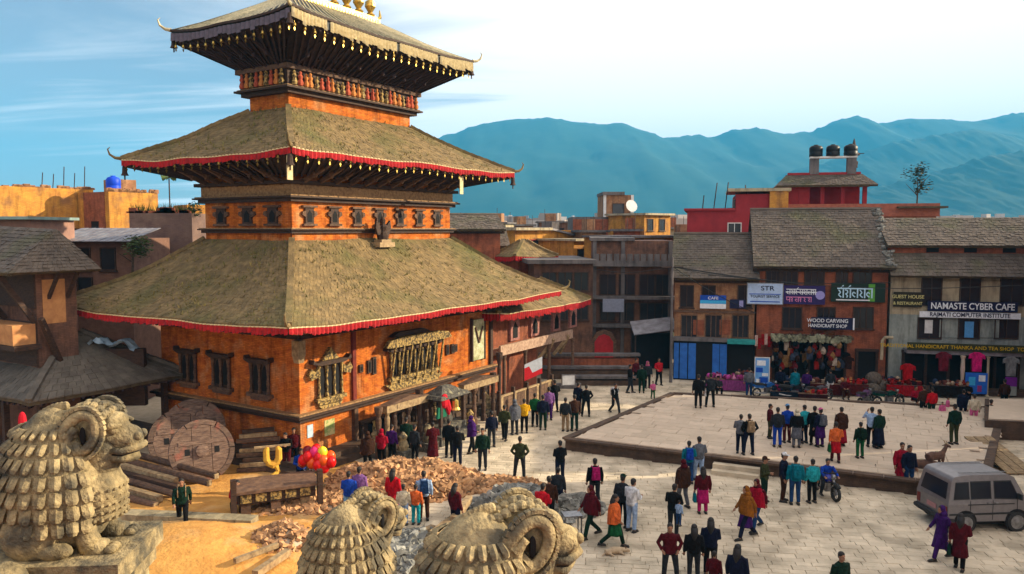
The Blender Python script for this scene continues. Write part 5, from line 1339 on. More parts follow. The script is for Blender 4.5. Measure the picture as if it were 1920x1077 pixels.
wl_specs = [((352, 905, 33.2), 1.30, 20, -8, 'dark chariot wheel standing hindmost against the temple base'),
            ((328, 912, 31.6), 1.28, 28, -14, 'big solid wooden chariot wheel leaning in the middle of three'),
            ((366, 925, 30.2), 1.22, 30, -12, 'frontmost solid wooden chariot wheel with pale rim and dark peg holes')]
pm = [(n_, q.mesh(n_, M['black'] if n_ == 'peg_hole' else wheel_wood)) for n_, q in wheel_mesh()]
for (px, py, Y), r, rz, tilt, lab in wl_specs:
    p = Vector((D(px, 430, Y).x, Y, 0))
    t = thing('chariot_wheel', lab, 'wheel', (p.x, p.y, r * .98 + .1), 0, 'solid wooden chariot wheels')
    t.rotation_euler = (R(tilt), 0, R(rz)); t.scale = (r / 1.2,) * 3
    for n_, me in pm: link(n_, me, t)
# long logs and beams in front of the wheels
def log(a, b, r, mt, lab, square=False, grp='long timbers lying by the chariot wheels', cat='timber', name='timber_beam'):
    a = Vector(a); b = Vector(b); t = thing(name, lab, cat, a, 0, grp)
    q = MB(); d = b - a
    if square: q.bar((0, 0, 0), d, r * 2, r * 2)
    else: q.tube([(0, 0, 0), d * .5, d], [r, r * 1.03, r * .95], n=10)
    q.build('beam', M[mt], t)
    e = MB(); dd = d.normalized(); e.bar(d - dd * .05, d + dd * .015, r * 1.7 if square else r * 1.4); e.build('sawn_end', M['wood_pale'], t)
    return t
def GP(px, py, z): return G(px, py, z)
logs = [((232, 846), (406, 893), .85, .13, 'wood_mid', 'upper thick rail timber resting against the front wheel'),
        ((215, 858), (392, 906), .75, .14, 'wood_mid', 'second thick timber with pale sawn end below the front wheel'),
        ((205, 868), (330, 902), .60, .12, 'wood_pale', 'pale edged timber left of the front wheel'),
        ((200, 890), (352, 934), .40, .13, 'wood_mid', 'dark long timber in the lower part of the pile'),
        ((190, 905), (300, 936), .30, .12, 'wood_pale', 'short pale timber end nearest the walking man'),
        ((195, 880), (340, 918), .50, .12, 'wood', 'nearly black timber in the middle of the pile'),
        ((186, 918), (292, 948), .16, .13, 'wood_mid', 'lowest dark timber on the ground left of the walking man')]
for (a, b, z, r, m_, lab) in logs: log(G(a[0], a[1], z), G(b[0], b[1], z), r, m_, lab, square=r < .125)
# stacked planks to the right of the wheels
for i in range(9):
    z = .12 + i * .17; x0, x1 = 432 + (i % 3) * 6, 545 - i * 5
    Y = 31.4 + i * .12
    p0 = D(x0, 430, Y); p1 = D(x1, 430, Y + .5)
    log((p0.x, Y, z), (p1.x, Y + .5, z), .075, ['wood_mid', 'wood_pale', 'wood'][i % 3], 'stacked plank timber between the wheels and the temple corner, ' + ('lowest', 'second lowest', 'third from the ground', 'fourth from the ground', 'middle', 'fourth from the top', 'third from the top', 'second from the top', 'topmost')[i] + ' of its pile', square=True, grp='planks stacked by the temple corner')
# long bench wall
a, b = G(205, 962, .35), G(478, 975, .35)
t = thing('stone_bench', 'long pale stone kerb wall lying in front of the timbers', 'wall', ((a + b) / 2).xy.to_3d(), math.atan2((b - a).y, (b - a).x))
L = (b - a).length
for i in range(9):
    q = MB(); x = -L / 2 + L * (i + .5) / 9; w = L / 9 * .97; q.box(x - w / 2, x + w / 2, -.28, .28, .0, .42); q.build('stone_block', mat('bench_stone', (.40, .33, .20), (.22, .18, .11), scale=4, bump=.5, island=.2), t)
# carved chariot bed, table like, under the golden frame
t = thing('carved_platform_cart', 'dark carved wooden chariot bed standing on stubby legs by the temple corner', 'chariot bed', G(520, 958, 0), R(24))
q = MB(); q.box(-1.35, 1.25, -.55, .8, .55, .95); q.build('bed', M['wood'], t)
q = MB(); q.box(-1.5, 1.4, -.68, .9, .95, 1.05); q.build('top_board', M['wood_mid'], t)
for x in (-1.1, -.1, .9):
    q = MB(); q.box(x - .16, x + .16, -.5, -.2, 0, .55); q.build('leg', M['wood_mid'] if x < .5 else M['wood_pale'], t)
for x in (-1.5, 1.4):
    q = MB(); q.box(x - .09, x + .09, -.75, -.5, .3, 1.5); q.build('corner_post', M['wood'], t)
for i in range(5):
    q = MB(); x = -1.1 + i * .5; q.box(x - .18, x + .18, -.6, -.552, .62, .9); q.build('carved_panel', M['wood_gilt'], t)
# golden carved frame on it
t = thing('golden_head_frame', 'yellow painted carved horn shaped frame standing on the dark cart', 'carving', G(512, 893, .95) , R(20)); t.scale = (.85,) * 3
ym = mat('bright_yellow_paint', (.72, .42, .05), (.55, .26, .03), scale=5, bump=.2)
q = MB()
for s in (-1, 1): q.tube([(s * .12, 0, .55), (s * .25, 0, .75), (s * .26, 0, 1.15), (s * .2, 0, 1.3)], [.13, .15, .13, .08], n=8)
q.tube([(-.26, 0, .62), (0, 0, .5), (.26, 0, .62)], [.12, .18, .12], n=8); q.build('horns', ym, t)
q = MB(); q.tube([(.1, 0, .5), (.22, 0, .2), (0, -.1, .0)], [.12, .1, .16], n=8); q.build('neck', ym, t)
q = MB(); q.box(-.75, .75, -.04, .04, 1.28, 1.36); q.build('rail', M['wood_pale'], t)
# paving edge along the temple: kerb running from the corner to the right
kp = [G(562, 925, .3), G(700, 878, .3)]
t = thing('kerb_wall', 'yellowish low kerb wall between balloons and brick heap', 'wall', kp[0].xy.to_3d(), math.atan2((kp[1] - kp[0]).y, (kp[1] - kp[0]).x))
L = (kp[1] - kp[0]).length
for i in range(8):
    q = MB(); w = L / 8; q.box(w * i + .01, w * (i + 1) - .01, -.16, .16, 0, .34); q.build('kerb_stone', M['stone'], t)

# ================================================================== heaps
def heap(name, label, c, rx, ry, h, n_obj, n_stuff, mt, size, piece, seed, rz=0, cat='heap', flat=False, pile_mt=None):
    rr = random.Random(seed); t = thing(name, label, cat, c, rz)
    def H(x, y):
        d = (x / rx) ** 2 + (y / ry) ** 2
        return max(0, (1 - d)) ** .8 * h * (.75 + .45 * mnoise.noise(Vector((x * 1.1, y * 1.1, seed)))) 
    q = MB(); n = 22
    vs = [(rx * 1.05 * (2 * i / n - 1), ry * 1.05 * (2 * j / n - 1), 0) for j in range(n + 1) for i in range(n + 1)]
    vs = [(x, y, H(x, y) - .05) for x, y, _ in vs]
    q.add(vs, [(j * (n + 1) + i, j * (n + 1) + i + 1, (j + 1) * (n + 1) + i + 1, (j + 1) * (n + 1) + i) for j in range(n) for i in range(n)])
    q.build('debris_core', pile_mt or M['dust'], t, kind='stuff')
    ms = []
    for k in range(8):
        r = random.Random(seed * 10 + k); q = MB(); s = [size[i] * r.uniform(.75, 1.15) for i in range(3)]
        q.box(-s[0] / 2, s[0] / 2, -s[1] / 2, s[1] / 2, -s[2] / 2, s[2] / 2)
        q.v = [(x + r.uniform(-.12, .12) * s[0], y + r.uniform(-.12, .12) * s[1], z + r.uniform(-.12, .12) * s[2]) for x, y, z in q.v]
        ms.append((q.v, q.f, q.mesh(piece, mt)))
    S = MB()
    for i in range(n_obj + n_stuff):
        while True:
            x, y = rr.uniform(-rx, rx) * 1.1, rr.uniform(-ry, ry) * 1.1
            if (x / rx) ** 2 + (y / ry) ** 2 < 1.15: break
        X = Matrix.Translation((x, y, H(x, y) + rr.uniform(0, .06))) @ Matrix.Rotation(rr.uniform(0, 6.3), 4, 'Z') @ Matrix.Rotation(rr.uniform(-.7, .7), 4, 'X') @ Matrix.Rotation(rr.uniform(-.7, .7), 4, 'Y')
        v, f, me = ms[i % 8]
        if i < n_obj: link(piece, me, t).matrix_local = X
        else: S.add(v, f, X @ Matrix.Scale(rr.choice((.35, .5, .7, 1, 1.35)), 4))
    if S.v: S.build('small_debris', mt, t, kind='stuff')
    return t
heap('brick_rubble_heap', 'large heap of broken orange bricks in front of the temple', Vector((-4.2, 29.6, 0)), 3.2, 1.8, 1.25, 280, 1900, M['rubble'], (.30, .16, .10), 'brick', 1, R(12))
heap('brick_scatter', 'low spread of orange brick chips reaching right into the square', Vector((-1.4, 29.9, 0)), 2.6, .9, .22, 60, 700, M['rubble'], (.24, .14, .09), 'brick', 2, R(-3))
heap('brick_rubble_heap', 'small heap of red bricks on the sandy ground between the statues', Vector((-7.3, 23.9, .2)), 1.0, .9, .55, 120, 160, M['rubble'], (.25, .13, .09), 'brick', 3)
heap('stone_rubble_heap', 'heap of grey and white broken stones right of the middle statue', Vector((-3.2, 23.6, 0)), 2.1, 1.5, .4, 200, 500, M['rubble_grey'], (.32, .2, .14), 'stone', 4)
heap('stone_rubble_heap', 'high heap of dark grey stones behind the right statue', Vector((.3, 26.9, 0)), 1.9, 1.5, .95, 240, 500, M['rubble_grey'], (.42, .24, .14), 'stone', 5)
heap('stone_rubble_heap', 'loose grey stones under the walking people in the middle', Vector((2.2, 27.3, 0)), 1.0, .9, .5, 90, 120, M['rubble_grey'], (.36, .22, .13), 'stone', 6)
heap('brick_rubble_heap', 'strip of mixed bricks and soil behind the middle statue', Vector((-7.2, 27.6, 0)), 2.1, 1.1, .45, 160, 600, M['rubble'], (.25, .14, .10), 'brick', 7, R(20))
# loose beams and slabs on the debris
for i, (a, b, z, w, lab) in enumerate([((812, 1004), (868, 962), .45, .26, 'broad sunlit timber slab slanting up from the stones'), ((770, 1012), (812, 990), .3, .2, 'short orange brown block lying left of the slab'), ((770, 1020), (850, 1016), .2, .16, 'flat pale plank lying in front of the slab'), ((440, 1052), (520, 1022), .45, .14, 'weathered log half buried in the sandy mound'), ((478, 1077), (540, 1035), .35, .2, 'yellow clay covered plank beside the red bricks'), ((850, 975), (880, 935), .6, .22, 'upright leaning slab beside the brick heap')]):
    log(G(a[0], a[1], z), G(b[0], b[1], z), w / 2, 'wood_pale', lab, square=True, grp=None, cat='plank', name='loose_plank')
# tarps and crates in the grey heap
t = thing('small_table', 'small pale metal table among the grey stones', 'table', G(1072, 1000, 0), R(10))
q = MB(); q.box(-.3, .3, -.25, .25, .62, .66); q.build('table_top', M['steel'], t)
for x in (-.27, .27):
    for y in (-.22, .22):
        q = MB(); q.box(x - .02, x + .02, y - .02, y + .02, 0, .62); q.build('leg', M['steel'], t)

# ================================================================== porch shrine and fence along the temple
for k, px in enumerate((705, 722, 738, 770, 800, 842, 872, 932, 938)):
    pass
def TL(px, y, z=0):
    x = lx(px, y); return x
t = thing('pillar_porch', 'row of carved dark wooden porch pillars with tan lintels before the temple wall', 'porch', TW(0, 0, 0), TAZ)
yp = -W1[1] - 2.0
for px0, px1, zt in ((722, 790, 1.95), (868, 925, 1.9)):
    x0, x1 = lx(px0, yp), lx(px1, yp)
    q = MB(); q.box(x0 - .2, x1 + .2, yp - .18, yp + .18, zt, zt + .32); q.build('lintel', M['wood_pale'], t)
    q = MB(); q.prism([(x0 - .3, zt + .34), (x1 + .3, zt + .34), ((x0 + x1) / 2, zt + .55)][::-1], yp - .22, yp + .22); q.build('lintel_cap', M['wood_mid'], t)
for px, zt, m_ in ((706, 2.3, 'wood_mid'), (722, 2.25, 'wood_pale'), (736, 2.2, 'wood'), (762, 1.95, 'wood'), (784, 2.6, 'wood'), (806, 2.2, 'wood'), (846, 2.3, 'wood'), (868, 1.95, 'wood'), (888, 1.9, 'wood_mid'), (906, 1.9, 'wood'), (924, 2.4, 'wood'), (936, 3.4, 'wood')):
    x = lx(px, yp); q = MB(); q.lathe([(.17, 0), (.17, .3), (.1, .38), (.13, .8), (.09, 1.0), (.12, zt * .75), (.08, zt * .8), (.19, zt * .93), (.19, zt)], n=8, c=(x, yp, 0)); q.build('pillar', M[m_], t)
# dark low shrine with bell and canopy
t = thing('courtyard_shrine', 'dark stone shrine with grey canopy between the porch pillars', 'shrine', TW(lx(835, yp - .5), yp - .4, 0), TAZ)
q = MB(); q.box(-1.3, 1.3, -.8, .8, 0, .45); q.box(-1.0, 1.0, -.55, .6, .45, .8); q.build('base', M['stone_dark'], t)
for x in (-.9, .9):
    for y in (-.45, .5): q = MB(); q.box(x - .08, x + .08, y - .08, y + .08, .8, 2.1); q.build('post', M['wood'], t)
q = MB(); q.box(-1.15, 1.15, -.7, .7, 2.1, 2.25, tx=.1, ty=.1); q.box(-.9, .9, -.5, .5, 2.25, 2.6, tx=.6, ty=.4); q.build('canopy', M['stone_dark'], t)
q = MB(); q.lathe([(.35, .8), (.4, 1.0), (.3, 1.3), (.15, 1.5), (.05, 1.6)], n=10); q.build('carved_image', M['stone_dark'], t)
q = MB(); q.lathe([(.04, .5), (.16, .42), (.18, .12), (.26, 0)], n=10, c=(0, -.62, 1.5)); q.build('bell', M['gilt'], t)
# small stone images and offerings round the shrine
rr = random.Random(8)
for i, (px, y, lab) in enumerate(((700, -1.6, 'small dark stone stele left of the first porch pillar'), (752, -2.9, 'squat stone lion image between the porch posts'), (800, -3.0, 'stone water jar pedestal in front of the dark shrine'), (880, -2.9, 'gilded crouching image on a stone block right of the shrine'), (912, -1.5, 'pale stone slab set upright behind the standing man'))):
    yy = -W1[1] + y; t = thing('stone_image', lab, 'stone image', TW(lx(px, yy), yy, 0), TAZ)
    q = MB(); q.box(-.35, .35, -.35, .35, 0, .4); q.build('block', M['stone_dark'], t)
    q = MB(); q.lathe([(.22, .4), (.26, .6), (.15, .85), (.2, 1.0), (.05, 1.2)], n=8); q.build('figure', M['wood_gilt'] if i == 3 else M['stone'], t)
# railing
t = thing('wooden_fence', 'tan plank fence running from the porch toward the back lane', 'fence', TW(0, 0, 0), TAZ)
yf = -W1[1] - 2.1; x0, x1 = lx(935, yf), lx(1035, yf)
n = int((x1 - x0) / .42)
for i in range(n):
    q = MB(); q.box(x0 + i * (x1 - x0) / n, x0 + (i + .93) * (x1 - x0) / n, yf - .03, yf + .03, .1, .95 + rr.uniform(-.03, .03)); q.build('board', M['wood_mid'] if i % 3 else M['wood_pale'], t)
q = MB(); q.box(x0, x1, yf - .06, yf + .06, .96, 1.06); q.build('rail', M['wood_pale'], t)
for i in range(5):
    q = MB(); x = x0 + (x1 - x0) * i / 4; q.box(x - .07, x + .07, yf - .1, yf + .1, 0, 1.35); q.build('post', M['wood'], t)
# bells frame etc: red bundle in front of shrine
t = thing('red_cloth_bundle', 'crimson cloth hung over the dark shrine beside the porch pillars', 'cloth', TW(lx(828, yp - .8), yp - .9, 1.75), TAZ)
q = MB(); q.ball((0, 0, .25), (.28, .18, .35), n=9, m=6); q.tube([(.1, 0, .2), (.3, 0, -.2), (.35, 0, -.45)], [.2, .16, .05], n=7); q.build('cloth', paint('crimson_cloth', (.78, .08, .16), .9), t)
t = thing('green_cloth', 'dark green cloth draped just below the crimson one', 'cloth', TW(lx(824, yp - .8), yp - .85, 1.25), TAZ)
q = MB(); q.box(-.35, .35, -.05, .05, 0, .5, tx=.08); q.build('cloth', paint('bottle_green_cloth', (.05, .38, .28), .9), t)

# ================================================================== balloons
vb = G(575, 925, 0)
bc = G(592, 866, 1.35)
t = thing('balloon_bunch', 'bunch of red orange pink and yellow balloons by the temple corner', 'balloons', bc)
rr = random.Random(3)
bal = [((-.55, 0, .05), 'red'), ((-.3, -.1, .25), 'red'), ((-.05, 0, .42), 'pink'), ((.15, -.1, .2), 'red'), ((.3, 0, .42), 'yellow'), ((.38, -.15, .1), 'orange'), ((.15, -.2, -.08), 'red'), ((.55, 0, -.05), 'red'), ((-.15, -.1, -.02), 'orange'), ((-.6, .1, -.05), 'dark'), ((.4, -.1, -.22), 'red'), ((0, .1, .5), 'red'), ((-.4, .15, .4), 'dark'), ((.62, .1, .2), 'orange'), ((-.2, .2, .18), 'red'), ((.7, -.1, .02), 'red')]
bcol = {'red': (.88, .08, .08), 'pink': (.90, .18, .45), 'yellow': (.92, .85, .20), 'orange': (.93, .35, .08), 'dark': (.50, .03, .08)}
bmsh = {k: MB().ball((0, 0, 0), (.19, .19, .23), n=14, m=9).mesh('balloon', paint('balloon_' + k, c, .3), True) for k, c in bcol.items()}
for (x, y, z), k in bal:
    x *= .85; z *= .85; link('balloon', bmsh[k], t, (x, y, z))
    q = MB(); q.bar((x, y, z - .22), (-.1, 0, -1.0), .008); q.build('string', M['white'], t)

# ================================================================== market goods and shop wares
rr = random.Random(17)
def market_pos(px, off): return A0 + fn * off + fd * X_(px, off)
warec = [(.55, .12, .10), (.20, .12, .10), (.75, .68, .60), (.35, .22, .14), (.12, .10, .12), (.45, .30, .18), (.60, .45, .28), (.25, .28, .35), (.50, .16, .18), (.10, .14, .16)]
g1 = MB(); g1.prism([(-.18, 0), (.18, 0), (.2, .55), (.32, .5), (.3, .68), (.1, .78), (-.1, .78), (-.3, .68), (-.32, .5), (-.2, .55)], -.04, .04)
g2 = MB(); g2.lathe([(.05, 0), (.15, .08), (.18, .25), (.1, .4), (.04, .5)], n=8)
g3 = MB(); g3.box(-.14, .14, -.05, .05, 0, .5); g3.tube([(-.1, 0, .5), (0, 0, .75), (.1, 0, .5)], .015, n=4)
wares = []
for kname, g in (('hanging_garment', g1), ('hanging_mask', g2), ('hanging_bag', g3)):
    wares.append((kname, [g.mesh(kname, cloth(c)) for c in warec]))
lbl = {'hanging_garment': 'dark garment among those hanging under the red brick house awning', 'hanging_mask': 'small carved mask among those hanging under the red brick house awning', 'hanging_bag': 'small cloth bag among those hanging under the red brick house awning'}
cname = ['red brown', 'dark brown', 'cream', 'chestnut brown', 'black', 'tan', 'sand coloured', 'blue grey', 'rose red', 'charcoal']
seen_ = set()
for i in range(105):
    kn, ms = wares[rr.choice((0, 1, 1, 2))]
    px = rr.uniform(1452, 1598); off = rr.choice((-1.15, -.9, -.5)); p = market_pos(px, off); c = rr.randrange(len(ms))
    z = rr.uniform(1.0, 2.9)
    side = 'left end' if px < 1490 else ('middle' if px < 1560 else 'right end')
    hh = 'high up' if z > 2.2 else ('at head height' if z > 1.55 else 'low down')
    what = {'hanging_garment': 'garment', 'hanging_mask': 'carved mask', 'hanging_bag': 'cloth bag'}[kn]
    lab_ = (c, what, hh, side)
    if lab_ in seen_: continue
    seen_.add(lab_)
    o = link(kn, ms[c], None, (p.x, p.y, z), FA + rr.uniform(-.5, .5), label='%s %s hanging %s at the %s of the brick awning' % (cname[c], what, hh, side), category='hanging ware', group='wares hanging under the red brick house awning')
# strings of flowers / pale fringe on awning
t = thing('awning_fringe', 'strip of pale green tufts along the awning of the red brick house', 'fringe', market_pos(1525, -1.2), FA); t.location.z = 0
w = (X_(1600, -1.2) - X_(1450, -1.2)) / 2
q = MB()
for i in range(160):
    x = -w + 2 * w * rr.random(); z = rr.uniform(2.95, 3.3); s = rr.uniform(.05, .12); q.box(-s, s, -.06, .06, -s, s, Matrix.Translation((x, rr.uniform(-.1, .1), z)) @ Matrix.Rotation(rr.uniform(0, 3), 4, 'Y'))
q.build('tufts', mat('pale_tufts', (.30, .30, .20), (.12, .13, .08), scale=6, island=.5), t)
q = MB(); q.box(-w, w, -.05, .05, 3.3, 3.36); q.build('rail', M['wood'], t)
# goods on tables along the row
def goods_table(px, off, w, cols, lab, n=26, cover=None, h=.75, cat='market table'):
    p = market_pos(px, off); t = thing('market_table', lab, cat, (p.x, p.y, 0), FA)
    q = MB(); q.box(-w / 2, w / 2, -.45, .45, h - .05, h); q.build('table_top', M['wood_mid'], t)
    q = MB(); q.box(-w / 2, w / 2, -.46, -.451, .1, h); q.build('table_cloth', cloth(cover or (.35, .12, .12)), t)
    for sx in (-1, 1):
        for sy in (-1, 1):
            q = MB(); q.box(sx * (w / 2 - .08) - .04, sx * (w / 2 - .08) + .04, sy * .38 - .04, sy * .38 + .04, 0, h - .05); q.build('leg', M['wood'], t)
    r = random.Random(int(px))
    for i in range(n):
        q = MB(); s = r.uniform(.08, .17)
        k = r.random()
        x, y = r.uniform(-w / 2 + .12, w / 2 - .12), r.uniform(-.35, .35)
        if k < .4: q.ball((0, 0, s), s, n=8, m=5)
        elif k < .7: q.box(-s, s, -s * .7, s * .7, 0, s * 1.6)
        else: q.lathe([(s * .7, 0), (s, s * .6), (s * .4, s * 1.6), (s * .5, s * 2.1)], n=7)
        o = q.build('ware', cloth(cols[r.randrange(len(cols))]), t, loc=(x, y, h))
    return t
pk = [(.75, .30, .62), (.60, .20, .45), (.85, .55, .70), (.45, .15, .35)]
rd = [(.70, .12, .12), (.55, .10, .10), (.40, .10, .10), (.75, .5, .3), (.2, .1, .1)]
mx_ = [(.45, .25, .2), (.3, .15, .15), (.7, .6, .5), (.2, .25, .35), (.55, .2, .15)]
goods_table(1368, -3.4, 2.6, pk, 'market table heaped with pink and purple cloth before the teal awning', 34, (.55, .25, .5))
goods_table(1400, -2.0, 1.6, mx_, 'narrow market table under the teal awning left of the blue banner', 18)
goods_table(1500, -3.2, 2.2, mx_, 'dim market table of trinkets before the red brick house, left one', 26, (.10, .12, .16))
goods_table(1553, -3.4, 2.4, mx_, 'dim market table of trinkets before the red brick house, middle one', 30, (.30, .10, .10))
goods_table(1600, -3.0, 2.0, rd, 'market table of reddish wares before the red brick house, right one', 28)
goods_table(1672, -2.0, 1.5, mx_, 'market table of brown pots at the corner of the cafe house', 22, (.2, .12, .1))
goods_table(1702, -2.6, 2.0, rd, 'market table with bright red goods by the cafe house wall', 30, (.62, .06, .10))
goods_table(1790, -2.2, 2.0, mx_, 'small market table in the dark cafe doorway', 18, (.12, .1, .1))
goods_table(1480, -5.0, 1.8, [(.1, .15, .22), (.2, .3, .4), (.5, .1, .3)], 'low market table with blue grey bundles nearest the platform', 20, (.08, .12, .18), h=.5)
goods_table(1530, -5.4, 1.6, rd, 'low market table with brown and red bundles nearest the platform', 20, (.2, .08, .1), h=.5)
# freestanding printed banner
s, w_, h_ = rowsign(1421, 1447, 672, 728, 'standing_banner', 'tall pale blue printed banner standing before the shops', paint('banner_blue', (.42, .66, .90)), -2.6, parts=(('white_patch', -.8, .5, .75, .92, wht), ('dark_patch', -.9, .1, .52, .68, blue), ('white_patch', 0, .9, .4, .5, wht), ('dark_patch', -.4, .85, .18, .36, blue), ('white_patch', -.85, -.2, .06, .3, wht)), frame=M['white'])
s.location.z = .1
s, w_, h_ = rowsign(1820, 1862, 709, 748, 'shop_counter', 'bright blue printed counter front in the dark cafe shop', paint('counter_blue', (.15, .42, .82)), -1.6, parts=(('white_patch', -.7, -.1, .4, .8, cyan), ('pink_patch', .1, .5, .1, .4, paint('counter_pink', (.6, .2, .5))), ('white_patch', .2, .8, .6, .9, wht)))
s.location.z = .15
s, w_, h_ = rowsign(1896, 1918, 708, 725, 'shop_counter', 'purple topped pale counter at the right edge of the row', paint('counter_purple', (.45, .10, .55)), -1.5, parts=(('pale_base', -1, 1, -1.0, 0, M['greyplaster']),))
for px, z, c, lab in ((1840, 1.95, (.90, .12, .50), 'bright magenta dress hanging in the cafe shop doorway'), (1777, 1.9, (.45, .12, .18), 'dark red garment hanging left of the cafe shop opening'), (1905, 1.75, (.55, .55, .55), 'grey garment hanging at the right end of the cafe shop'), (1710, 1.1, (.75, .08, .12), 'scarlet cloth hanging by the red goods table')):
    p = market_pos(px, -1.3); o = link('hanging_dress', g1.mesh('hanging_dress', cloth(c)), None, (p.x, p.y, z - .5), FA, label=lab, category='garment'); o.scale = (1.4, 1.4, 1.5)
t = thing('display_mannequin', 'tall cream pillar like display stand left of the magenta dress', 'display stand', market_pos(1814, -1.5), FA)
q = MB(); q.lathe([(.18, 0), (.1, .1), (.09, 1.0), (.13, 1.6), (.1, 2.2), (.16, 2.4)], n=8); q.build('column', mat('pinkish_pole', (.6, .42, .38), (.5, .45, .3), scale=5), t)
t = thing('display_stand', 'slim yellowish display pole right of the magenta dress', 'display stand', market_pos(1862, -1.5), FA)
q = MB(); q.lathe([(.14, 0), (.07, .1), (.07, 2.3), (.12, 2.4)], n=8); q.build('column', M['cream'], t)
t = thing('red_flag_cloth', 'red and white cloth strips hanging at the brick corner left of the wares', 'cloth', market_pos(1440, -.6), FA)
for i in range(7):
    q = MB(); x = -.6 + i * .2; z = 2.2 + rr.uniform(-.4, .6); q.box(x - .09, x + .09, -.03, .03, z, z + .7); q.build('strip', cloth((.62, .08, .10) if i % 3 else (.85, .7, .65)), t)
t = thing('white_drainpipe', 'short curved white pipe at the junction of brick and cafe houses', 'pipe', market_pos(1660, -.9), FA)
q = MB(); q.tube([(.6, 0, 3.3), (.15, 0, 3.3), (0, 0, 3.1), (-.02, 0, 1.9)], .1, n=8); q.build('pipe', M['cream'], t)
t = thing('sack_pile', 'large grey brown covered heap of sacks before the cafe house corner', 'sacks', market_pos(1645, -2.4), FA)
for (x, y, z, r) in ((-.5, 0, .4, .5), (.4, .1, .42, .52), (0, -.1, .95, .45), (-.1, -.5, .35, .42)):
    q = MB(); q.ball((x, y, z), (r * 1.1, r * .8, r), n=12, m=8); q.build('sack', cloth((.42, .38, .34)), t, smooth=True)

# ================================================================== motorcycles
def motorcycle(name_label, p, rz, body, grp='parked motorcycles'):
    t = thing('motorcycle', name_label, 'motorcycle', p, rz, grp)
    for x, nm in ((-.65, 'rear_wheel'), (.68, 'front_wheel')):
        q = MB(); X = Matrix.Translation((x, 0, .3))
        n = 16; r0, r1 = .3, .06
        vs = []; fs = []
        for i in range(n):
            a = 2 * math.pi * i / n
            for j in range(6):
                b_ = 2 * math.pi * j / 6; rad = r0 - r1 + r1 * math.cos(b_); vs.append((math.cos(a) * rad, r1 * math.sin(b_), math.sin(a) * rad))
        for i in range(n):
            for j in range(6): fs.append((i * 6 + j, ((i + 1) % n) * 6 + j, ((i + 1) % n) * 6 + (j + 1) % 6, i * 6 + (j + 1) % 6))
        q.add(vs, fs, X); w = q.build(nm, M['rubber'], t)
        q = MB(); q.lathe([(.05, -.06), (.06, 0), (.05, .06)], n=8, X=X @ Matrix.Rotation(R(90), 4, 'X'))
        for k in range(6): a = k * math.pi / 3; q.bar((x, 0, .3), (x + math.cos(a) * .2, 0, .3 + math.sin(a) * .2), .025)
        q.build('rim', M['steel'], w)
    q = MB(); q.prism([(-.1, .62), (.32, .66), (.42, .8), (.25, .9), (-.05, .84)][::-1], -.15, .15); q.build('fuel_tank', paint('moto_%d' % int(sum(body) * 100), body, .25), t)
    q = MB(); q.prism([(-.85, .8), (-.1, .72), (-.1, .8), (-.3, .86), (-.8, .9)][::-1], -.13, .13); q.build('seat', M['rubber'], t)
    q = MB(); q.prism([(-.9, .68), (-.3, .55), (-.2, .72), (-.85, .82)][::-1], -.1, .1); q.build('side_panel', paint('moto_%d' % int(sum(body) * 100), body, .25), t)
    q = MB(); q.box(-.15, .25, -.13, .13, .25, .58); q.bar((-.15, 0, .3), (-.65, 0, .3), .05); q.bar((.1, 0, .6), (-.1, 0, .3), .05); q.build('engine', M['steel'], t)
    q = MB(); q.bar((.68, 0, .3), (.42, 0, .95), .07); q.build('fork', M['steel'], t)
    q = MB(); q.tube([(.32, -.33, 1.02), (.42, -.15, 1.0), (.42, .15, 1.0), (.32, .33, 1.02)], .02, n=5); q.build('handlebar', M['rubber'], t)
    q = MB(); q.ball((.52, 0, .88), (.1, .1, .1), n=8, m=6); q.build('headlight', M['steel'], t)
    q = MB(); q.tube([(.1, -.17, .3), (-.4, -.19, .28), (-.85, -.19, .36)], [.03, .04, .05], n=6); q.build('exhaust', M['steel'], t)
    q = MB(); q.tube([(.42, 0, .58), (.55, 0, .66), (.72, 0, .66), (.9, 0, .58)], .05, n=5, flat=1.6); q.build('mudguard', M['rubber'], t)
    return t
motorcycle('blue motorcycle parked before the tall pale blue banner', G(1438, 745, 0), R(8), (.15, .35, .6))
motorcycle('dark motorcycle parked right of the blue one near the market tables', G(1488, 750, 0), R(-12), (.1, .1, .12))
motorcycle('grey motorcycle half hidden behind people at the middle of the row', G(1535, 752, 0), R(15), (.35, .33, .35))
motorcycle('dark green motorcycle parked before the sacks at the cafe corner', G(1665, 762, 0), R(5), (.08, .25, .22))
motorcycle('purple grey motorcycle leaning left of the green one', G(1622, 762, 0), R(40), (.35, .25, .38))
motorcycle('blue motorcycle with rider stopped below the platform steps', G(1547, 930, 0), R(-80), (.12, .16, .6))

# ================================================================== the van
vp = G(1776, 1001, 0)
van = thing('van', 'silver grey passenger van with dark windows parked at the right edge', 'van', (vp.x, vp.y, 0), R(5.0))
vm = paint('silver_grey_paint', (.50, .48, .48), .35, metal=.35)
Lv, Wv = 4.3, 1.72
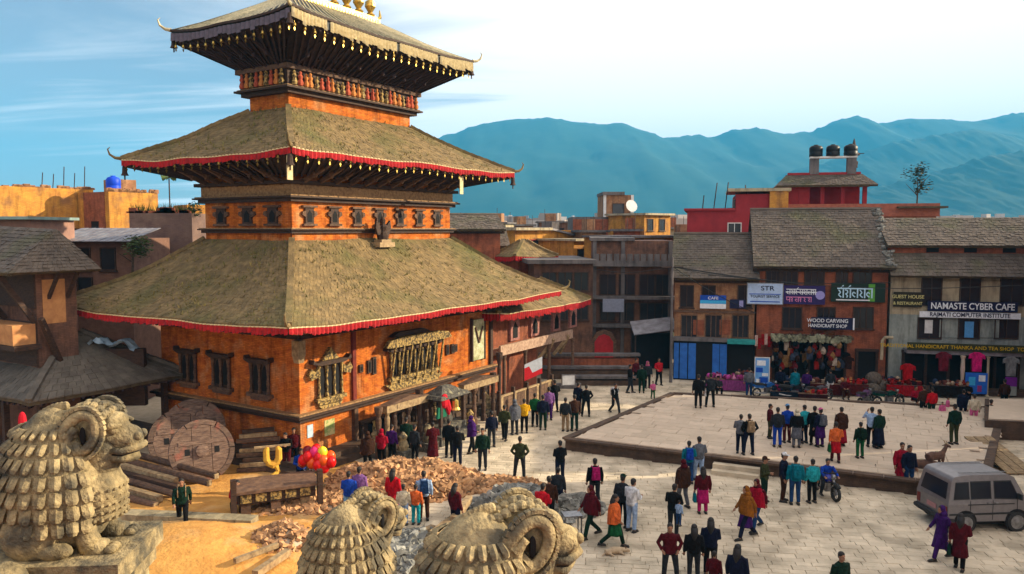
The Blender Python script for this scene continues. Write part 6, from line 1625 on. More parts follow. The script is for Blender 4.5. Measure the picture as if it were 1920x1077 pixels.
# side profile with window openings, extruded shell
prof = [(0.02, .38), (.0, .95), (.22, 1.72), (.35, 1.84), (.9, 1.90), (2.9, 1.90), (3.25, 1.80), (3.75, 1.12), (4.2, .98), (4.3, .70), (4.28, .36)]
def belt(z):  # body narrows above the belt line
    return 0 if z < 1.05 else (z - 1.05) * .16
vb = MB()
N_ = len(prof)
lft = [(x, belt(z), z) for x, z in prof]; rgt = [(x, Wv - belt(z), z) for x, z in prof]
vb.add(lft + rgt, [(i, i + N_, i + 1 + N_, i + 1) for i in range(N_ - 1)] + [(0, N_ - 1, 2 * N_ - 1, N_)])
fan = []
mid = [2.1, 0, .7]
for side, off in ((lft, 0), (rgt, 1)):
    c = (2.1, belt(.95) if not off else Wv, .95)
    vs = side + [c]; k = len(side)
    vb.add(vs, [((i, i + 1, k) if off else (i + 1, i, k)) for i in range(k - 1)] + [((k - 1, 0, k) if off else (0, k - 1, k))])
bod = vb.build('body', vm, van)
recalc(bod.data)
bv = bod.modifiers.new('bevel', 'BEVEL'); bv.width = .05; bv.segments = 3; bv.limit_method = 'ANGLE'; bv.angle_limit = R(20)
glass = mat('dark_van_glass', (.012, .013, .018), (.02, .02, .026), scale=1, bump=0, rough=.12, spec=.22)
def side_pane(poly, nm='side_window', far=False, m_=None, e=.012):
    q = MB(); Y = (lambda z: belt(z) - e) if not far else (lambda z: Wv - belt(z) + e)
    q.add([(x, Y(z), z) for x, z in poly] + [(x, Y(z) + (.01 if not far else -.01), z) for x, z in poly], [tuple(range(len(poly))), tuple(range(2 * len(poly) - 1, len(poly) - 1, -1))] + [(i, i + len(poly), (i + 1) % len(poly) + len(poly), (i + 1) % len(poly)) for i in range(len(poly))])
    o = q.build(nm, m_ or glass, van); return o
wins = [[(.30, 1.16), (1.0, 1.16), (1.0, 1.64), (.42, 1.64)], [(1.14, 1.16), (2.05, 1.16), (2.05, 1.66), (1.14, 1.66)], [(2.28, 1.16), (3.42, 1.12), (3.05, 1.66), (2.28, 1.66)]]
for w_ in wins:
    c = (sum(p[0] for p in w_) / 4, sum(p[1] for p in w_) / 4)
    fr = [(c[0] + (x - c[0]) * 1.09, c[1] + (z - c[1]) * 1.16) for x, z in w_]
    side_pane(fr, 'window_rubber', m_=M['rubber'], e=.006); side_pane(w_); side_pane(w_, far=True)
q = MB(); q.box(.06, 3.2, -.016, .0, .60, .66); q.build('side_stripe', M['rubber'], van)
q = MB(); q.box(.95, 3.2, -.012, .0, .93, .96); q.build('side_moulding', M['rubber'], van)
for x in (1.07, 2.16, 3.35):
    q = MB(); q.box(x - .006, x + .006, -.013 , .0, .42, 1.08); q.build('door_gap', M['black'], van)
for x in (1.95, 2.32): q = MB(); q.box(x - .07, x + .07, -.035, .0, .97, 1.01); q.build('door_handle', M['steel'], van)
# rear: window, lamps, plate, bumper
def rear_pt(z): return (0 if z <= .95 else (z - .95) / (.77) * .22)
q = MB(); z0, z1 = 1.10, 1.62
q.add([(rear_pt(z0) - .012, .18, z0), (rear_pt(z0) - .012, Wv - .18, z0), (rear_pt(z1) - .012, Wv - .26, z1), (rear_pt(z1) - .012, .26, z1), (rear_pt(z0), .18, z0), (rear_pt(z0), Wv - .18, z0), (rear_pt(z1), Wv - .26, z1), (rear_pt(z1), .26, z1)], [(0, 3, 2, 1), (4, 5, 6, 7), (0, 1, 5, 4), (1, 2, 6, 5), (2, 3, 7, 6), (3, 0, 4, 7)]); q.build('rear_window', glass, van)
for y in (.06, Wv - .22):
    q = MB(); q.box(-.03, .02, y, y + .16, .58, .88); q.build('tail_lamp', paint('tail_red', (.45, .04, .05), .3), van)
q = MB(); q.box(-.035, .01, .62, 1.1, .62, .78); q.build('number_plate', paint('plate_pale', (.7, .5, .5)), van)
q = MB(); q.tube([(.25, -.03, .42), (-.06, .02, .42), (-.10, .3, .42), (-.10, Wv - .3, .42), (-.06, Wv - .02, .42), (.25, Wv + .03, .42)], .085, n=8); q.build('rear_bumper', M['rubber'], van)
q = MB(); q.tube([(4.1, -.03, .42), (4.36, .1, .42), (4.38, Wv / 2, .42), (4.36, Wv - .1, .42), (4.1, Wv + .03, .42)], .09, n=8); q.build('front_bumper', M['rubber'], van)
q = MB(); q.box(.2, 4.0, .15, Wv - .15, .22, .40); q.build('underbody', M['black'], van)
for x in (.85, 3.35):
    for y in (.05, Wv - .05):
        q = MB(); X = Matrix.Translation((x, y, .33)) @ Matrix.Rotation(R(90), 4, 'X'); q.lathe([(.24, -.1), (.33, -.09), (.335, 0), (.33, .09), (.24, .1)], n=22, X=X); w = q.build('wheel', M['rubber'], van)
        q = MB(); q.lathe([(.05, -.125), (.08, -.12), (.2, -.105), (.235, -.11), (.235, .11), (.2, .105), (.08, .12), (.05, .125)], n=18, X=X); q.build('rim', M['steel'], w)
        s = -1 if y < 1 else 1
        q = MB(); q.lathe([(.40, 0), (.40, .012)], n=20, X=Matrix.Translation((x, 0 if s < 0 else Wv, .36)) @ Matrix.Rotation(R(90 if s < 0 else -90), 4, 'X')); q.build('wheel_arch', M['black'], van)  # black disc paints the shade inside the arch
q = MB(); q.add([(3.28, .2, 1.74), (3.28, Wv - .2, 1.74), (3.74, Wv - .08, 1.16), (3.74, .08, 1.16), (3.27, .2, 1.73), (3.27, Wv - .2, 1.73)], [(0, 1, 2, 3)]); q.v = [(x + .02, y, z + .015) for x, y, z in q.v]; q.build('windscreen', glass, van)
q = MB(); q.box(3.3, 3.38, -.22, -.02, 1.12, 1.3); q.build('wing_mirror', M['rubber'], van)
for y in (.3, Wv - .3): q = MB(); q.box(.7, 3.0, y - .015, y + .015, 1.925, 1.945); q.build('roof_rail', M['steel'], van)
q = MB(); q.add([(.0 - .006, .2, .98), (.0 - .006, Wv - .2, .98), (-.006, Wv - .2, .52), (-.006, .2, .52), (-.002, .2, .5)], [(0, 1, 2, 3)]); q.build('tailgate_seam', vm, van)

VK = .72      # it is a short micro van: squeeze the length, keep the wheels round
van.scale = (VK, 1, 1)
for ch in list(van.children):
    if ch.name.startswith('wheel'):
        xs_ = [v.co.x for v in ch.data.vertices]; c_ = (min(xs_) + max(xs_)) / 2
        ch.scale.x = 1 / VK; ch.location.x = c_ * (1 - 1 / VK)
# ================================================================== guardian statues on their pedestals
def rot_z(a): return Matrix.Rotation(a, 4, 'Z')
petal = MB()
petal.add([(-.046, 0, 0), (.046, 0, 0), (.048, .030, -.11), (-.048, .030, -.11), (.030, .034, -.150), (-.030, .034, -.150), (0, .030, -.162), (0, .020, -.005), (0, .056, -.105), (0, .052, -.140)], [(0, 7, 1), (0, 3, 8, 7), (7, 8, 2, 1), (3, 5, 9, 8), (8, 9, 4, 2), (5, 6, 9), (9, 6, 4), (0, 1, 2, 3), (3, 2, 4, 5), (5, 4, 6)])
petal_l = petal.mesh('scale', M['stone'])
def guardian(label, loc, rz, sc, mt, ped_label, seed=1, head_tilt=0, crown_cap=False):
    t = thing('guardian_statue', label, 'statue', loc, rz); t.scale = (sc,) * 3
    rr = random.Random(seed)
    ms = M[mt]
    if mt == 'stone': pl = petal_l
    else: pl = petal.mesh('scale', ms)
    prof = [(.30, .0), (.46, .12), (.60, .35), (.63, .62), (.585, .88), (.49, 1.12), (.36, 1.34), (.2, 1.50), (.04, 1.57)]
    q = MB(); fine = []
    for (r0, z0), (r1, z1) in zip(prof[:-1], prof[1:]):
        for i in range(3): s = i / 3; fine.append((r0 + (r1 - r0) * s, z0 + (z1 - z0) * s))
    fine.append(prof[-1])
    q.lathe(fine, n=28, sy=.86); q.build('body', ms, t, smooth=True)
    def rad(z):
        for (r0, z0), (r1, z1) in zip(prof[:-1], prof[1:]):
            if z0 <= z <= z1: return r0 + (r1 - r0) * (z - z0) / (z1 - z0)
        return .1
    zr = .40; rows = 0
    for zr in (.38, .55, .72, .89, 1.06, 1.21, 1.35):
        r = rad(zr); n = 26
        for i in range(n):
            a = 2 * math.pi * i / n
            # leave the chest (local +x) free
            if abs(((a + math.pi) % (2 * math.pi)) - math.pi) < .50 and zr < 1.2: continue
            slope = (rad(zr - .1) - rad(zr + .06)) / .16
            p = Vector((math.cos(a) * r, math.sin(a) * r * .86, zr + .03))
            X = Matrix.Translation(p) @ rot_z(a - math.pi / 2) @ Matrix.Rotation(math.atan(max(0, slope)) * .9 * 1.0, 4, 'X') @ Matrix.Rotation(rr.uniform(-.06, .06), 4, 'Y')
            o = link('scale', pl, t); o.matrix_local = X @ Matrix.Diagonal((max(.45, r / .60) * 1.28, 1.25, 1.03 - .12 * (zr > 1.1), 1))
        rows += 1
    # chest column with ringed beard tiers
    q = MB()
    q.lathe([(.18, .30), (.25, .33), (.28, .38), (.25, .42), (.29, .46), (.27, .51), (.30, .54), (.285, .59), (.30, .62), (.28, .68), (.29, .72), (.25, .78), (.22, .86), (.16, .95)], n=22, c=(.44, 0, -.02), sy=1.1); q.build('chest_rings', ms, t, smooth=True)
    for k, z in enumerate((.36, .44, .52, .60, .68)):
        q = MB(); n = 24
        for i in range(n):
            a = 2 * math.pi * i / n; 
            if math.cos(a) < -.5: continue
            q.ball((.44 + math.cos(a) * .285, math.sin(a) * .31, z - .01), (.03, .03, .022), n=5, m=3)
        q.build('bead_row', ms, t)
    # neck and head
    q = MB(); q.tube([(.30, 0, .72), (.46, 0, .95), (.52, 0, 1.12), (.50, 0, 1.25)], [.26, .23, .24, .2], n=16); q.build('neck', ms, t, smooth=True)
    q = MB()
    def skull(u, v): pass
    q.ball((.50, 0, 1.30), (.27, .24, .24), n=20, m=12); q.ball((.70, 0, 1.22), (.19, .17, .17), n=18, m=10); q.ball((.80, 0, 1.20), (.15, .155, .155), n=16, m=10)
    q.ball((.66, 0, 1.40), (.12, .2, .10), n=14, m=8)
    h = q.build('head', ms, t, smooth=True)
    rm = h.modifiers.new('remesh', 'REMESH'); rm.mode = 'VOXEL'; rm.voxel_size = .022; rm.use_smooth_shade = True
    # muzzle details: lips, nostrils, brow, eyes, jaw
    q = MB(); q.tube([(.60, -.16, 1.10), (.78, -.17, 1.09), (.92, -.06, 1.12), (.93, .06, 1.12), (.78, .17, 1.09), (.60, .16, 1.10)], [.03, .04, .045, .045, .04, .03], n=7); q.build('lip', ms, t, smooth=True)
    q = MB(); q.tube([(.60, -.13, 1.03), (.76, -.13, 1.0), (.86, 0, 1.0), (.76, .13, 1.0), (.60, .13, 1.03)], [.05, .055, .06, .055, .05], n=7); q.build('jaw', ms, t, smooth=True)
    q = MB(); q.tube([(.58, -.155, 1.06), (.78, -.155, 1.048), (.88, 0, 1.05), (.78, .155, 1.048), (.58, .155, 1.06)], .018, n=5); q.build('mouth_shade', M['black'], t)  # black tube paints the shade between lip and jaw
    for s in (-1, 1):
        q = MB(); q.ball((.92, s * .07, 1.24), (.05, .05, .05), n=8, m=6); q.build('nostril', ms, t, smooth=True)
        q = MB(); q.ball((.69, s * .165, 1.33), (.055, .045, .05), n=10, m=7); e_ = q.build('eye', ms, t, smooth=True)
        q = MB(); q.tube([(.60, s * .19, 1.33), (.68, s * .205, 1.39), (.78, s * .15, 1.38)], [.03, .04, .02], n=6); q.build('brow', ms, t, smooth=True)
        q = MB(); q.tube([(.80, s * .13, 1.16), (.86, s * .12, 1.20), (.86, s * .10, 1.27)], [.02, .035, .02], n=6); q.build('cheek_curl', ms, t, smooth=True)
        # ram horn: a coil; a black ball paints the shade in its slot
        hx, hz = .40, 1.30; pts = []; rs = []
        for i in range(34):
            a = R(150) + i / 33 * R(430); rr_ = .245 - .115 * i / 33
            pts.append((hx + math.cos(a) * rr_ * .82 - math.sin(a) * .05, s * (.25 + .05 * i / 33), hz - math.sin(a) * rr_ * 1.08)); rs.append(.075 - .035 * i / 33)
        q = MB(); q.tube(pts, rs, n=9); q.build('ram_horn', ms, t, smooth=True)
        q = MB()
        for i in range(30):
            a = R(150) + i / 29 * R(330); rr_ = .245 - .08 * i / 33 + .078
            q.box(-.018, .018, -.03, .03, -.024, .024, Matrix.Translation((hx + math.cos(a) * rr_ * .84 - math.sin(a) * .05, s * (.265 + .03 * i / 33), hz - math.sin(a) * rr_ * 1.06)) @ Matrix.Rotation(a, 4, 'Y'))
        q.build('horn_ridges', ms, t)
        q = MB(); q.ball((hx + .015, s * .27, hz), (.035, .02, .10), n=8, m=6, X=None); q.build('horn_slot_shade', M['black'], t)
        # front legs and paws
        q = MB(); q.tube([(.36, s * .24, .45), (.40, s * .26, .2), (.46, s * .26, .04)], [.15, .12, .13], n=12); q.tube([(.42, s * .26, .05), (.62, s * .26, .04)], [.12, .10], n=10); q.build('front_leg', ms, t, smooth=True)
        for k in (-1, 0, 1): q = MB(); q.ball((.68, s * .26 + k * .07, .04), (.07, .038, .045), n=8, m=6); q.build('claw', ms, t, smooth=True)
    # curls of hair on the crown and a crest down the back
    q = MB()
    for i in range(13):
        a = i / 12; q.ball((.52 - a * .42, 0 + (.07 if i % 2 else -.07), 1.53 + .05 * math.sin(a * 5) + .02), (.055, .06, .045), n=7, m=5)
    for i in range(10):
        a = i / 9; q.ball((.12 - a * .40, 0, 1.57 - a * a * .22), (.05, .04, .06), n=6, m=5)
    for i in range(9): q.ball((.60, -.2 + i * .05, 1.50 + .02 * (i % 2)), (.05, .04, .045), n=7, m=5)
    q.build('hair_curls', ms, t)
    # back haunches
    for s in (-1, 1):
        q = MB(); q.ball((-.12, s * .36, .22), (.32, .2, .28), n=14, m=10); q.ball((.12, s * .42, .08), (.22, .11, .1), n=12, m=8); q.build('haunch', ms, t, smooth=True)
    q = MB(); q.tube([(-.45, 0, .1), (-.72, .05, .3), (-.74, .05, .65), (-.62, .02, .85)], [.1, .09, .08, .05], n=10); q.build('tail', ms, t, smooth=True)
    # pedestal down to the stepped plinth
    pd = thing('statue_pedestal', ped_label, 'pedestal', (loc[0], loc[1], 0), rz)
    zt = loc[2]; w = .85 * sc
    for k, (a, b_, e) in enumerate(((zt - .22, zt, 1.0), (zt - .42, zt - .222, .92), (zt - 1.1, zt - .422, .84), (zt - 1.3, zt - 1.102, .95), (0, zt - 1.302, 1.05))):
        q = MB(); q.box(-w * e * .95, w * e * 1.05, -w * e * .75, w * e * .75, a, b_); q.build('stone_course', ms if k < 4 else M['brick'], pd)
    return t
guardian('big scaled stone guardian beast with curled ram horn seen in profile at left', (D(88, 430, 8.0).x, 8.0, 6.70), R(4), .93, 'stone', 'stone pedestal below the left guardian beast', seed=1)
guardian('scaled stone guardian beast seen from behind in the middle foreground', (D(640, 430, 9.0).x, 9.0, 5.42), R(42), .86, 'stone', 'stone pedestal below the middle guardian beast', seed=2)
guardian('dark curly headed stone guardian with long ridged horns right of the middle', (D(893, 430, 6.6).x, 6.6, 6.0), R(17), 1.0, 'stone', 'stone pedestal below the right guardian beast', seed=3)
# stepped brick plinth the viewer and the statues stand on (below the picture)
sp = thing('stepped_plinth', 'high stepped brick plinth of the temple behind the viewer', 'plinth', (0, 0, 0))
for i, (y, z) in enumerate(((1.6, 8.3), (4.2, 6.2), (7.3, 4.3), (10.5, 2.6), (13.5, 1.2))):
    q = MB(); q.box(-14 - i, 14 + i, -16, y, 0 if i == 4 else z - 1.9, z); q.build('terrace_step', M['brick'], sp)
# red flag and little roof ornament top left of the left statue
t = thing('red_flag', 'small crimson cloth tied near the left statue back', 'flag', D(42, 790, 22)); q = MB(); q.ball((0, 0, 0), (.12, .1, .28), n=8, m=6); q.build('cloth', paint('crimson_cloth', (.78, .08, .16), .9), t)
q = MB(); q.bar((0, 0, -2.4), (0, 0, .1), .04); q.build('pole', M['wood'], t)
t = thing('stone_boulder', 'rounded pale boulder in the lower left corner', 'stone', (D(8, 1077, 7.2).x, 7.2, 6.62)); 
q = MB(); q.ball((0, 0, .0), (.22, .2, .22), n=14, m=9); q.build('rock', M['stone'], t, smooth=True)
# ================================================================== people
def limb(b, pts, rs, n=10): b.tube(pts, rs, n=n)
def chain_ellipses(b, rings, n=16):
    "rings: (cx, cy, z, rx, ry)"
    vs = []; fs = []
    for cx, cy, z, rx, ry in rings:
        for k in range(n):
            a = 2 * math.pi * k / n; vs.append((cx + rx * math.cos(a), cy + ry * math.sin(a), z))
    m = len(rings)
    for i in range(m - 1):
        for k in range(n): fs.append((i * n + k, i * n + (k + 1) % n, (i + 1) * n + (k + 1) % n, (i + 1) * n + k))
    fs.append(tuple(range(n - 1, -1, -1))); fs.append(tuple(range((m - 1) * n, m * n)))
    b.add(vs, fs)
# joints; the figure looks toward -y; heights for a 1.70 m adult
def pose(name):
    P = dict(hipL=(.10, 0, .90), hipR=(-.10, 0, .90), kneeL=(.11, -.02, .48), kneeR=(-.11, -.02, .48), footL=(.12, .02, .08), footR=(-.12, .02, .08),
             shL=(.19, 0, 1.38), shR=(-.19, 0, 1.38), elL=(.26, .03, 1.10), elR=(-.26, .03, 1.10), haL=(.27, -.06, .84), haR=(-.27, -.06, .84), pel=(0, 0, .95), ch=(0, 0, 1.28), nk=(0, .01, 1.45), hd=(0, -.02, 1.58))
    if name == 'fold': P.update(elL=(.25, -.02, 1.12), elR=(-.25, -.02, 1.12), haL=(.04, -.23, 1.10), haR=(-.06, -.23, 1.14))
    if name == 'walk': P.update(kneeL=(.10, -.20, .50), kneeR=(-.10, .06, .47), footL=(.10, -.30, .09), footR=(-.10, .40, .13), elL=(.25, .13, 1.13), haL=(.25, .16, .88), elR=(-.25, -.08, 1.12), haR=(-.24, -.26, .93), nk=(0, -.02, 1.45), hd=(0, -.06, 1.575))
    if name == 'stroll': P.update(kneeL=(.10, -.10, .49), kneeR=(-.10, .02, .48), footL=(.11, -.14, .08), footR=(-.11, .16, .09), elL=(.25, .08, 1.12), haL=(.26, .05, .86), elR=(-.27, .02, 1.12), haR=(-.20, -.20, 1.02))
    if name == 'wide': P.update(hipL=(.11, 0, .90), kneeL=(.18, -.03, .49), footL=(.22, 0, .08), kneeR=(-.14, -.02, .48), footR=(-.16, .02, .08), elL=(.33, .05, 1.13), haL=(.22, -.10, .96), elR=(-.33, .05, 1.13), haR=(-.22, -.10, .96))
    if name == 'hold': P.update(elL=(.27, -.05, 1.10), elR=(-.27, -.05, 1.10), haL=(.14, -.30, 1.16), haR=(-.14, -.30, 1.10), nk=(0, -.03, 1.44), hd=(0, -.09, 1.55))
    if name == 'phone': P.update(elL=(.34, -.02, 1.22), haL=(.16, -.10, 1.50), elR=(-.26, .03, 1.10), haR=(-.22, -.12, .88))
    if name == 'sit':
        P = dict(hipL=(.10, 0, .42), hipR=(-.10, 0, .42), kneeL=(.16, -.38, .50), kneeR=(-.16, -.38, .50), footL=(.14, -.40, .07), footR=(-.14, -.40, .07), shL=(.19, -.03, .90), shR=(-.19, -.03, .90), elL=(.25, -.14, .66), elR=(-.25, -.14, .66), haL=(.10, -.36, .60), haR=(-.10, -.36, .60), pel=(0, 0, .46), ch=(0, -.02, .80), nk=(0, -.04, .97), hd=(0, -.09, 1.10))
    if name == 'ride':
        P = dict(hipL=(.10, 0, .88), hipR=(-.10, 0, .88), kneeL=(.24, -.34, .72), kneeR=(-.24, -.34, .72), footL=(.24, -.18, .32), footR=(-.24, -.18, .32), shL=(.19, -.12, 1.34), shR=(-.19, -.12, 1.34), elL=(.28, -.30, 1.14), elR=(-.28, -.30, 1.14), haL=(.26, -.54, 1.06), haR=(-.26, -.54, 1.06), pel=(0, 0, .92), ch=(0, -.08, 1.24), nk=(0, -.12, 1.41), hd=(0, -.18, 1.54))
    return {k: Vector(v) for k, v in P.items()}
def trunk(b, P, g=0.0, belly=0.0):
    pe, ch, nk = P['pel'], P['ch'], P['nk']
    def at(t): return pe.lerp(ch, t)
    rings = []
    for t, rx, ry in ((-.28, .15, .115), (-.1, .175, .13), (.15, .165, .12), (.5, .155 + belly, .115 + belly), (.85, .18, .125), (1.1, .195, .12), (1.28, .17, .10), (1.42, .10, .075)):
        p = pe + (ch - pe) * t; rings.append((p.x, p.y, p.z, rx + g, ry + g))
    chain_ellipses(b, rings)
def remesh(b, name, mtl, vox, smooth=1):
    me = b.mesh('tmp', mtl); o = bpy.data.objects.new('tmp', me); COL.objects.link(o)
    m = o.modifiers.new('r', 'REMESH'); m.mode = 'VOXEL'; m.voxel_size = vox; m.use_smooth_shade = True
    s = o.modifiers.new('s', 'SMOOTH'); s.factor = .5; s.iterations = smooth
    dg = bpy.context.evaluated_depsgraph_get(); dg.update()
    out = bpy.data.meshes.new_from_object(o.evaluated_get(dg)); out.name = name
    bpy.data.objects.remove(o); out.materials.clear(); out.materials.append(mtl)
    return out
def hand(b, sh, el, ha):
    d = (ha - el).normalized(); side = Vector((0, 0, 1)).cross(d)
    side = side.normalized() if side.length > .1 else Vector((1, 0, 0)); n = d.cross(side).normalized()
    palm = ha + d * .05
    b.tube([ha - d * .01, ha + d * .04, ha + d * .085], [.026, .036, .032], n=8)
    for i, L in enumerate((.065, .075, .07, .055)):
        o = (i - 1.5) * .017; p = ha + d * .08 + side * o
        b.tube([p - d * .02, p + d * L * .5, p + d * L * .85 + n * .02], [.0115, .0105, .008], n=5)
    p = ha + d * .03 + side * .03
    b.tube([p - side * .015, p + side * .03 + d * .025, p + side * .03 + d * .055], [.014, .012, .009], n=5)
def head_mesh(b, P):
    h = P['hd']
    b.ball((h.x, h.y + .01, h.z + .035), (.077, .094, .092), n=14, m=10)
    b.ball((h.x, h.y - .025, h.z - .045), (.056, .062, .068), n=12, m=8)
    b.tube([(h.x, h.y - .085, h.z + .035), (h.x, h.y - .112, h.z - .005), (h.x, h.y - .09, h.z - .018)], [.010, .017, .010], n=6)
    for s in (-1, 1):
        b.ball((h.x + s * .077, h.y + .015, h.z + .005), (.012, .022, .03), n=7, m=5)
        b.ball((h.x + s * .03, h.y - .082, h.z + .045), (.018, .012, .009), n=6, m=4)
    b.ball((h.x, h.y - .088, h.z - .055), (.024, .012, .010), n=8, m=4)
    b.tube([tuple(P['nk'] - Vector((0, 0, .05))), (h.x, h.y + .02, h.z - .02)], [.058, .052], n=10)
_cache = {}
def piece(ps, kind):
    key = (ps, kind)
    if key in _cache: return _cache[key]
    P = pose(ps); b = MB()
    if kind == 'body':
        trunk(b, P)
        for s in 'LR':
            limb(b, [P['hip' + s], P['knee' + s], P['foot' + s]], [.088, .058, .042])
            f = P['foot' + s]; b.tube([f + Vector((0, .06, -.035)), f + Vector((0, -.06, -.045)), f + Vector((0, -.15, -.05))], [.038, .042, .03], n=8)
            limb(b, [P['sh' + s], P['el' + s], P['ha' + s]], [.052, .040, .027])
        head_mesh(b, P)
        for s in 'LR': hand(b, P['sh' + s], P['el' + s], P['ha' + s])
        me = remesh(b, 'person_body', M['skin'], .0125, 1)
    elif kind == 'jacket':
        trunk(b, P, .028, .012)
        for s in 'LR': limb(b, [P['sh' + s] + Vector((0, 0, .0)), P['el' + s], P['el' + s].lerp(P['ha' + s], .93)], [.074, .06, .05])
        b.ball(tuple(P['nk'] + Vector((0, .01, -.03))), (.085, .08, .05), n=12, m=6)
        me = remesh(b, 'jacket', M['skin'], .022, 2)
    elif kind == 'trousers':
        for s in 'LR': limb(b, [P['hip' + s] + Vector((0, 0, .06)), P['knee' + s], P['foot' + s] + Vector((0, 0, .01))], [.112, .078, .066])
        pe = P['pel']; chain_ellipses(b, [(pe.x, pe.y, pe.z - .12, .16, .13), (pe.x, pe.y, pe.z - .02, .185, .142), (pe.x, pe.y, pe.z + .08, .175, .13)])
        me = remesh(b, 'trousers', M['skin'], .022, 2)
    elif kind == 'shoes':
        for s in 'LR':
            f = P['foot' + s]; b.tube([f + Vector((0, .07, -.03)), f + Vector((0, -.05, -.04)), f + Vector((0, -.17, -.05))], [.046, .05, .036], n=8)
            b.box(f.x - .045, f.x + .045, f.y - .19, f.y + .09, f.z - .08, f.z - .055)
        me = b.mesh('shoes', M['shoe'], True)
    elif kind in ('skirt', 'dress'):
        pe = P['pel']; lo = .16 if kind == 'skirt' else .42
        kn = (P['kneeL'] + P['kneeR']) / 2; n = 26; rings = []
        z0 = pe.z + .14
        vs = []; fs = []; m = 7
        for i in range(m + 1):
            t = i / m; z = z0 + (lo - z0) * t; cx = pe.x + (kn.x - pe.x) * t; cy = pe.y + (kn.y - pe.y) * t * .8
            r = .16 + (.10 if kind == 'skirt' else .07) * t ** .8
            for k in range(n):
                a = 2 * math.pi * k / n; w = 1 + .07 * t * math.sin(a * 7 + i * .3)
                vs.append((cx + r * w * math.cos(a) * 1.0, cy + r * w * math.sin(a) * (.8 + .2 * t), z))
        for i in range(m):
            for k in range(n): fs.append((i * n + k, (i + 1) * n + k, (i + 1) * n + (k + 1) % n, i * n + (k + 1) % n))
        fs.append(tuple(range(n))); fs.append(tuple(range((m + 1) * n - 1, m * n - 1, -1)))
        b.add(vs, fs); me = b.mesh(kind, M['skin'], True)
    elif kind == 'shawl':
        ch = P['ch']; pe = P['pel']; n = 28; vs = []; fs = []; m = 8
        for i in range(m + 1):
            t = i / m; z = ch.z + .17 - (.62) * t; r = (.10, .215, .255, .27, .275, .28, .285, .29, .295)[i]
            for k in range(n):
                a = 2 * math.pi * k / n; w = 1 + .05 * t * math.sin(a * 6 + 1 + i * .5)
                zz = z - (.10 * max(0, math.cos(a - 1.2)) * t)
                vs.append((ch.x + r * w * math.cos(a) * 1.02, ch.y + (pe.y - ch.y) * t - .015 + r * w * math.sin(a) * .72, zz))
        for i in range(m):
            for k in range(n): fs.append((i * n + k, (i + 1) * n + k, (i + 1) * n + (k + 1) % n, i * n + (k + 1) % n))
        fs.append(tuple(range(n))); b.add(vs, fs); me = b.mesh('shawl', M['skin'], True)
    elif kind == 'hair':
        h = P['hd']; b.ball((h.x, h.y + .022, h.z + .058), (.087, .098, .088), n=12, m=8); b.ball((h.x, h.y + .06, h.z + .0), (.07, .055, .07), n=10, m=6)
        me = b.mesh('hair', M['hair'], True)
    elif kind == 'long_hair':
        h = P['hd']; b.ball((h.x, h.y + .022, h.z + .058), (.089, .10, .09), n=12, m=8)
        b.tube([(h.x, h.y + .05, h.z + .04), (h.x, h.y + .1, h.z - .12), (h.x, h.y + .13, h.z - .32)], [.085, .09, .04], n=10, flat=1.2); me = b.mesh('long_hair', M['hair'], True)
    elif kind == 'cap':
        h = P['hd']; b.lathe([(.09, 0), (.092, .04), (.075, .085), (.02, .11)], n=14, c=(h.x, h.y + .012, h.z + .05)); b.box(h.x - .06, h.x + .06, h.y - .16, h.y - .06, h.z + .05, h.z + .065)
        me = b.mesh('cap', M['skin'], True)
    elif kind == 'headscarf':
        h = P['hd']; b.ball((h.x, h.y + .03, h.z + .045), (.098, .105, .105), n=14, m=9); b.tube([(h.x, h.y + .05, h.z - .03), (h.x, h.y + .07, h.z - .16)], [.10, .14], n=12); me = b.mesh('headscarf', M['skin'], True)
    elif kind == 'backpack':
        ch = P['ch']; b.box(ch.x - .15, ch.x + .15, ch.y + .13, ch.y + .30, ch.z - .27, ch.z + .16, tx=.03, ty=.03); b.box(ch.x - .11, ch.x + .11, ch.y + .30, ch.y + .34, ch.z - .24, ch.z - .02); 
        for s in (-1, 1): b.tube([(ch.x + s * .1, ch.y + .15, ch.z + .13), (ch.x + s * .12, ch.y, ch.z + .17), (ch.x + s * .12, ch.y - .15, ch.z + .02), (ch.x + s * .12, ch.y - .12, ch.z - .16)], .018, n=5)
        me = b.mesh('backpack', M['skin'])
    elif kind == 'bag':
        p = P['haL']; b.box(p.x - .05, p.x + .06, p.y - .14, p.y + .14, p.z - .42, p.z - .12, tx=.02, ty=.03); b.tube([(p.x, p.y - .1, p.z - .13), (p.x, p.y, p.z - .02), (p.x, p.y + .1, p.z - .13)], .012, n=5); me = b.mesh('bag', M['skin'])
    _cache[key] = me; return me
C_ = dict(black=(.07, .07, .08), navy=(.08, .10, .19), blue=(.10, .26, .66), sky=(.45, .65, .85), teal=(.05, .45, .52), maroon=(.32, .06, .10), red=(.76, .08, .14), crimson=(.62, .05, .16), brown=(.25, .15, .10), ochre=(.56, .34, .10), cream=(.84, .79, .68), white=(.88, .88, .88), grey=(.40, .41, .44), dgrey=(.17, .18, .20), olive=(.22, .24, .14), jeans=(.13, .25, .42), pale=(.62, .72, .85), pink=(.88, .42, .62), magenta=(.70, .10, .40), orange=(.88, .42, .20), yellow=(.88, .66, .08), purple=(.25, .10, .38), green=(.10, .36, .20), dgreen=(.07, .18, .13), lilac=(.52, .35, .58), tan=(.6, .5, .38), turq=(.15, .62, .66))
pc = 0
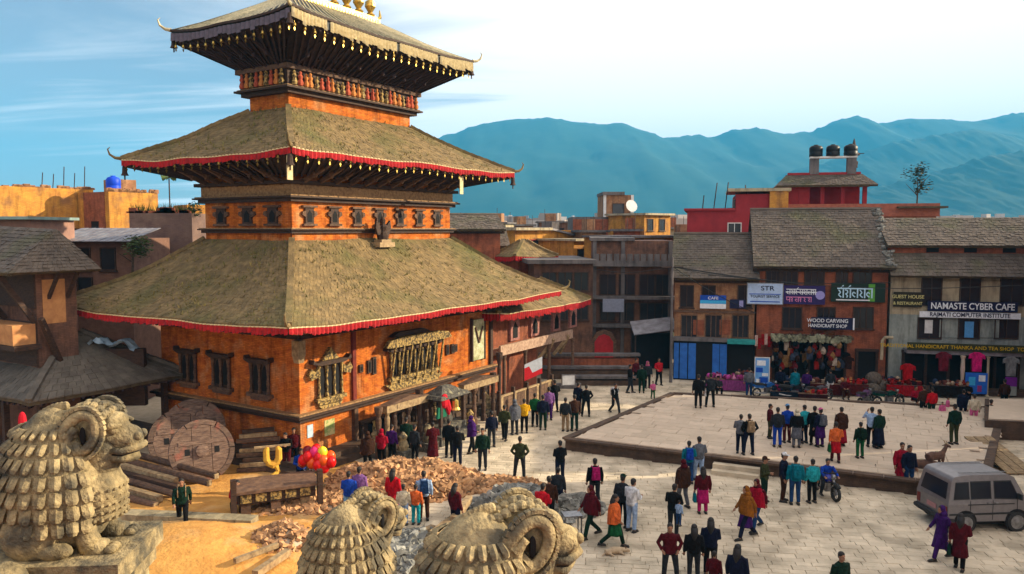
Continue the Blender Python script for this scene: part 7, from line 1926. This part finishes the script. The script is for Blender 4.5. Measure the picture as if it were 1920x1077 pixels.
def person(px, py, label, top, bot, ps='stand', face=0, z=0.0, s=1.0, extra=(), hair='hair', lower='trousers', Y=None, loc=None, shoes='shoe', shawl=None, dress=None):
    "extra: (kind, colour) pieces; face: degrees, 0 looks at the viewer, 180 away, 90 to the right"
    global pc; pc += 1
    p = loc if loc is not None else G(px, py, z)
    rz = R(face) + rnd.uniform(-.3, .3)
    o = link('person', piece(ps, 'body'), None, (p.x, p.y, p.z - (0.0 if ps in ('ride',) else .0)), rz, label=label, category='person')
    sc = s * rnd.uniform(.97, 1.03); o.scale = (sc, sc, sc)
    def wear(kind, c, nm=None, scale=None):
        me = piece(ps, kind)
        w = link(nm or kind, me, o)
        if c is not None:
            w.material_slots[0].link = 'OBJECT'; w.material_slots[0].material = cloth(C_[c])
        return w
    wear('jacket', top)
    if lower == 'trousers': wear('trousers', bot)
    else: wear('trousers', 'dgrey'); wear(lower, bot)
    if dress: wear('dress', dress)
    if shawl: wear('shawl', shawl)
    wear('shoes', None)
    if hair == 'hair': wear('hair', None)
    elif hair == 'long': wear('long_hair', None, 'hair')
    elif isinstance(hair, tuple): wear('hair', None); wear(hair[0], hair[1])
    for k, c in extra: wear(k, c)
    return o
ZP = .56
# lower square
person(975, 899, 'man in dark olive jacket and trousers standing alone left of the platform corner', 'olive', 'dgrey', 'wide', 170)
person(1050, 906, 'man in black jacket standing with legs together below the platform corner', 'black', 'navy', 'fold', 185)
person(1115, 948, 'person in black jacket with bright magenta back panel behind the grey stones', 'black', 'dgrey', 'stand', 180, extra=(('backpack', 'magenta'),))
person(1167, 988, 'person in dark hooded coat close behind the one in white shirt', 'dgrey', 'black', 'stand', 160, s=1.04, hair=('cap', 'dgreen'))
person(1184, 997, 'tall person in white shirt and pale blue jeans carrying a bundle', 'white', 'pale', 'hold', 120, s=1.04, extra=(('bag', 'tan'),))
person(1150, 1026, 'walking woman with orange and cream shawl over dark green trousers', 'orange', 'dgreen', 'walk', 65, hair='long', dress='green', shawl='orange')
person(1108, 1008, 'walking person wrapped in dark maroon shawl beside the stone heap', 'maroon', 'dgreen', 'walk', -50, shawl='maroon', hair=('headscarf', 'maroon'))
person(1262, 1005, 'person in black jacket holding a child in pale blue', 'black', 'dgrey', 'hold', 150)
person(1270, 1000, 'small child in pale blue clothes carried at the black jacket', 'pale', 'jeans', 'stand', 120, s=.5, loc=G(1272, 1010, 0) + Vector((0, 0, .42)))
person(1280, 951, 'woman in dark brown shawl and grey trousers walking left', 'brown', 'grey', 'stroll', -150, shawl='brown', hair=('headscarf', 'maroon'))
person(1317, 963, 'woman in maroon top and magenta trousers near the square middle', 'maroon', 'magenta', 'stand', 170, hair='long', extra=(('bag', 'teal'),), dress='magenta')
person(1291, 905, 'person in teal jacket and blue bag, left of a pair below the platform edge', 'teal', 'jeans', 'stroll', 190, extra=(('backpack', 'blue'),))
person(1310, 902, 'tall person in grey blue jacket, right of a pair below the platform edge', 'grey', 'pale', 'stroll', 175, s=1.03)
person(1399, 1010, 'woman in ochre shawl and dark blue skirt striding left', 'ochre', 'navy', 'walk', -60, hair=('headscarf', 'ochre'), shawl='ochre', dress='purple')
person(1418, 993, 'woman in maroon shawl walking just behind the ochre one', 'maroon', 'jeans', 'walk', -70, hair=('headscarf', 'maroon'), shawl='crimson')
person(1255, 1092, 'man in maroon jacket with hands in pockets near the bottom edge', 'maroon', 'dgrey', 'wide', 0)
person(1300, 1090, 'woman in black coat with long hair near the bottom edge', 'black', 'dgrey', 'stand', 185, hair='long')
person(1331, 1080, 'woman in dark denim jacket behind the black coated one', 'navy', 'black', 'fold', 150, hair='long')
person(1338, 1118, 'child in dark purple coat low at the bottom edge', 'maroon', 'black', 'stand', 150, s=.72)
person(1381, 1142, 'woman in navy jacket with loose brown hair cut by the bottom edge', 'navy', 'black', 'stand', 150, hair='long')
person(1574, 1153, 'man in black jacket and light shirt facing the viewer at the bottom', 'dgreen', 'dgrey', 'stand', 5, extra=())
person(1764, 1050, 'woman in deep purple clothes walking by the van', 'purple', 'purple', 'walk', -75, hair=('headscarf', 'purple'), dress='purple')
person(1798, 1068, 'woman in dark maroon patterned dress walking nearest the van', 'maroon', 'black', 'stroll', 150, s=.98, hair='long', dress='maroon', extra=(('bag', 'dgreen'),))
person(1689, 915, 'woman in red jacket standing at the platform edge left of the van', 'crimson', 'maroon', 'stand', 5, s=1.05, hair='hair', dress='crimson')
person(1703, 919, 'person in navy clothes half behind the red jacket', 'navy', 'jeans', 'stand', 20)
person(1432, 942, 'person in olive top with cap standing left of the steps', 'olive', 'dgreen', 'fold', 60, hair=('cap', 'brown'))
person(1468, 940, 'man in navy jacket and white cap with brown trousers', 'navy', 'brown', 'stand', 60, s=1.04, hair=('cap', 'white'))
person(1490, 946, 'broad person in teal padded jacket and blue jeans seen from behind', 'teal', 'jeans', 'stand', 175, s=1.02, extra=(('backpack', 'teal'),))
person(1522, 943, 'boy in pale teal jacket and dark trousers beside the motorcycle', 'turq', 'black', 'stand', 190, s=.95)
person(1547, 930, 'rider in bright blue jacket sitting on the blue motorcycle', 'blue', 'dgrey', 'ride', 0, loc=G(1547, 930, 0) + Vector((0, 0, -.12)), s=.98)
# on the platform
person(1388, 850, 'man in grey jacket bending toward his neighbour on the platform', 'grey', 'navy', 'hold', 160, z=ZP)
person(1404, 853, 'person in black coat with pale patch of bag on the platform edge', 'black', 'navy', 'wide', 200, z=ZP, extra=(('backpack', 'tan'),))
person(1309, 765, 'person in black near the back of the platform, left one of two', 'black', 'black', 'stand', 180, z=ZP, s=1.05)
person(1332, 763, 'person in dark jacket with white bag near the back of the platform', 'dgrey', 'black', 'wide', 170, z=ZP, s=1.05, extra=(('bag', 'white'),))
person(1443, 822, 'woman in dark red top at the left end of the platform group', 'maroon', 'olive', 'stand', 90, z=ZP, s=.92)
person(1457, 838, 'man in charcoal top and bright blue jeans in the platform group', 'dgrey', 'blue', 'stand', 170, z=ZP)
person(1475, 830, 'person in royal blue jacket in the middle of the platform group', 'blue', 'maroon', 'stand', 200, z=ZP, hair=('cap', 'sky'))
person(1493, 839, 'woman with cream headscarf and patterned skirt in the platform group', 'black', 'grey', 'stand', 180, z=ZP, hair=('headscarf', 'cream'), dress='grey')
person(1507, 831, 'person in turquoise jacket at the right of the platform group', 'turq', 'navy', 'stand', 190, z=ZP)
person(1526, 835, 'tall person in long black coat right of the turquoise jacket', 'black', 'black', 'stand', 140, z=ZP, dress='black')
person(1537, 838, 'woman in dark blue dress with pink hat and silver bag', 'navy', 'purple', 'stand', 180, z=ZP, hair=('cap', 'pink'), extra=(('backpack', 'grey'),), dress='purple')
person(1576, 836, 'woman in brown shawl over long crimson skirt', 'brown', 'crimson', 'stand', 180, z=ZP, shawl='brown', lower='skirt')
person(1566, 866, 'woman in dusty pink coat carrying a green bag on the platform', 'orange', 'maroon', 'stroll', 170, z=ZP, s=.95, dress='red', extra=(('bag', 'green'),))
person(1612, 859, 'boy in white collar and green clothes standing alone', 'dgreen', 'green', 'stand', 185, z=ZP, s=.88, extra=(('backpack', 'dgreen'),))
person(1633, 838, 'man in pale blue shirt raising an arm on the platform', 'pale', 'black', 'phone', 170, z=ZP)
person(1647, 840, 'woman in dark green coat and navy skirt beside the pale shirt', 'dgreen', 'navy', 'stand', 190, z=ZP, lower='skirt', s=.97)
person(1788, 833, 'person in dark olive coat standing alone at the right of the platform', 'dgreen', 'olive', 'stand', 170, z=ZP, s=1.06)
# by the cafe row
person(1731, 784, 'person in dark brown jacket left of the red one by the cafe', 'brown', 'black', 'stand', 180)
person(1746, 786, 'person in bright red jacket before the cafe shop', 'red', 'dgreen', 'stand', 170)
person(1766, 790, 'little girl in pink dress sitting before the cafe shop', 'pink', 'pink', 'stand', 10, s=.6, lower='skirt')
person(1805, 790, 'person in navy shawl between the pink dressed children', 'navy', 'navy', 'stand', 160, shawl='navy')
person(1825, 799, 'girl in cream top and pink trousers before the blue counter', 'cream', 'pink', 'stand', 175, s=.95, extra=())
person(1856, 795, 'person in black crouching by the brick terrace', 'black', 'black', 'sit', 120)
person(1776, 782, 'child in pale pink walking behind the girl in the pink dress', 'pink', 'magenta', 'stand', 60, s=.62)
# back lane
person(1153, 776, 'person in white and black walking alone in the back lane', 'black', 'dgrey', 'walk', 20, extra=(('backpack', 'white'),))
person(1181, 737, 'person in black at the left of the back lane group', 'black', 'dgrey', 'stroll', 60)
person(1203, 737, 'person in dark green at the middle of the back lane group', 'dgreen', 'dgreen', 'stand', 180)
person(1214, 728, 'person in dark clothes with pink scarf in the back lane', 'dgrey', 'black', 'stand', 10, hair=('headscarf', 'pink'))
person(1235, 722, 'person in crimson jacket before the blue shop corner', 'red', 'black', 'stroll', 0)
person(1224, 748, 'child in pale pink jacket at the near edge of the back lane', 'pink', 'green', 'stroll', 20, s=.62)
person(1192, 722, 'person in maroon top behind the back lane group', 'maroon', 'black', 'stand', 30)
person(1060, 809, 'slim person in grey jacket, left of three by the lane', 'dgrey', 'tan', 'stand', 170)
person(1077, 808, 'tall person in brown and dark green, middle of three by the lane', 'brown', 'dgreen', 'stand', 185, s=1.1)
person(1099, 781, 'person in black, right of three by the lane', 'black', 'black', 'wide', 180)
person(1084, 775, 'person in navy behind the three by the lane', 'navy', 'navy', 'stand', 160)
# along the temple
person(983, 812, 'person in bright yellow top by the plank fence', 'yellow', 'black', 'hold', 180)
person(1018, 806, 'person in navy clothes beside the yellow one', 'navy', 'dgreen', 'stand', 190)
person(1029, 788, 'person in lilac top behind the navy one at the fence', 'lilac', 'purple', 'stand', 180)
person(905, 881, 'man in dark green jacket and grey trousers before the porch', 'dgreen', 'dgrey', 'stand', 10, s=1.04)
person(858, 874, 'person in black bending before the dark shrine', 'black', 'navy', 'hold', 200)
person(735, 868, 'worshipper in dark purple standing between porch pillars', 'purple', 'black', 'stand', 160)
person(762, 856, 'worshipper in dark green beside the tan lintel pillar', 'dgreen', 'black', 'fold', 180)
person(795, 976, 'man in grey blue shirt and brown trousers before the brick heap', 'pale', 'brown', 'stand', 180, s=1.03, extra=(('backpack', 'jeans'),))
person(738, 972, 'woman in red coat before the brick heap', 'red', 'navy', 'stand', 170, hair='long', dress='red')
person(757, 985, 'girl in cream and blue beside the red coat', 'cream', 'pale', 'stand', 175, s=.82)
person(780, 984, 'girl in orange top and pale green trousers left of the shirted man', 'orange', 'turq', 'stand', 185, s=.84)
person(655, 975, 'person in bright blue jacket just above the middle statue', 'blue', 'sky', 'fold', 170, s=1.0)
person(675, 968, 'woman in purple shawl beside the bright blue jacket', 'lilac', 'maroon', 'stand', 180, shawl='lilac')
person(712, 978, 'small child in dark clothes below the red coat', 'brown', 'orange', 'stand', 180, s=.6)
person(854, 1002, 'person in dark maroon jacket left of the dark stone heap', 'maroon', 'navy', 'stand', 150, s=.98, hair='long')
person(1016, 1004, 'person in crimson sweater among the grey stones', 'red', 'dgrey', 'hold', 160, hair='hair')
person(1029, 985, 'person in brown and black behind the crimson sweater', 'brown', 'black', 'stand', 180)
person(343, 993, 'man in dark clothes carrying a load on his shoulder by the timbers', 'dgreen', 'black', 'walk', 20, extra=(('backpack', 'tan'),))
person(447, 960, 'person in red sitting on the stone kerb wall', 'red', 'black', 'sit', 20, loc=G(447, 962, .0))
person(566, 920, 'balloon seller in blue by the temple corner', 'blue', 'navy', 'hold', 20)
person(538, 884, 'person in black behind the yellow carved frame', 'black', 'maroon', 'hold', 0)
person(552, 876, 'person in maroon near the temple corner behind the balloons', 'maroon', 'black', 'stand', 30)
person(1046, 960, 'person in dark grey behind the grey stones', 'dgrey', 'navy', 'stand', 170, s=.95)

for px, py, lab, a, b_, ps, f in ((690, 884, 'worshipper in brown shawl at the left of the porch', 'brown', 'black', 'stand', 190), (716, 878, 'worshipper in red scarf beside the first porch pillars', 'crimson', 'black', 'fold', 170), (778, 868, 'man in dark grey coat inside the porch', 'dgrey', 'black', 'stand', 150), (812, 862, 'woman in maroon sari facing the dark shrine', 'maroon', 'maroon', 'hold', 200), (842, 858, 'person in black at the right of the dark shrine', 'black', 'black', 'stand', 160), (884, 850, 'person in purple shawl by the tan right lintel', 'purple', 'black', 'stroll', 120), (922, 838, 'man in dark blue jacket near the fence start', 'navy', 'dgrey', 'stand', 180), (946, 826, 'person in olive coat walking by the fence', 'olive', 'black', 'stroll', 150), (965, 815, 'person in grey shawl left of the yellow top', 'grey', 'dgrey', 'stand', 200), (1003, 800, 'person in green top between yellow and navy ones', 'green', 'black', 'stand', 170), (1040, 772, 'person in dark coat at the far end of the fence', 'black', 'black', 'stroll', 190)):
    person(px, py, lab, a, b_, ps, f, hair=('headscarf', a) if 'shawl' in lab or 'scarf' in lab else 'hair', shawl=a if 'shawl' in lab else None, lower='skirt' if 'sari' in lab else 'trousers')
for px, py, lab, a, b_, ps, f in ((1462, 742, 'shopper in dark blue before the trinket tables, leftmost', 'navy', 'black', 'stand', 180), (1490, 744, 'shopper in teal shawl before the trinket tables', 'teal', 'black', 'fold', 170), (1512, 746, 'shopper in plum coat before the trinket tables', 'purple', 'navy', 'stroll', 150), (1556, 744, 'shopper in white trousers before the trinket tables', 'dgrey', 'white', 'stand', 190), (1584, 746, 'seller in red brown coat behind the reddish table', 'maroon', 'brown', 'sit', 0), (1345, 742, 'seller in dark cap by the pink cloth table', 'dgrey', 'black', 'sit', 10), (1404, 744, 'buyer in grey by the teal awning', 'grey', 'jeans', 'stand', 180), (1714, 764, 'seller in dark red by the bright red goods', 'crimson', 'black', 'sit', 0), (1812, 772, 'shopkeeper in black at the cafe shop opening', 'black', 'dgrey', 'fold', 0), (1882, 768, 'visitor in brown at the cafe shop opening', 'brown', 'black', 'stand', 180)):
    person(px, py, lab, a, b_, ps, f, hair=('cap', 'black') if 'cap' in lab else 'hair', shawl=a if 'shawl' in lab else None)

# goats lying by the platform corner
def goat(label, p, rz, lying=False, s=1.0):
    t = thing('goat', label, 'goat', p, rz, 'goats on the platform edge')
    b = MB(); h = .22 if lying else .55
    b.tube([(-.38, 0, h), (-.15, 0, h + .02), (.15, 0, h), (.34, 0, h + .05)], [.13, .16, .15, .12], n=12)
    b.tube([(.30, 0, h + .05), (.44, 0, h + .22), (.50, 0, h + .32)], [.10, .07, .06], n=9)
    b.tube([(.46, 0, h + .34), (.58, 0, h + .32), (.70, 0, h + .26)], [.065, .055, .035], n=9)
    if lying:
        for x, y in ((.2, .1), (.2, -.1), (-.25, .12), (-.25, -.12)): b.tube([(x, y, .15), (x + .15, y * 1.3, .08), (x - .02, y * 1.5, .05)], [.06, .04, .03], n=7)
    else:
        for y in (.08, -.08):
            b.tube([(.26, y, h), (.27, y, .30), (.25, y, .14), (.26, y, .02)], [.07, .038, .028, .03], n=7)
            b.tube([(-.30, y, h), (-.26, y, .36), (-.36, y, .22), (-.33, y, .02)], [.09, .05, .03, .03], n=7)
    b.tube([(-.42, 0, h + .06), (-.5, 0, h + .2)], [.03, .015], n=6)
    me = remesh(b, 'goat_body', mat('brown_goat_hair', (.14, .07, .045), (.07, .04, .03), scale=9, bump=.5, coord='obj'), .02, 1); o = link('body', me, t)
    for sy in (-1, 1):
        q = MB(); q.tube([(.48, sy * .03, h + .39), (.44, sy * .05, h + .5), (.37, sy * .06, h + .54)], [.018, .014, .005], n=6); q.build('horn', M['wood_pale'], t)
        q = MB(); q.tube([(.48, sy * .06, h + .34), (.46, sy * .15, h + .30)], [.025, .01], n=6, flat=.5); q.build('ear', M['wood'], t)
    q = MB(); q.tube([(.0, 0, h + .155), (.1, 0, h + .15)], [.03, .03], n=6); q.build('pale_patch', M['cream'], t)
    t.scale = (s,) * 3
    return t
goat('brown goat lying at the platform edge left of the standing one', G(1731, 884, ZP), R(160), True, 1.25)
goat('brown goat standing with raised head just above the van roof', G(1753, 884, ZP), R(20), False, 1.1)
# dogs / bundle on the ground in front
t = thing('sleeping_dog', 'small pale dog lying on the paving near the bottom middle', 'dog', G(1152, 1040, 0), R(15))
b = MB(); b.tube([(-.3, 0, .1), (0, .02, .13), (.25, 0, .11)], [.08, .12, .10], n=10); b.tube([(.25, 0, .12), (.4, -.03, .12), (.5, -.04, .07)], [.08, .07, .035], n=9); b.tube([(-.32, 0, .08), (-.45, -.1, .04)], [.03, .015], n=6)
for x in (.15, -.2): b.tube([(x, -.08, .08), (x + .12, -.2, .04)], [.045, .025], n=6)
me = remesh(b, 'dog_body', mat('pale_dog_hair', (.50, .38, .24), (.36, .26, .16), scale=8, coord='obj'), .02, 1); link('body', me, t)
for sy in (-1, 1): q = MB(); q.prism([(.33, .17), (.39, .17), (.35, .24)], sy * .05 - .01, sy * .05 + .01); q.build('ear', M['wood_mid'], t)
# ================================================================== air
hz = MB(); hz.box(-3600, 4200, -60, 5300, -32.5, 575)
hm = bpy.data.materials.new('valley_haze'); hm.use_nodes = True
hn = hm.node_tree.nodes; hn.clear(); ho = hn.new('ShaderNodeOutputMaterial'); hv = hn.new('ShaderNodeVolumePrincipled')
hv.inputs['Color'].default_value = (0.07, 0.50, 0.90, 1); hv.inputs['Density'].default_value = 0.00021; hv.inputs['Anisotropy'].default_value = 0.0
hm.node_tree.links.new(hv.outputs[0], ho.inputs['Volume'])
hz.build('haze', hm, kind='stuff')
